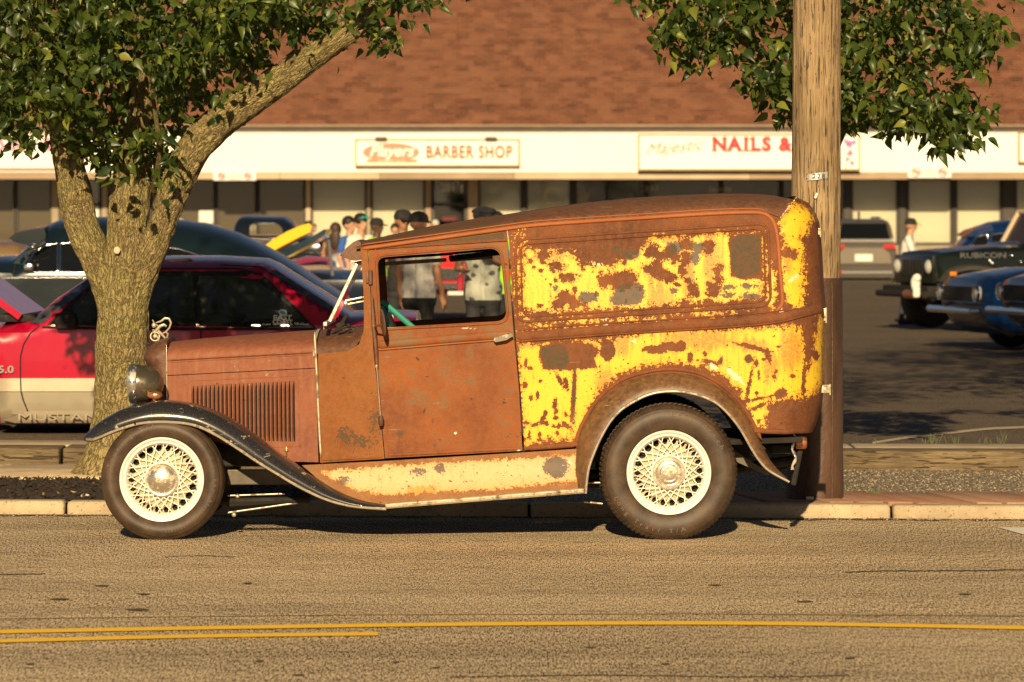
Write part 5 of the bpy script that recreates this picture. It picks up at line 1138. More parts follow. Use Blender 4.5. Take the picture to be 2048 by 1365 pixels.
# ---- running board and apron
apt = interp([(600, 930), (770, 922), (1046, 905), (1160, 897)])
ap_o = [(604, 931), (770, 922.5), (1046, 905.5), (1157, 898), (1156, 982), (1000, 994), (770, 1010), (700, 998), (640, 962)]
FA = {'yel': lambda x, y: np.clip(soft(sdf(x, y, [(636, 942), (770, 931), (1046, 915), (1156, 907), (1154, 964), (1000, 980), (840, 988), (770, 992), (705, 980), (660, 956)]), 9), 0, 1)*.86-.0+0*x,
      'dk': lambda x, y: 1.0*soft(np.maximum.reduce([ell(x, y, 1112, 934, 34, 26), ell(x, y, 838, 944, 24, 12), ell(x, y, 880, 938, 16, 14), ell(x, y, 688, 962, 20, 12), ell(x, y, 930, 964, 30, 5), ell(x, y, 815, 975, 24, 6)])-5, 10),
      'bleed': lambda x, y: np.clip(np.maximum.reduce([ell(x, y, 845, 980, 46, 14)/10, ell(x, y, 650, 945, 34, 20)/24, ell(x, y, 690, 980, 70, 14)/16]), 0, 1), 'wht': lambda x, y: .42*soft(np.maximum.reduce([ell(x, y, 1135, 925, 20, 26), ell(x, y, 1000, 930, 60, 12)]), 10)}
panel('running_board_apron', ap_o, lambda x, y: YB+.012-.075*np.clip((y-apt(x))/88, 0, 1)**2.2, M_cream, van, sp=5, thick=.012, fields=FA, mirror=YC)
for sg in (1, -1):
    mb = MB(); a0, a1 = np.array(P(771, 1009, YN)), np.array(P(1167, 978, YN)); b0, b1 = np.array(P(771, 1018, YN)), np.array(P(1168, 987, YN)); G = []
    for t_ in np.linspace(0, 1, 24):
        a = a0*(1-t_)+a1*t_; b = b0*(1-t_)+b1*t_; m_ = (a+b)/2
        G.append([(p[0], (YN+d) if sg > 0 else 2*YC-(YN+d), p[2]) for p, d in ((a+np.array([0, 0, .003]), .16), (a+np.array([0, 0, .002]), .012), (a, .002), (a*.7+b*.3, -.002), (m_, .004), (a*.3+b*.7, -.002), (b, .004), (b, .16))])
    mb.grid(G); mb.build('running_board', M_silver, van, True, ang=40)
# ---- visor, windscreen
vis_o = catmull([(679, 512), (690, 499), (706, 485), (716, 482), (722, 486)], 3)+[(722, 500), (722, 519)]+catmull([(722, 519), (712, 522), (700, 520), (679, 513)], 3)[1:-1]
slab('sun_visor', vis_o, M_top, van, lambda x, y: Pa(x, y, YC-.55-.0*x), YC, 5, .004, 4, fields=F0)
def bar(mb, a, b, w, d):
    a, b = np.array(a), np.array(b); t_ = b-a; L = np.linalg.norm(t_); ang = math.atan2(t_[2], t_[0]); mb.box(tuple((a+b)/2), (L, d, w), rot=(0, -ang, 0), bev=min(w, d)*.2)
wt, wb_ = (714, 528), (659, 644)
mb = MB()
for Y in (YC-.54, YC+.54): bar(mb, P(*wt, Y), P(*wb_, Y), .020, .025)
for q in (0, 1):
    p = wt if q == 0 else wb_; c = P(*p, YC); mb.box(c, (.022, 1.06, .022), bev=.004)
ws = mb.build('windscreen', M_wm, van)
a, b = np.array(P(wt[0], wt[1], YC-.53)), np.array(P(wb_[0], wb_[1], YC-.53)); mk('glass', [a, b, b+np.array([0, 1.06, 0]), a+np.array([0, 1.06, 0])], [(0, 1, 2, 3)], M_glass, ws)
mb = MB(); 
for dd in (0, 8): bar(mb, P(690, 602+dd, YC-.56), P(736, 593+dd, YC-.56), .008, .01)
mb.ell(P(691, 607, YC-.565), (.014, .008, .014)); mb.build('windscreen_arm', M_wm, van)
mb = MB(); mb.box(P(681, 650, YC-.5), (.05, .03, .03), bev=.008, rot=(0, -.5, 0)); mb.box(P(688, 640, YC-.5), (.02, .025, .07), bev=.005, rot=(0, .5, 0)); mb.ell(P(697, 652, YC-.5), (.014, .014, .014)); mb.build('windscreen_hinge', M_under, van, True)
# hinges, strut, mirror, handle
mb = MB()
for x, y, h_ in ((741, 556, 30),): a = P(x, y, float(Yside(x, y))-.018); r = .012; mb.lathe([(-h_/2/370, .004), (-h_/2/370+.006, r), (h_/2/370-.004, r), (h_/2/370, .008)], 12, 'Z', a); mb.box((a[0]-.01, a[1]+.012, a[2]), (.03, .012, .06), bev=.003)
mb.build('hinge', M_top, van, True, attrs=None)
ys_ = YB-.035
mb = MB(); mb.tube([P(744, 592, ys_), P(747, 650, ys_), P(752, 700, ys_), P(754, 732, ys_)], [.006, .013, .010, .005], 10); st = mb.build('door_strut', M_top, van, True)
mb = MB(); mb.tube([P(753, 730, ys_), P(757, 780, ys_), P(761, 832, ys_)], .0035, 8); mb.ell(P(753, 733, ys_), (.008, .008, .012)); mb.build('rod', M_wm, st, True)
mb = MB(); c = P(762, 841, ys_); mb.lathe([(-.032, .001), (-.03, .010), (-.01, .015), (.015, .014), (.024, .010), (.026, .001)], 14, 'Z', c); mb.build('rubber_foot', simple('brown_rubber', (.09, .04, .025), .6), st, True)
ym = YB-.15
mb = MB(); c = np.array(P(766, 646, ym)); V = []; mb.ell((0, 0, 0), (.010, .052, .076), 24, 12); V = np.concatenate(mb.V); Rm = np.array(Euler((0, R(-7), R(14))).to_matrix()); V = V @ Rm.T+c
mr = mk('door_mirror', V, mb.F, M_top, van, True, attrs={k: np.zeros(len(V)) for k in F0})
mb = MB(); mb.tube([P(750, 654, YB), P(751, 653, ym+.04), P(763, 650, ym)], .006, 8); mb.build('arm', M_top, mr, True)
mb = MB(); yh = YB-.045
mb.add([P(987, 680, yh-.004), P(989, 676, yh-.01), P(1010, 670, yh-.012), P(1024, 667, yh-.008), P(1026, 673, yh-.006), P(1012, 681, yh-.010), P(991, 685, yh-.006), P(987, 680, yh+.01), P(989, 676, yh+.01), P(1010, 670, yh+.01), P(1024, 667, yh+.01), P(1026, 673, yh+.01), P(1012, 681, yh+.01), P(991, 685, yh+.01)], [tuple(range(7))]+[(i, i+7, (i+1) % 7+7, (i+1) % 7) for i in range(7)]+[tuple(range(13, 6, -1))])
mb.lathe([(0, .010), (.05, .014)], 12, 'Y', P(1017, 671, yh)); mb.build('door_handle', M_chrome, van, True, ang=30)
# ---- rear hardware
for (x0, y0, x1, y1) in ((1633, 770, 1660, 786), (1644, 617, 1652, 642), (1636, 457, 1641, 470)): mb = MB(); a, b = np.array(P(x0, y0, YB+.26)), np.array(P(x1, y1, YB+.26)); mb.box(tuple((a+b)/2), (abs(b[0]-a[0]), .02, abs(b[2]-a[2])), bev=.002); mb.tube([(b[0], YB+.255, a[2]+.004), (b[0], YB+.255, b[2]-.012)], .005, 8); mb.build('rear_hinge', M_silver, van, True)
mb = MB(); c = P(1603, 886, YB+.15); mb.lathe([(-.03, .001), (-.03, .032), (-.02, .036), (.02, .034), (.028, .028), (.03, .001)], 18, 'X', c); mb.tube([c, (c[0]-.03, c[1]+.05, c[2]+.06)], .012, 8); mb.build('tail_lamp', M_copper, van, True)
mb = MB(); pts = [P(1588+4*math.sin(i*1.3), 868+i*8, YB+.14) for i in range(10)]; mb.tube(pts, [.006+.004*(i % 2) for i in range(10)], 8); mb.build('hanging_cable', M_chrome, van, True)
mb = MB(); mb.box(P(1560, 890, YC), (.16, .9, .05), bev=.01); mb.box(P(1593, 935, YB+.2), (.03, .06, .20), bev=.01, rot=(0, .2, 0)); mb.build('rear_crossmember', M_under, van)
mb = MB()
mb.add([P(1452, 890, YB+.25), P(1540, 948, YB+.25), P(1536, 952, YB+.25), P(1475, 925, YB+.25)], [(0, 1, 2, 3)]); mb.build('rear_bracket', M_frm, van)
# ---- chassis: rails, axle, rods, engine mass
mb = MB()
for Y in (YC-.33, YC+.33):
    bar(mb, P(320, 915, Y), P(1500, 900, Y), .11, .05)
mb.build('frame_rail', M_under, van)
mb = MB(); bar(mb, P(455, 955, YC-.30), P(640, 953, YC-.30), .085, .03); mb.build('frame_horn', M_frm, van)
for (a, b, r, m_) in (((455, 992), (570, 988), .005, M_wm), ((455, 1026), (610, 1004), .005, M_wm), ((440, 1004), (620, 1000), .020, M_under), ((455, 1010), (600, 1000), .014, M_under), ((1168, 966), (1205, 966), .005, M_wm), ((1168, 1004), (1205, 1008), .005, M_wm)): mb = MB(); mb.tube([P(*a, YC-.42), P(*b, YC-.42)], r, 8); mb.build('suspension_rod', m_, van, True)
for q in ((475, 993), (468, 1030)): mb = MB(); mb.ell(P(*q, YC-.43), (.013, .012, .013)); mb.build('bolt', M_wm, van, True)
mb = MB(); mb.tube([(P(323, 960, YC)[0], YN+.22, P(0, 960, YC)[2]), (P(323, 960, YC)[0], 2*YC-YN-.22, P(0, 960, YC)[2])], .035, 12); mb.tube([(P(1338, 946, YC)[0], YN+.24, P(0, 946, YC)[2]), (P(1338, 946, YC)[0], 2*YC-YN-.24, P(0, 946, YC)[2])], .045, 12)
mb.ell(P(1338, 946, YC), (.14, .14, .14)); mb.tube([P(760, 968, YC), P(1338, 946, YC)], .035, 12); mb.tube([P(640, 975, YC-.2), P(1300, 965, YC-.2), P(1590, 920, YC-.2)], .028, 10)
mb.box(P(520, 850, YC), (.62, .40, .45), bev=.05); mb.box(P(700, 930, YC), (.40, .3, .3), bev=.05); mb.build('driveline', M_under, van, True, ang=30)
# floor, bulkhead added to block light, inside skins
fl = [P(762, 898, YC), P(1590, 868, YC)]; mb = MB(); bar(mb, fl[0], fl[1], .03, 1.22); mb.box(P(1030, 560, YC), (.02, 1.16, .66)) ; mb.box(P(728, 760, YC), (.03, 1.10, .50)); mb.build('floor_pan', M_int, van)
mb = MB(); bar(mb, P(740, 700, YC), P(740, 700, YC)+np.array([.001, 0, 0]), .01, .01) if False else None
mb.box((P(985, 0, YC)[0], YC, P(0, 735, YC)[2]), (.14, 1.05, .42), bev=.04, rot=(0, .12, 0)); mb.box((P(930, 0, YC)[0], YC, P(0, 800, YC)[2]), (.44, 1.05, .16), bev=.04); mb.build('bench_seat', simple('brown_vinyl', (.03, .02, .016), .6), van, True, ang=30)
mb = MB(); c = np.array(P(800, 690, YC-.30)); mb.tube([(c[0]+.06*math.cos(a)*1.0, c[1]+.19*math.sin(a), c[2]+.17*math.cos(a)*-1) for a in np.linspace(0, 2*math.pi, 25)[:-1]], .011, 8, closed=True); mb.tube([tuple(c), tuple(c+np.array([-.2, 0, -.16]))], .016, 8)
mb.build('steering_wheel', M_under, van, True)
# far window header rails seen through the cab, interior skins of the far door
yf_ = 2*YC-YB-.05
M_headl = simple('headliner_rail', (.34, .25, .14), .7, 0, .2, 6)
mb = MB(); bar(mb, P(770, 528, yf_), P(893, 520, yf_), .022, .02); bar(mb, P(901, 519, yf_), P(985, 513, yf_), .030, .02); mb.build('header_rail', M_headl, van)
mb = MB(); bar(mb, P(765, 517, yf_-.03), P(905, 508, yf_-.03), .016, .03); bar(mb, P(895, 508, yf_-.03), P(1004, 498, yf_-.03), .014, .03); bar(mb, P(903, 513, yf_-.02), P(903, 524, yf_-.02), .018, .02); bar(mb, P(898, 517, yf_-.025), P(1004, 505, yf_-.025), .030, .02); mb.build('header_rail', M_int, van)
mb = MB(); mb.box(P(764, 535, YC-.3), (.035, .10, .085), bev=.012); mb.tube([P(766, 520, YC-.3), P(764, 505, YC-.3)], .006, 6); mb.build('cabin_mirror', M_under, van, True)
# ---- wheels
def tyre_mat():
    m, nt, bs = newmat('dusty_tyre'); oc = ocoord(nt); n = noise(nt, oc, 9, 4, .6); f = noise(nt, oc, 90, 3, .7)
    col = mix(nt, ramp(nt, n, .35, .7), (.030, .018, .011), (.085, .052, .030)); col = mix(nt, ramp(nt, f, .5, .8, 0, .3), col, (.14, .095, .06)); setin(nt, bs, Base_Color=col, Roughness=.55); bump(nt, bs, f, .15, .002); return m
M_tyre = tyre_mat(); M_tlet = simple('tyre_letter', (.15, .10, .06), .6); M_wpaint = simple('wheel_white', (.88, .85, .76), .4, 0, .06, 14); M_wdish = simple('shaded_dish', (.52, .43, .28), .6, 0, .2, 14); M_drum = simple('brake_drum', (.014, .011, .009), .8)  # dish colour darkened to stand for shade between the white spokes
M_cap = wornmetal('hub_cap', (.72, .66, .56), (.55, .45, .33), .22, .9, 24)
def wheel(px, py, Rt, tread, texts, emb, capc, rz=0.0, far=False):
    c = np.array(P(px, py, YN)); s = YN/F; Rr = 82*s; w = .19
    o0 = thing('wheel', None, None, (0, 0, 0)); o0.parent = van; o0.location = Vector((c[0], YN+.02 if not far else 2*YC-YN-.02, c[2]))-van.location; o0.rotation_euler = (0, 0, rz+(math.pi if far else 0))
    mb = MB(); Ro = Rt
    def mod(a, r, an):
        if not tread: return r+(.0015*(math.sin(an*90) > .3) if r > Ro*.95 else 0)
        if r > Ro*.93: return r-.0075*(math.sin(an*84+(a*20)) > .35)*min(1, (r-Ro*.93)/(Ro*.03))
        return r
    prof = [(.05, Rr*.97), (.012, Rr*1.0), (.0, Rr*1.04), (-.012, Rr*1.12), (-.021, Rr+(Ro-Rr)*.40), (-.022, Rr+(Ro-Rr)*.55), (-.017, Rr+(Ro-Rr)*.70), (-.010, Rr+(Ro-Rr)*.76), (-.009, Rr+(Ro-Rr)*.78), (.002, Ro*.935), (.010, Ro*.962), (.018, Ro*.982), (.028, Ro*.994), (.05, Ro), (.08, Ro-.004 if tread else Ro), (.082, Ro-.008), (.088, Ro-.008), (.09, Ro), (.14, Ro), (.165, Ro*.985), (.185, Ro*.94), (.205, Rr+(Ro-Rr)*.5), (.19, Rr*1.02), (.15, Rr*.97)]
    mb.lathe(prof, 252 if tread else 180, 'Y', (0, 0, 0), mod=mod); V = np.concatenate(mb.V)
    low = V[:, 2] < -Ro*.985; V[low, 2] = -Ro*.985+(V[low, 2]+Ro*.985)*.15
    mk('tyre', V, mb.F, M_tyre, o0, True, 30, local=True)
    mb = MB()
    for (t_, rr, a0, sz, inw, stp) in texts: arc_text(mb, t_, Rr+(Ro-Rr)*rr, a0, sz, -.0225, inw, .0022, sx=1.15, step=stp)
    if mb.V: mk('tyre_lettering', np.concatenate(mb.V), mb.F, M_tlet, o0, local=True)
    mb = MB(); mb.lathe([(.02, Rr*.99), (-.006, Rr*1.035), (-.012, Rr*1.02), (-.010, Rr*.985), (.004, Rr*.955), (.010, Rr*.93), (.007, Rr*.90), (.016, Rr*.87), (.045, Rr*.845), (.055, Rr*.83)], 96); mk('rim', np.concatenate(mb.V), mb.F, M_wpaint, o0, True, 40, local=True)
    # spoke dish with a ring of holes
    ro = Rr*.86; hr = []; nh = 22
    ring = lambda r, n, ph=0: [(r*math.cos(2*math.pi*k/n+ph), r*math.sin(2*math.pi*k/n+ph)) for k in range(n)]
    for k in range(nh): a = 2*math.pi*k/nh; hr.append([(Rr*.765*math.cos(a)+.0200*math.cos(b), Rr*.765*math.sin(a)+.0200*math.sin(b)) for b in np.linspace(0, 2*math.pi, 9)[:-1]])
    V2, T, B = cdt(ring(ro, 96), hr, .011); rr = np.hypot(V2[:, 0], V2[:, 1]); dep = np.interp(rr, [0, Rr*.4, Rr*.68, Rr*.86], [.028, .030, .046, .056])
    mk('wheel_dish', np.stack([V2[:, 0], dep+.012, V2[:, 1]], 1), [tuple(t) for t in T], M_wdish, o0, True, 60, local=True)
    mb = MB(); mb.lathe([(.10, .001), (.095, Rr*.9)], 40); mk('brake_drum', np.concatenate(mb.V), mb.F, M_drum, o0, local=True)
    mb = MB(); mb.lathe([(.04, Rr*.44), (.012, Rr*.42), (.004, Rr*.41), (.0, Rr*.39)], 48); mk('hub', np.concatenate(mb.V), mb.F, M_wpaint, o0, True, local=True)
    ns = 20; ps = []
    for sgn in (1, -1):
        a0 = 0; a1 = sgn*2*math.pi/ns*2.5; mb = MB()
        mb.tube([(Rr*.40*math.cos(a0), .016, Rr*.40*math.sin(a0)), (Rr*.87*math.cos(a1), .030+.006*sgn, Rr*.87*math.sin(a1))], .0027, 6)
        for k in range(ns):
            if k == 0: o = mk('spoke', np.concatenate(mb.V), mb.F, M_wpaint, o0, True, 60, local=True); pr_ = o
            else: o = inst(pr_, o0)
            o.rotation_euler = (0, 2*math.pi*(k+(.5 if sgn > 0 else 0))/ns, 0)
    rc = 32.5*s; mb = MB(); mb.lathe([(.012, rc), (-.012, rc), (-.018, rc*.97), (-.017, rc*.88), (-.012, rc*.84), (-.018, rc*.80), (-.030, rc*.5), (-.034, rc*.2), (-.035, .001)] if emb != 'V8' else [(.012, rc), (-.010, rc), (-.016, rc*.96), (-.016, rc*.84), (-.013, rc*.80), (-.024, rc*.72), (-.026, rc*.58), (-.023, rc*.55), (-.029, rc*.50), (-.030, rc*.36), (-.027, rc*.34), (-.028, .001)], 56)
    mk('hub_cap', np.concatenate(mb.V), mb.F, M_cap, o0, True, 28, local=True)
    mb = MB(); V, Fc = text_mesh(emb, .030 if emb == 'V8' else .028, .0012, shear=.25); mb.add(np.stack([V[:, 0], -.0285-V[:, 2]*(1.5 if emb == 'V8' else 5), V[:, 1]-(0 if emb == 'V8' else .006)], 1)-np.array([0, .001 if emb == 'V8' else .004, 0]), Fc)
    mk('emblem', np.concatenate(mb.V), mb.F, M_silver, o0, local=True)
    mb = MB(); va = R(-14 if emb != 'V8' else 188); mb.tube([(Rr*.80*math.cos(va), .02, Rr*.80*math.sin(va)), (Rr*.86*math.cos(va), -.012, Rr*.86*math.sin(va))], .004, 8); mk('valve_stem', np.concatenate(mb.V), mb.F, M_drum, o0, True, local=True)
    return o0
sF = YN/F
TF = [('Touring T/A', .60, -42, .034, False, .115), ('RADIAL', .60, 105, .020, False, .10), ('TUBELESS 205/70R15', .55, 145, .016, True, .062)]
TR = [('BFGoodrich', .62, 34, .036, False, .118), ('Long Trail T/A', .62, 205, .034, True, .105), ('TOUR', .45, -95, .014, False, .06)]
wheel(323, 960, 123.5*sF, False, TF, 'Ford', 0, rz=0.0)
wheel(1338, 946, 138.5*sF, True, TR, 'V8', 0)
wheel(323, 960, 123.5*sF, False, [], 'Ford', 0, far=True); wheel(1338, 946, 138.5*sF, True, [], 'V8', 0, far=True)
# teal folded chair leaning in the cab
M_teal = simple('teal_plastic', (.03, .30, .22), .35, 0, .1, 9); M_teal2 = simple('teal_cloth', (.05, .36, .26), .6, 0, .1, 9)
ch = thing('folded_umbrella', 'teal folded beach umbrella leaning inside the cab behind the driver window', 'umbrella', P(800, 690, YC+.1))
mb = MB(); mb.tube([P(764, 602, YC), P(840, 668, YC), P(900, 720, YC)], [.014, .018, .012], 10); mb.build('furled_canopy', M_teal, ch, True)
mb = MB(); mb.tube([P(766, 612, YC+.05), P(778, 660, YC+.05), P(784, 720, YC+.05)], [.012, .026, .022], 10); mb.build('canopy_fold', M_teal2, ch, True); mb = MB(); mb.tube([P(784, 622, YC+.03), P(794, 720, YC+.03)], .005, 6); mb.build('pole', M_paper, ch, True)
# ================================================================ OTHER VEHICLES
M_cglass = simple('tinted_glass', (.006, .007, .007), .05, 0, .1, 3, 0, .6); M_bglass = simple('sky_lit_glass', (.05, .07, .08), .06, 0, .1, 3, 0, .8)
M_rub = simple('car_tyre', (.02, .018, .016), .7); M_alloy = simple('alloy', (.45, .43, .40), .3, .8, .1); M_chr = simple('bright_chrome', (.85, .83, .8), .12, 1.0, .03)
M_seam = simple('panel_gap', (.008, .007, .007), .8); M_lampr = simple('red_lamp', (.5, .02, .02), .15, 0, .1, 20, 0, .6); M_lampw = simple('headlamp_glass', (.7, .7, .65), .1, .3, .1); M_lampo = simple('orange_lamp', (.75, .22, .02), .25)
def bodyfn(outline, Yp, belt, roof, tum, rd, rpx, bulge=.03, zc=None):
    def to(px, py):
        d = pdist(px, py, outline); q = np.clip(1-d/rpx, 0, 1)
        Y = Yp+tum*np.clip((belt-py)/max(1, belt-roof), 0, 1)+rd*(1-np.sqrt(np.clip(1-q*q, 0, 1)))
        if zc is not None: Y = Y-bulge*np.cos(np.clip((py-zc)/(1.2*(zc-belt)+1e-6), -1, 1)*1.57)
        return Pa(px, py, Y)
    return to
def cwheel(parent, px, py, r, Y, far, rim=.62, kind='alloy', rad_=None, w=.2):
    for Yw, sg in ((Y, 1), (far, -1)):
        c = P(px, py, Y); c = (c[0], Yw, c[2]); R_ = (r*Y/F); mb = MB(); mb.lathe([(sg*.04, R_*rim), (0, R_*rim*1.03), (-sg*.01, R_*.8), (sg*.0, R_*.93), (sg*.03, R_), (sg*w*.8, R_), (sg*w, R_*.9), (sg*w, R_*rim)], 48, 'Y', c); t = mb.build('wheel', M_rub, parent, True)
        mb = MB(); mb.lathe([(sg*.035, R_*rim), (sg*.02, R_*rim*.96), (sg*.05, R_*rim*.85), (sg*.06, R_*.3), (sg*.03, R_*.2), (sg*.02, .001)], 36, 'Y', c)
        for k in range(5): a = k*2*math.pi/5+.3; mb.tube([(c[0], c[1]+sg*.03, c[2]), (c[0]+R_*rim*.92*math.cos(a), c[1]+sg*.035, c[2]+R_*rim*.92*math.sin(a))], R_*.06, 6)
        mb.build('rim', M_alloy if kind == 'alloy' else M_chr, t, True)
def arc(cx, cy, r, a0, a1, n=9): return [(cx+r*math.cos(R(a)), cy+r*math.sin(R(a))) for a in np.linspace(a0, a1, n)]
def flush(name, poly, to, mat, parent, off=.004, sp=12, **k):
    tt = lambda x, y: to(x, y)+np.array([0, -off, 0]); return panel(name, poly, None, mat, parent, sp=sp, thick=.01, to=tt, **k)
def line_bead(name, path, to, mat, parent, w=.012, h=.004, closed=False):
    Yf = lambda x, y: to(x, y)[:, 1]; return bead(name, path, Yf, w, h, mat, parent, closed=closed, taper=False, sp=10)
# ---- red and silver hatchback
YM = 29.8; YMc = YM+.87
mus = thing('parked_car', 'red over silver hatchback coupe with its bonnet up parked behind the tree', 'car', P(240, 870, YMc)); M_red_p = carpaint('red_paint', (.42, .003, .032)); M_silv = simple('champagne_silver', (.27, .235, .17), .42, .2, .06, 4, 0, .3); M_silv2 = simple('pale_champagne', (.50, .43, .32), .4, .2, .06, 4, 0, .3)
mo = [(-335, 702), (-332, 770), (-300, 838), (-215, 845)]+arc(-105, 788, 96, 150, 30)[::1][0:0]+[(-205, 845)]+[(-105+98*math.cos(R(a)), 790-98*math.sin(R(a))) for a in np.linspace(205, -25, 14)]+[(0, 848), (470, 848)]+[(580+98*math.cos(R(a)), 790-98*math.sin(R(a))) for a in np.linspace(205, -25, 14)]+[(690, 845), (770, 835), (830, 800), (838, 740), (836, 660), (832, 640), (770, 636), (700, 640), (660, 612), (600, 574), (548, 541), (525, 531), (440, 526), (330, 526), (262, 530), (215, 541), (175, 560), (110, 604), (62, 644), (20, 654), (-80, 668), (-200, 684), (-310, 696)]
to = bodyfn(mo, YM, 650, 530, .16, .10, 26, .012, 760)
slab('body', mo, M_red_p, mus, to, YMc, 14, .05, 8, ang=30)
flush('trim_and_roof_shade', [(90, 654), (176, 572), (228, 544), (320, 536), (470, 536), (524, 546), (562, 584), (634, 658), (400, 657)], to, M_seam, mus, .001); flush('window', [(100, 648), (178, 584), (232, 560), (300, 552), (386, 552), (392, 652), (250, 655)], to, M_cglass, mus, .008); flush('window', [(398, 652), (398, 552), (470, 552), (520, 566), (552, 590), (627, 656), (500, 655)], to, M_cglass, mus, .008)  # black trim round the glass, run up over the roof edge as painted shade
flush('windscreen', [(60, 645), (172, 561), (214, 543), (226, 547), (170, 580), (84, 648)], to, M_bglass, mus, .002); flush('rear_window', [(538, 538), (552, 540), (606, 575), (664, 612), (688, 632), (660, 622), (596, 582)], to, M_bglass, mus, .002)
for pp, mm, w in (([(79, 652), (60, 668), (47, 690), (41, 715), (41, 752), (45, 793), (55, 820), (190, 822), (400, 822), (402, 655)], M_seam, .012), ([(84, 655), (240, 659), (630, 659)], M_seam, .02), ([(440, 530), (520, 534), (600, 582)], M_seam, .01), ([(100, 648), (178, 584), (232, 558), (300, 550), (440, 547)], M_seam, .025)): line_bead('trim', pp, to, mm, mus, w)
low = [(0, 757), (470, 757), (480, 745), (482, 845), (0, 845)]
flush('lower_cladding', [(-6, 757), (478, 757), (472, 846), (2, 846)], to, M_silv, mus, .010); flush('lower_cladding', [(682, 757), (836, 745), (832, 800), (770, 834), (690, 842)], to, M_silv, mus, .010); flush('lower_cladding', [(-332, 757), (-212, 757), (-206, 842), (-300, 836), (-330, 770)], to, M_silv, mus, .010)
flush('side_moulding', [(-4, 757), (476, 757), (474, 783), (-2, 783)], to, M_silv2, mus, .022); flush('side_skirt', [(52, 824), (470, 824), (471, 846), (30, 846), (8, 840)], to, M_silv2, mus, .030)
line_bead('trim', [(41, 757), (42, 783), (46, 800), (55, 822)], lambda x, y: to(x, y)+np.array([0, -.024, 0]), M_seam, mus, .01)
flush('sunroof', [(318, 520), (380, 517), (388, 522), (384, 530), (320, 530)], lambda x, y: Pa(x, y, YM+.35), M_cglass, mus, 0)
mb = MB(); c = P(132, 642, YM-.06); mb.box(c, (.16, .12, .12), bev=.03); mb.build('door_mirror', M_seam, mus, True)
# raised bonnet
hd = [P(36, 640, YM+.1), P(-240, 436, YM+.1)]; mb = MB(); a, b = np.array(hd[0]), np.array(hd[1]); t_ = (b-a)/np.linalg.norm(b-a); nn = np.array([-t_[2], 0, t_[0]])*-.05
mb.add([a, b, b+nn, a+nn]+[q+np.array([0, 1.5, 0]) for q in (a, b, b+nn, a+nn)], [(0, 1, 2, 3), (7, 6, 5, 4), (0, 4, 5, 1), (1, 5, 6, 2), (2, 6, 7, 3), (3, 7, 4, 0)]); mb.build('bonnet', M_red_p, mus)
mb = MB(); c = P(23, 630, YM-.02); mb.box((c[0]+.02, YM+.8, c[2]-.03), (.28, 1.3, .06), bev=.02); mb.build('cowl_panel', M_seam, mus, True)
cwheel(mus, -105, 792, 80, YM+.03, 2*YMc-YM-.03); cwheel(mus, 580, 792, 80, YM+.03, 2*YMc-YM-.03)
mb = MB(); c = P(12, 740, YM-.028); sign_text(mb, '5.0', c, .075, .006, sx=1.3, offset=.002); mb.build('badge', M_chr, mus)
mb = MB(); c = P(132, 835, YM-.055); sign_text(mb, 'MUSTANG', c, .070, .003, sx=2.2); mb.build('skirt_lettering', M_silv, mus)
yw = float(to(np.array([565.]), np.array([640.]))[0, 1])-.020
mb = MB()
for t_, x, y, s_, k in (('EAST', 565, 636, .050, 1.25), ('COAST', 565, 644.5, .040, 1.15), ('MUSTANG', 565, 651.5, .032, 2.0), ('Motion', 603, 650, .040, .9)): sign_text(mb, t_, P(x, y, yw), s_, .001, sx=k, offset=.0012, shear=.3 if s_ == .034 and k == 1 else 0)
mb.build('sticker_lettering', M_paper, mus)
mb = MB(); c = P(565, 626.5, yw); mb.prism([(c[0]+dx*.0037, c[2]-dy*.0037) for dx, dy in ((-9, -3), (-2, -8), (8, -5), (9, 2), (3, 9), (-5, 5))], yw-.001, yw+.003); mb.build('sticker', M_paper, mus)
mb = MB(); mb.prism([(c[0]+dx*.0037, c[2]-dy*.0037) for dx, dy in ((-7, -2), (-1, -5), (6, -3), (6, 1), (0, 3))], yw-.004, yw-.001); mb.build('sticker', simple('blue_print', (.02, .35, .6), .5), mus)
# ---- chopped dark green coupe
YG = 40.0; YGc = 40.95
mer = thing('parked_car', 'dark green chopped vintage coupe with sun visor and rounded roof behind the red hatchback', 'car', P(240, 761, YGc)); M_grn = carpaint('dark_green_paint', (.006, .014, .020), .2)
go_ = [(-340, 600), (-300, 560), (-200, 545), (-60, 532), (22, 527), (40, 512), (60, 494), (84, 466), (110, 455), (150, 450.5), (250, 449), (350, 455), (410, 464), (470, 482), (530, 511), (590, 547), (640, 582), (690, 612), (722, 650), (724, 700), (700, 728), (640, 735)]+[(560+70*math.cos(R(a)), 715-60*math.sin(R(a))) for a in np.linspace(-15, 195, 9)]+[(480, 742), (0, 742)]+[(-120+70*math.cos(R(a)), 715-66*math.sin(R(a))) for a in np.linspace(-15, 195, 9)]+[(-330, 720)]
tg_ = bodyfn(go_, YG, 545, 460, .22, .16, 30, .0, 640)
slab('body', go_, M_grn, mer, tg_, YGc, 14, .08, 8, ang=40)
for w_ in ([(53, 545), (58, 522), (68, 505), (92, 491), (115, 487), (115, 545)], [(121, 545), (121, 487), (190, 484), (262, 485), (264, 546)], [(326, 520), (326, 494), (360, 499), (392, 509), (415, 521)]):
    flush('window', w_, tg_, M_cglass, mer); line_bead('window_trim', w_, lambda x, y: tg_(x, y)-np.array([0, .005, 0]), M_chr, mer, .014, .008, True)
flush('windscreen', [(26, 527), (44, 509), (62, 496), (70, 500), (54, 520), (48, 530)], tg_, M_bglass, mer, .002)
flush('rear_window', [(540, 520), (600, 556), (632, 582), (620, 582), (560, 545), (532, 522)], tg_, M_bglass, mer, .003)
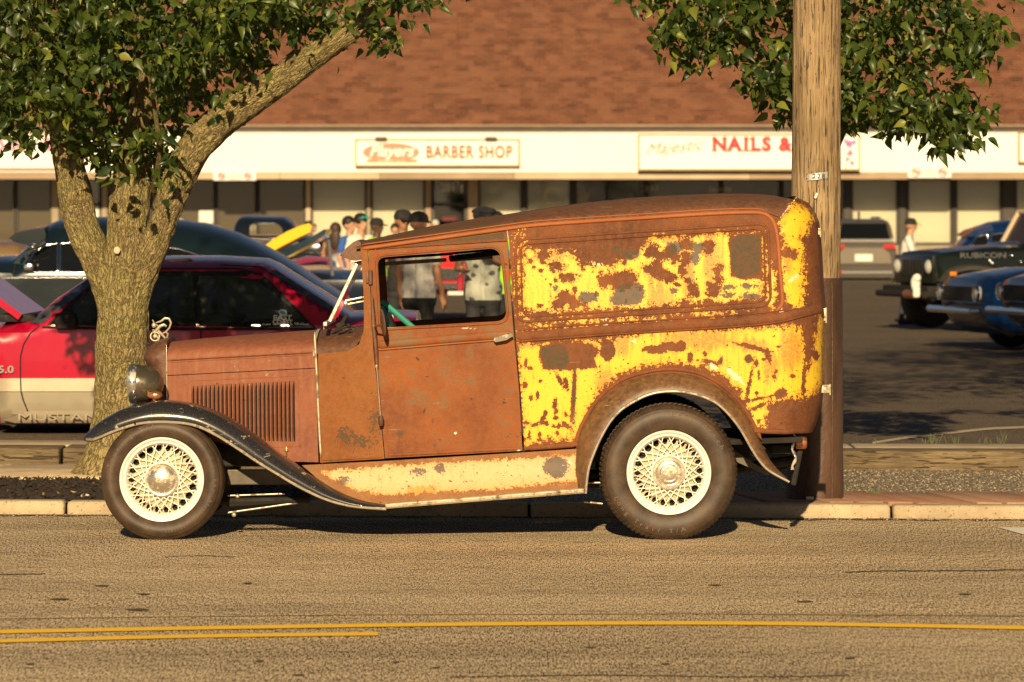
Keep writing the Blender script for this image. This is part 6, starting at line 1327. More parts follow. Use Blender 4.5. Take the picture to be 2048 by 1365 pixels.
slab('sun_visor', [(17, 477), (32, 466), (60, 460), (88, 457), (92, 470), (88, 490), (60, 492), (30, 485)], M_grn, mer, lambda x, y: Pa(x, y, YG+.2), YGc, 12, .03, 5)
for pp in ([(30, 528), (26, 560), (24, 640), (28, 730)], [(300, 470), (296, 560), (300, 735)]): line_bead('door_gap', pp, tg_, M_seam, mer, .012, .002)
line_bead('side_trim', [(-200, 560), (30, 556), (260, 556), (560, 585)], tg_, M_chr, mer, .006, .003)
mb = MB(); c = P(64, 497, YG+.02); mb.tube([P(52, 507, YG+.05), P(75, 494, YG), P(90, 483, YG)], [.012, .02, .03], 8); mb.ell(P(66, 494, YG-.04), (.05, .05, .03)); mb.build('spotlight', M_chr, mer, True)
mb = MB(); mb.box(P(58, 535, YG-.05), (.10, .08, .07), bev=.02); mb.build('door_mirror', M_chr, mer, True)
cwheel(mer, -120, 708, 62, YG+.1, 2*YGc-YG-.1, .55, 'chr'); cwheel(mer, 560, 708, 62, YG+.1, 2*YGc-YG-.1, .55, 'chr')
# ---- generic simple side-on car
def sidecar(nm, lab, cat, Yp, wid, out, belt, roof, wins, wheels, paint, tum=.16, rd=.12, rpx=14, rot=0, pivot=None, gmat=None, see=False):
    gy = HY+1.6*F/Yp; xs = [p[0] for p in out]; pv = pivot or ((min(xs)+max(xs))/2)
    Yc_ = Yp+wid/2; t = thing(nm, lab, cat, P(pv, gy, Yp if pivot else Yc_)); f = bodyfn(out, Yp, belt, roof, tum, rd, rpx, .004, (belt+gy)/2)
    slab('body', out, paint, t, f, Yc_, max(6, rpx*.7), .06, 6, holes=wins if see else (), ang=35)
    for w_ in wins:
        if not see: flush('window', w_, f, gmat or M_cglass, t, sp=8)
        line_bead('window_trim', w_, lambda x, y: f(x, y)-np.array([0, .005, 0]), M_chr if not see else paint, t, .02, .008, True)
    for (x, y, r) in wheels: cwheel(t, x, y, r, Yp+.04, 2*Yc_-Yp-.04)
    t.rotation_euler = (0, 0, rot); return t, f
YPk = 62.0
pk, f = sidecar('parked_truck', 'black pickup truck cab seen above the dark green coupe roof', 'pickup truck', YPk, 1.9, [(220, 610), (220, 472), (300, 470), (466, 470), (470, 450), (476, 441), (486, 438), (566, 440), (582, 450), (600, 478), (700, 486), (712, 520), (712, 610), (690, 618), (240, 618)], 480, 440, [[(497, 478), (499, 452), (506, 447), (556, 448), (564, 455), (572, 478)]], [(290, 600), (640, 600)] and [(290, 600, 44), (640, 600, 44)], carpaint('black_paint', (.008, .012, .02)), see=True)
tn, f = sidecar('parked_car', 'tan roofed sedan partly showing behind the tree and green coupe', 'car', 55.0, 1.8, [(200, 640), (200, 500), (260, 490), (300, 462), (330, 454), (400, 453), (430, 459), (452, 478), (520, 492), (530, 560), (520, 640)], 490, 455, [[(350, 485), (352, 463), (405, 462), (425, 468), (440, 485)]], [(260, 632, 46), (470, 632, 46)], carpaint('tan_paint', (.45, .33, .17)), gmat=M_bglass)
# ---- navy car with raised bonnet, yellow car with raised bonnet, red car
nv, f = sidecar('parked_car', 'navy blue muscle car with its dark bonnet propped open', 'car', 45.0, 1.8, [(520, 690), (518, 600), (530, 566), (600, 551), (740, 552), (800, 580), (812, 640), (806, 690)], 560, 550, [], [(600, 690, 58), (770, 690, 56)], carpaint('navy_paint', (.008, .014, .035)))
def slabhood(name, pts, Y, wd, mat, parent): mb = MB(); mb.prism([(P(x, y, Y)[0], P(x, y, Y)[2]) for x, y in pts], Y, Y+wd); return mb.build(name, mat, parent)
slabhood('bonnet', [(532, 513), (575, 497), (625, 473), (648, 459), (652, 461), (651, 468), (630, 484), (600, 500), (570, 516), (548, 520)], 45.1, 1.5, carpaint('navy_bonnet', (.012, .03, .05)), nv)
mb = MB(); mb.tube([P(657, 480, 45.1), P(665, 552, 45.1)], .02, 8); mb.build('prop_rod', M_alloy, nv, True)
M_yel = carpaint('yellow_paint', (.80, .52, .03))
yc, f = sidecar('parked_car', 'yellow car whose bright yellow bonnet stands open behind the navy bonnet', 'car', 50.0, 1.8, [(490, 660), (490, 560), (520, 545), (645, 541), (700, 550), (706, 620), (700, 660)], 548, 541, [], [(550, 655, 50), (660, 655, 50)], M_yel)
slabhood('bonnet', [(528, 507), (526, 495), (545, 480), (575, 463), (600, 452), (618, 447), (623, 452), (621, 464), (600, 474), (565, 492), (540, 506)], 50.1, 1.5, M_yel, yc)
rc, f = sidecar('parked_car', 'small red car between the yellow bonnet and the windscreen of the van', 'car', 52.5, 1.7, [(566, 640), (566, 545), (582, 529), (610, 522), (650, 524), (664, 532), (668, 600), (664, 640)], 535, 524, [], [(600, 635, 40), (650, 635, 40)], carpaint('red_paint2', (.55, .02, .02)))
wc_, f = sidecar('parked_car', 'white car in the far row glimpsed beside the van windscreen', 'car', 57.0, 1.7, [(640, 610), (640, 540), (655, 520), (700, 505), (760, 500), (820, 512), (860, 530), (866, 580), (860, 610)], 530, 505, [[(690, 528), (712, 510), (760, 506), (800, 514), (820, 528)]], [(690, 605, 38), (820, 605, 38)], carpaint('white_paint', (.7, .68, .62)))
# ---- red classic facing the camera, seen through the cab
YK = 62.0; k = F/YK; kt = thing('parked_car', 'red classic car with chrome grille facing the street seen through the van window', 'car', P(912, HY+1.6*k, YK+2)); M_cr = carpaint('classic_red', (.50, .03, .03))
def fp(poly, y0, y1, nm, mat, bev=False):
    mb = MB(); n = len(poly); A = [P(x, y, YK) for x, y in poly]; mb.prism([(a[0], a[2]) for a in A], y0, y1); return mb.build(nm, mat, kt)
fp([(800, 590), (798, 545), (806, 528), (830, 520), (912, 514), (994, 520), (1018, 528), (1026, 545), (1024, 590)], YK, YK+4.6, 'body', M_cr)
fp([(838, 524), (858, 484), (880, 476), (944, 476), (966, 484), (986, 524)], YK+1.6, YK+3.6, 'cabin', M_cr)
fp([(812, 560), (812, 537), (1012, 537), (1012, 560)], YK-.06, YK, 'grille', M_chr)
for y in (541, 546, 551, 556): fp([(850, y+1.4), (850, y), (974, y), (974, y+1.4)], YK-.09, YK-.06, 'grille_slat', M_seam)
for x in (824, 1000): mb = MB(); mb.lathe([(-.06, .001), (-.05, .08), (0, .10)], 20, 'Y', P(x, 548, YK-.05)); mb.build('headlight', M_lampw, kt, True)
fp([(796, 578), (796, 566), (1028, 566), (1028, 578)], YK-.22, YK-.02, 'bumper', M_chr); fp([(896, 590), (896, 579), (928, 579), (928, 590)], YK-.12, YK-.1, 'number_plate', M_paper)
for x in (822, 1002): mb = MB(); c = P(x, 600, YK+.8); mb.lathe([(-.1, .1), (-.1, .28), (-.08, .32), (.08, .32), (.1, .28), (.1, .1)], 24, 'X', c); mb.build('wheel', M_rub, kt, True)
# ---- grey SUV seen from behind
YS = 107.0; sv = thing('parked_suv', 'grey SUV seen from behind just right of the utility pole', 'car', P(1728, HY+1.6*F/YS, YS+2.4)); M_gry = carpaint('grey_paint', (.08, .072, .062)); M_gry2 = carpaint('pale_grey_paint', (.20, .175, .14))
def sp_(poly, y0, y1, nm, mat, smooth=False):
    mb = MB(); A = [P(x, y, YS) for x, y in poly]; mb.prism([(a[0], a[2]) for a in A], y0, y1); return mb.build(nm, mat, sv)
sp_(rrect([(1664, 552), (1662, 500), (1672, 478), (1784, 478), (1794, 500), (1792, 552)], 6), YS+.1, YS+4.8, 'body', M_gry)
G = []
for (y, dd, k) in ((478, .10, 1), (455, .35, .95), (444, .55, .88), (438, .9, .72)):
    hw_ = 60*k*YS/F; c = P(1728, y, YS); G.append([(c[0]-hw_, YS+4.3-dd, c[2]), (c[0]-hw_, YS+dd, c[2]), (c[0]+hw_, YS+dd, c[2]), (c[0]+hw_, YS+4.3-dd, c[2])])
mb = MB(); mb.grid(G, wrap=True); mb.add(G[-1], [(0, 1, 2, 3)]); mb.build('cabin', M_gry, sv)
mb = MB(); q = [P(1676, 478, YS+.08), P(1780, 478, YS+.08), P(1772, 447, YS+.42), P(1684, 447, YS+.42)]; mb.add(q+[(a[0], a[1]+.02, a[2]) for a in q], [(0, 1, 2, 3), (4, 7, 6, 5)]+[(i, i+4, (i+1) % 4+4, (i+1) % 4) for i in range(4)]); mb.build('rear_window', M_cglass, sv)
sp_([(1668, 484), (1668, 480), (1788, 480), (1788, 484)], YS+.06, YS+.1, 'tailgate_trim', M_chr); sp_(rrect([(1672, 528), (1676, 508), (1690, 496), (1766, 496), (1780, 508), (1784, 528)], 3), YS+.04, YS+.1, 'tailgate', M_gry2)
for a, b in ((1664, 1690), (1766, 1792)): sp_([(a, 498), (a+2, 489), (b-2, 489), (b, 498)], YS+.02, YS+.12, 'tail_light', M_lampr)
sp_([(1710, 523), (1710, 509), (1745, 509), (1745, 523)], YS+.0, YS+.03, 'number_plate', M_paper)
sp_(rrect([(1664, 556), (1664, 530), (1792, 530), (1792, 556)], 3), YS-.08, YS+.12, 'bumper', M_gry); sp_([(1672, 547), (1672, 543), (1784, 543), (1784, 547)], YS-.11, YS-.07, 'bumper_strip', M_chr); sp_([(1670, 548), (1670, 541), (1684, 541), (1684, 548)], YS-.12, YS-.1, 'reflector', M_lampr)
for x in (1676, 1780):
    for yy in (YS+.9, YS+3.8): mb = MB(); c = P(x, 541, YS); mb.lathe([(-.11, .1), (-.11, .33), (-.08, .37), (.08, .37), (.11, .33), (.11, .1)], 24, 'X', (c[0], yy, LOTZ+.37)); mb.build('wheel', M_rub, sv, True)
mb = MB(); c = P(1718, 440, YS+.9); mb.tube([c, (c[0], c[1]+.05, c[2]+.22)], .03, 6)
for x in (1690, 1766): mb.tube([(P(x, 437, YS)[0], YS+1, P(x, 437, YS)[2]+.02), (P(x, 437, YS)[0], YS+3.4, P(x, 437, YS)[2]+.02)], .03, 6)
mb.build('roof_rail', M_seam, sv, True)['kind'] = 'stuff'
# ---- dark green off-roader
YJ = 57.5; jp = thing('parked_offroader', 'dark green open off-road vehicle with chunky tyres and tan windscreen frame at right', 'off-roader', P(1830, HY+1.6*F/YJ, YJ)); M_jg = carpaint('olive_green_paint', (.006, .009, .006), .3)
jo = [(1832, 600), (1828, 560), (1826, 515), (1834, 506), (1870, 502), (1950, 497), (2010, 494), (2020, 488), (2060, 488), (2062, 520), (2400, 520), (2410, 560), (2400, 610), (2330, 612)]+[(2260-i*16, 612-30*math.sin(math.pi*i/8)) for i in range(0, 9)]+[(2080, 618), (1975, 616), (1962, 575), (1935, 558), (1880, 556), (1856, 575), (1850, 598)]
tj = bodyfn(jo, YJ, 500, 490, .02, .06, 12, .02, 560); YJc = YJ+.78
slab('body', jo, M_jg, jp, tj, YJc, 8, .03, 6, ang=35)
mb = MB(); c = P(1826, 540, YJ); zc_ = c[2]; mb.box((c[0]-.03, YJc, zc_), (.12, 1.45, .42), bev=.04); mb.build('grille', M_jg, jp, True)
for k_ in range(7): mb = MB(); mb.box((c[0]-.095, YJc-.36+k_*.12, zc_+.02), (.02, .05, .24), bev=.008); mb.build('grille_slot', M_seam, jp, True)
for yy in (YJ+.2, 2*YJc-YJ-.2): mb = MB(); mb.lathe([(-.14, .001), (-.13, .06), (-.10, .10), (-.04, .11)], 20, 'X', (c[0], yy, zc_+.04)); mb.build('headlight', M_lampw, jp, True)
fl = catmull([(1826, 566), (1836, 548), (1856, 536), (1896, 532), (1934, 539), (1952, 555), (1966, 585)], 5)
for sg in (0, 1):
    G = [[(P(x, y, YJ)[0], (YJ+d if not sg else 2*YJc-YJ-d), P(x, y, YJ)[2]+dz) for d, dz in ((-.22, -.06), (-.22, -.01), (-.19, .01), (.1, .02))] for x, y in fl]; mb = MB(); mb.grid(G); mb.build('fender_flare', M_seam if False else simple('flare_plastic', (.05, .045, .04), .5), jp, True)
mb = MB(); c = P(1845, 548, YJ-.23); mb.box(c, (.10, .03, .06), bev=.01); mb.build('marker_light', M_lampo, jp)
for x in (1900, 2330): cwheel(jp, x, 605, 57, YJ-.17, 2*YJc-YJ+.17, .5, w=.28)
mb = MB(); c = P(1800, 582, YJc); mb.box((c[0], YJc, c[2]), (.22, 1.7, .16), bev=.03); mb.tube([(c[0]-.16, YJ-.1, c[2]-.04), (c[0]-.16, 2*YJc-YJ+.1, c[2]-.04)], .05, 10); mb.box((c[0]+.15, YJc, c[2]+.02), (.3, .8, .12)); mb.build('bumper', M_seam, jp, True)
mb = MB(); mb.tube([(c[0]-.20, YJ+.1, c[2]-.04), (c[0]-.20, YJ+.5, c[2]-.04)], .065, 12); mb.build('winch', M_copper, jp, True)
mb = MB(); mb.ell((c[0]-.26, YJ+.0, c[2]+.12), (.07, .07, .13)); mb.ell((c[0]-.26, YJ-.05, c[2]+.20), (.06, .05, .06)); mb.box((c[0]-.26, YJ-.02, c[2]), (.10, .08, .16), bev=.03); mb.build('tow_hook_cover', M_paper, jp, True)
mb = MB()
for sg in (0, 1): yy = YJ+.08 if not sg else 2*YJc-YJ-.08; a, b = np.array(P(2052, 492, YJ)), np.array(P(2092, 424, YJ)); mb.tube([(a[0], yy, a[2]), (b[0], yy, b[2])], .045, 8)
for q in (a, b): mb.tube([(q[0], YJ+.08, q[2]), (q[0], 2*YJc-YJ-.08, q[2])], .04, 8)
mb.build('windscreen_frame', M_tan2, jp, True)
mk('windscreen', [(a[0], YJ+.1, a[2]), (b[0], YJ+.1, b[2]), (b[0], 2*YJc-YJ-.1, b[2]), (a[0], 2*YJc-YJ-.1, a[2])], [(0, 1, 2, 3)], simple('tan_reflection_glass', (.035, .022, .014), .25), jp)  # tan reflection is tinted into the glass colour
mb = MB()
for yy in (YJ+.1, 2*YJc-YJ-.1): mb.tube([P(2095, 520, YJ)[:1]+(yy, P(2095, 520, YJ)[2]), (P(2100, 425, YJ)[0], yy, P(2100, 425, YJ)[2]), (P(2300, 428, YJ)[0], yy, P(2300, 428, YJ)[2]), (P(2320, 520, YJ)[0], yy, P(2320, 520, YJ)[2])], .04, 8)
mb.tube([(P(2040, 426, YJ)[0], YJ+.1, P(2040, 426, YJ)[2]), (P(2100, 425, YJ)[0], YJ+.1, P(2100, 425, YJ)[2])], .035, 8); mb.build('roll_bar', M_seam, jp, True)['kind'] = 'stuff'
mb = MB(); c = P(1918, 512, YJ-.055); sign_text(mb, 'RUBICON', c, .11, .004, sx=1.5); mb.build('lettering', M_alloy, jp)
for (x, y) in ((1933, 522), (1980, 512), (2008, 540), (1938, 527), (2000, 524)): mb = MB(); mb.ell(P(x, y, YJ-.05), (.03, .03, .03)); mb.build('bolt_cap', M_chr, jp, True)
jp.rotation_euler = (0, 0, R(17)); jp.location.x += .38
# ---- blue coupes at the right
def blue(pv, Yp, lab):
    bl_o = [(pv, 612), (pv-2, 585), (pv+6, 566), (pv+30, 557), (pv+110, 546), (pv+260, 541), (pv+300, 536), (pv+380, 490), (pv+420, 480), (pv+560, 480), (pv+640, 520), (pv+760, 545), (pv+790, 600), (pv+780, 660), (pv+720, 670), (pv+60, 672), (pv+20, 650)]
    t, f = sidecar('parked_car', lab, 'car', Yp, 1.8, bl_o, 540, 482, [[(pv+320, 536), (pv+388, 496), (pv+545, 490), (pv+610, 532)]], [(pv+150, 652, 52), (pv+640, 652, 52)], M_blue, .14, .12, 20, R(12), pv)
    c = np.array(P(pv, 590, Yp)); yc_ = Yp+.9; mb = MB(); mb.box((c[0]-.01, yc_, c[2]), (.05, 1.2, .18), bev=.02); mb.build('grille', M_seam, t, True)
    mb = MB(); mb.tube([(c[0]-.04, yc_-.86, c[2]-.20), (c[0]-.12, yc_-.8, c[2]-.20), (c[0]-.14, yc_+.8, c[2]-.20), (c[0]-.04, yc_+.86, c[2]-.20)], .045, 10); mb.build('bumper', M_chr, t, True)
    for dy in (-.70, .70): mb = MB(); mb.lathe([(-.03, .001), (-.02, .06), (0, .085), (.03, .09)], 20, 'X', (c[0]-.02, yc_+dy, c[2]+.01)); mb.build('headlight', M_lampw, t, True); mb = MB(); mb.lathe([(-.03, .085), (-.035, .10), (.0, .105)], 20, 'X', (c[0]-.02, yc_+dy, c[2]+.01)); mb.build('headlight_ring', M_chr, t, True)
    return t
M_blue = carpaint('blue_paint', (.004, .022, .085), .15)
blue(1968, 48.5, 'blue classic coupe with chrome bumper nosing in at the right edge')
blue(2100, 44.5, 'second blue classic coupe cut off by the right edge, nearest the pavement')
vt, f = sidecar('parked_car', 'dark blue vintage car with roof visor behind the off-road vehicle bonnet', 'car', 70.0, 1.8, [(1915, 600), (1912, 500), (1925, 496), (1940, 476), (1956, 462), (1984, 451), (2020, 446), (2100, 448), (2160, 470), (2230, 490), (2260, 540), (2255, 600)], 492, 450, [[(1944, 492), (1952, 474), (1975, 470), (1978, 492)], [(1984, 492), (1982, 469), (2040, 464), (2060, 492)]], [(1960, 590, 40), (2200, 590, 40)], M_blue)
slabhood('sun_visor', [(1932, 471), (1950, 460), (1984, 449), (1988, 462), (1960, 472), (1940, 474)], 70.1, 1.6, M_blue, vt)
# low dark car between (filler row far left)
sidecar('parked_car', 'brown car in the far row at the left edge under the blinds', 'car', 75.0, 1.8, [(-120, 565), (-118, 500), (-60, 495), (-40, 490), (30, 488), (60, 500), (110, 504), (116, 540), (110, 565)], 505, 488, [], [(-70, 556, 34), (80, 556, 34)], carpaint('brown_paint', (.20, .13, .07)))
# ================================================================ PEOPLE
M_skin = {'light': simple('skin_light', (.50, .27, .17), .55, 0, .06), 'tan': simple('skin_tan', (.36, .18, .10), .55, 0, .06), 'dark': simple('skin_dark', (.09, .045, .028), .5, 0, .06)}
def cloth(n, c): return simple('cloth_'+n, c, .9, 0, .15, 14, .3)
def pattern_cloth():
    m, nt, bs = newmat('cloth_printed'); oc = ocoord(nt); v = N(nt, 'ShaderNodeTexVoronoi', {'Vector': ocoord(nt, (9, 9, 11)), 'Scale': 1.0, 'Randomness': 1.0}).outputs[0]; n = noise(nt, oc, 30, 3)
    k = ramp(nt, mth(nt, 'ADD', v, mth(nt, 'MULTIPLY', mth(nt, 'SUBTRACT', n, .5), .4)), .24, .30, 1, 0); setin(nt, bs, Base_Color=mix(nt, k, (.48, .50, .42), (.10, .11, .10)), Roughness=.9); return m
M_print = pattern_cloth()
CL = {k: cloth(k, c) for k, c in dict(white=(.75, .73, .68), black=(.018, .017, .017), green=(.30, .62, .02), blue=(.03, .12, .42), grey=(.50, .49, .46), denim=(.035, .045, .065), khaki=(.28, .22, .14), brown=(.10, .05, .03), yellow=(.70, .45, .05), lblue=(.35, .42, .62), charcoal=(.04, .04, .045)).items()}; CL['print'] = M_print
M_hairb = simple('hair_brown', (.05, .025, .014), .6, 0, .3, 60); M_hairw = simple('hair_white', (.6, .57, .52), .6, 0, .2, 60); M_hairk = simple('hair_black', (.012, .010, .009), .6, 0, .3, 60); M_lens = simple('mirrored_lens', (.02, .55, .42), .1, .3)
def person(px, Y, h, face, skin, shirt, pants, label, armL=None, armR=None, head=None, vox=.014, sleeve='short', hairm=None, stride=.05, lean=0, hem=.86, cat='person'):
    """face: degrees, 0 looks at the camera, 90 to the right of the picture; arms: list of elbow and wrist offsets in body frame"""
    k = h/1.75; x = (px-CX)*Y/F; root = thing('person', label, cat, (x, Y, LOTZ), R(face))
    S = []  # (a, b, ra, rb, label)
    def s(a, b, ra, rb, l): S.append((np.array(a, float)*k, np.array(b, float)*k, ra*k, rb*k, l))
    for sg in (-1, 1):
        s((sg*.09, 0, .92), (sg*.10, -sg*stride*.5, .50), .092, .062, 'p'); s((sg*.10, -sg*stride*.5, .50), (sg*.11, -sg*stride+.02, .09), .060, .044, 'p')
        s((sg*.11, -sg*stride+.03, .045), (sg*.125, -sg*stride-.14, .035), .044, .036, 'h')
        s((sg*.07, 0, .96), (sg*.06, .01, 1.12), .115, .105, 's' if True else 'p'); s((sg*.06, .01, 1.12), (sg*.085, 0, 1.32), .105, .115, 's'); s((sg*.085, 0, 1.34), (sg*.155, 0, 1.425), .10, .062, 's'); s((sg*.02, 0, 1.43), (sg*.14, 0, 1.44), .05, .05, 's')
        s((sg*.075, 0, .86), (sg*.075, 0, .98), .118, .118, 's' if hem < .9 else 'p')
        A = (armL if sg < 0 else armR) or [(sg*.235, .02, 1.15), (sg*.245, -.06, .90)]
        e, w = np.array(A[0], float), np.array(A[1], float); sh = np.array((sg*.185, 0, 1.41)); m = sh+(e-sh)*.62
        s(sh, m, .060, .054, 's' if sleeve != 'none' else 'k'); s(m, e, .046, .042, 'k' if sleeve != 'long' else 's'); s(e, w, .041, .029, 'k' if sleeve != 'long' else 's')
        d = (w-e)/np.linalg.norm(w-e); side = np.cross(d, (0, 1, 0)); side = side/max(1e-6, np.linalg.norm(side)); n2 = np.cross(side, d); palm = w+d*.075
        s(w, palm, .030, .034, 'k'); s(w+n2*.012, palm+n2*.018, .026, .028, 'k'); s(w-n2*.012, palm-n2*.018, .026, .028, 'k')
        for q, L in zip((-.033, -.011, .011, .033), (.062, .074, .078, .066)):
            b0 = palm+n2*q; b1 = b0+d*L*.6-side*sg*.006; b2 = b1+d*L*.4-side*sg*.018; s(b0, b1, .0115, .0105, 'k'); s(b1, b2, .0105, .009, 'k')
        t0 = w+d*.025-n2*.03; t1 = t0+d*.035-n2*.028; s(t0, t1, .014, .012, 'k'); s(t1, t1+d*.03-n2*.004, .012, .010, 'k')
    s((0, .01, 1.42), (0, -.005, 1.55), .062, .054, 'k'); s((0, .015, 1.655), (0, -.005, 1.66), .088, .085, 'k'); s((0, -.025, 1.60), (0, -.04, 1.575), .064, .045, 'k'); s((0, -.09, 1.645), (0, -.108, 1.618), .011, .015, 'k')
    s((0, -.084, 1.585), (0, -.088, 1.582), .016, .014, 'k')
    for sg in (-1, 1): s((sg*.084, .01, 1.65), (sg*.09, .015, 1.62), .016, .012, 'k'); s((sg*.03, -.082, 1.668), (sg*.045, -.078, 1.668), .012, .012, 'k')
    if lean:
        for i, (a, b, ra, rb, l) in enumerate(S):
            f = lambda p: p+np.array([0, -lean*max(0, p[2]/k-.95)*k, 0]); S[i] = (f(a), f(b), ra, rb, l)
    mb = MB()
    for a, b, ra, rb, l in S:
        n = 10; d = b-a; L = np.linalg.norm(d); d = d/max(L, 1e-6); pts = []; rs = []
        for t_ in (-.98, -.75, -.4, 0): pts.append(a+d*ra*t_); rs.append(max(.001, ra*math.sqrt(1-t_*t_)))
        for t_ in (0, .4, .75, .98): pts.append(b+d*rb*t_); rs.append(max(.001, rb*math.sqrt(1-t_*t_)))
        mb.tube(pts, rs, n)
    me = bpy.data.meshes.new('b'); me.from_pydata(np.concatenate(mb.V).tolist(), [], mb.F); o = bpy.data.objects.new('b', me); COL.objects.link(o)
    md = o.modifiers.new('r', 'REMESH'); md.mode = 'VOXEL'; md.voxel_size = vox; sm_ = o.modifiers.new('s', 'SMOOTH'); sm_.factor = .5; sm_.iterations = 2
    dg = bpy.context.evaluated_depsgraph_get(); dg.update(); m2 = bpy.data.meshes.new_from_object(o.evaluated_get(dg)); bpy.data.objects.remove(o)
    V = np.zeros(len(m2.vertices)*3); m2.vertices.foreach_get('co', V); V = V.reshape(-1, 3); Fc = [tuple(p.vertices) for p in m2.polygons]; bpy.data.meshes.remove(m2)
    C = np.array([V[list(f)].mean(0) for f in Fc]); best = np.full(len(C), 1e9); lab = np.zeros(len(C), int); ids = {'k': 0, 's': 1, 'p': 2, 'h': 3}
    for a, b, ra, rb, l in S:
        ab = b-a; t_ = np.clip(((C-a)@ab)/max(1e-9, ab@ab), 0, 1); d = np.linalg.norm(C-a-t_[:, None]*ab, axis=1)-(ra+(rb-ra)*t_); q = d < best; best[q] = d[q]; lab[q] = ids[l]
    lab[(lab == 1) & (C[:, 2] < (hem*k)) & (np.abs(C[:, 0]) < .2*k)] = 2
    zc = C[:, 2]; V[:, 0] += .006*np.sin(V[:, 2]*38+V[:, 0]*20)*((V[:, 2] > .85*k) & (V[:, 2] < 1.4*k))   # folds
    mk('body', V, Fc, [M_skin[skin], CL[shirt], CL[pants], CL['black']], root, True, 80, mids=lab, local=True)
    hz = 1.66*k
    def H_(name, m, mbx): 
        v = np.concatenate(mbx.V); v = v.copy(); v[:, 1] -= lean*max(0, 1.66-.95)*k; mk(name, v, mbx.F, m, root, True, 50, local=True)
    if head in ('cap', 'capgreen', 'beret'):
        mbx = MB(); col = CL['black'] if head != 'beret' else CL['charcoal']
        mbx.lathe([(-.02*k, .101*k), (.02*k, .102*k), (.055*k, .088*k), (.08*k, .055*k), (.09*k, .001)], 22, 'Z', (0, .005, hz+.02*k)); 
        if head == 'beret': mbx.ell((0.01, .02, hz+.055*k), (.125*k, .13*k, .045*k))
        else: mbx.add([(-.07*k, -.08*k, hz+.005*k), (.07*k, -.08*k, hz+.005*k), (.06*k, -.16*k, hz-.012*k), (0, -.18*k, hz-.012*k), (-.06*k, -.16*k, hz-.012*k)]+[(-.07*k, -.08*k, hz+.013*k), (.07*k, -.08*k, hz+.013*k), (.06*k, -.16*k, hz-.006*k), (0, -.18*k, hz-.005*k), (-.06*k, -.16*k, hz-.006*k)], [(0, 4, 3, 2, 1), (5, 6, 7, 8, 9)]+[(i, (i+1) % 5, (i+1) % 5+5, i+5) for i in range(5)])
        H_('cap', col, mbx)
        if head == 'capgreen': mbx = MB(); mbx.box((0, -.095*k, hz+.045*k), (.07, .02, .04), bev=.005); mbx.box((.08, -.05*k, hz+.04*k), (.02, .06, .04), bev=.004); H_('cap_badge', CL['green'], mbx)
    if head == 'long': mbx = MB(); mbx.ell((0, .025, hz+.02*k), (.105*k, .11*k, .12*k)); mbx.ell((0, .075*k, hz-.14*k), (.11*k, .06*k, .22*k)); H_('hair', M_hairb, mbx)
    if head == 'glasses':
        mbx = MB(); mbx.ell((0, .012, hz+.03*k), (.100*k, .108*k, .105*k)); H_('hair', M_hairk, mbx)
        for sg in (-1, 1): mbx = MB(); mbx.ell((sg*.035*k, -.098*k, hz+.065*k), (.034*k, .014*k, .022*k)); H_('sunglass_lens', M_lens, mbx)
    if head in ('short', 'white'): mbx = MB(); mbx.ell((0, .018, hz+.03*k), (.097*k, .104*k, .10*k)); H_('hair', M_hairk if head == 'short' else M_hairw, mbx)
    return root
armx = lambda ex, ey, ez, wx, wy, wz: [(ex, ey, ez), (wx, wy, wz)]
person(672, 61.5, 1.53, 165, 'tan', 'brown', 'denim', 'long brown haired person seen from behind beside the open bonnets', head='long', sleeve='none')
person(722, 53.3, 1.66, 40, 'light', 'white', 'denim', 'person in white shirt with teal mirrored sunglasses pushed up on dark hair', head='glasses')
person(699, 55.5, 1.63, 60, 'light', 'blue', 'denim', 'person in blue shirt standing half hidden behind the white shirted one', head='short')
person(754, 53.3, 1.62, 60, 'dark', 'green', 'charcoal', 'person in bright green shirt and black cap above the van windscreen', head='cap', hem=.8)
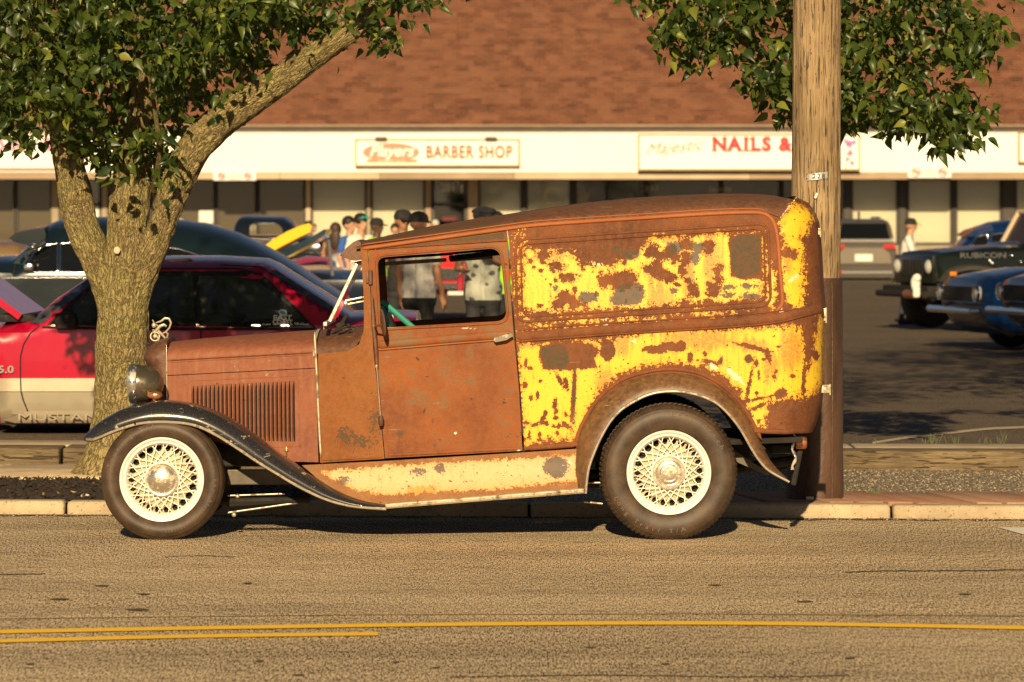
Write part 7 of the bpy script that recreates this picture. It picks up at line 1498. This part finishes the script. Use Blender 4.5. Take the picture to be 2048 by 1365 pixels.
person(806, 43.0, 1.70, 20, 'tan', 'black', 'charcoal', 'person in black shirt and dark cap standing left of the grey shirted one', head='cap', vox=.0115)
person(838, 39.0, 1.67, 150, 'tan', 'grey', 'black', 'person in grey tee shirt and dark cap seen through the van window, arms hanging', head='cap', vox=.0115, hem=.88)
pp = person(966, 39.0, 1.72, 0, 'tan', 'print', 'charcoal', 'person in patterned tee shirt and black beret holding a red drink', armL=armx(-.25, .0, 1.16, -.20, -.20, 1.14), armR=armx(.26, -.02, 1.18, .08, -.20, 1.26), head='beret', vox=.0115, hem=.84)
person(992, 42.5, 1.66, -20, 'tan', 'green', 'black', 'person in bright green shirt behind the patterned tee shirt', head='short')
person(616, 72.0, 1.56, -60, 'light', 'yellow', 'denim', 'small distant person in yellow behind the yellow bonnet', head='short')
person(362, 72.0, 1.60, 120, 'light', 'white', 'khaki', 'white haired distant person just right of the tree trunk', head='white')
person(871, 90.0, 1.58, 0, 'light', 'white', 'khaki', 'distant person in white in front of the dark shop door', head='white')
person(790, 70.0, 1.52, 0, 'light', 'lblue', 'denim', 'distant person in pale blue left of the two dark caps', head='short')
person(1812, 61.5, 1.62, 80, 'light', 'white', 'denim', 'person in white shirt and black cap with green badge walking past the grey SUV', head='capgreen', armL=armx(-.22, -.12, 1.16, -.15, -.36, 1.06), armR=armx(.22, -.12, 1.16, .12, -.36, 1.06), lean=.12, sleeve='long')
# drink held by the person in the patterned shirt
c = P(921, 568, 38.78); mb = MB(); mb.lathe([(-.09, .001), (-.09, .030), (.05, .036), (.052, .030), (.075, .014), (.078, .001)], 16, 'Z', (c[0], c[1], c[2]+.02)); cup = tag(mb.build('drink_cup', simple('red_cup', (.62, .05, .08), .3), None, True), 'bright red drink cup held in the hand of the person in patterned shirt', 'cup')
mb = MB(); mb.tube([(c[0], c[1], c[2]+.09), (c[0]+.01, c[1], c[2]+.17)], .004, 6); mb.build('straw', M_paper, cup)
c = P(1834, 506, 60.8); mb = MB(); mb.box(c, (.26, .2, .03), bev=.006); tag(mb.build('folded_paper', M_paper), 'white folded paper held by the person in white shirt', 'paper')
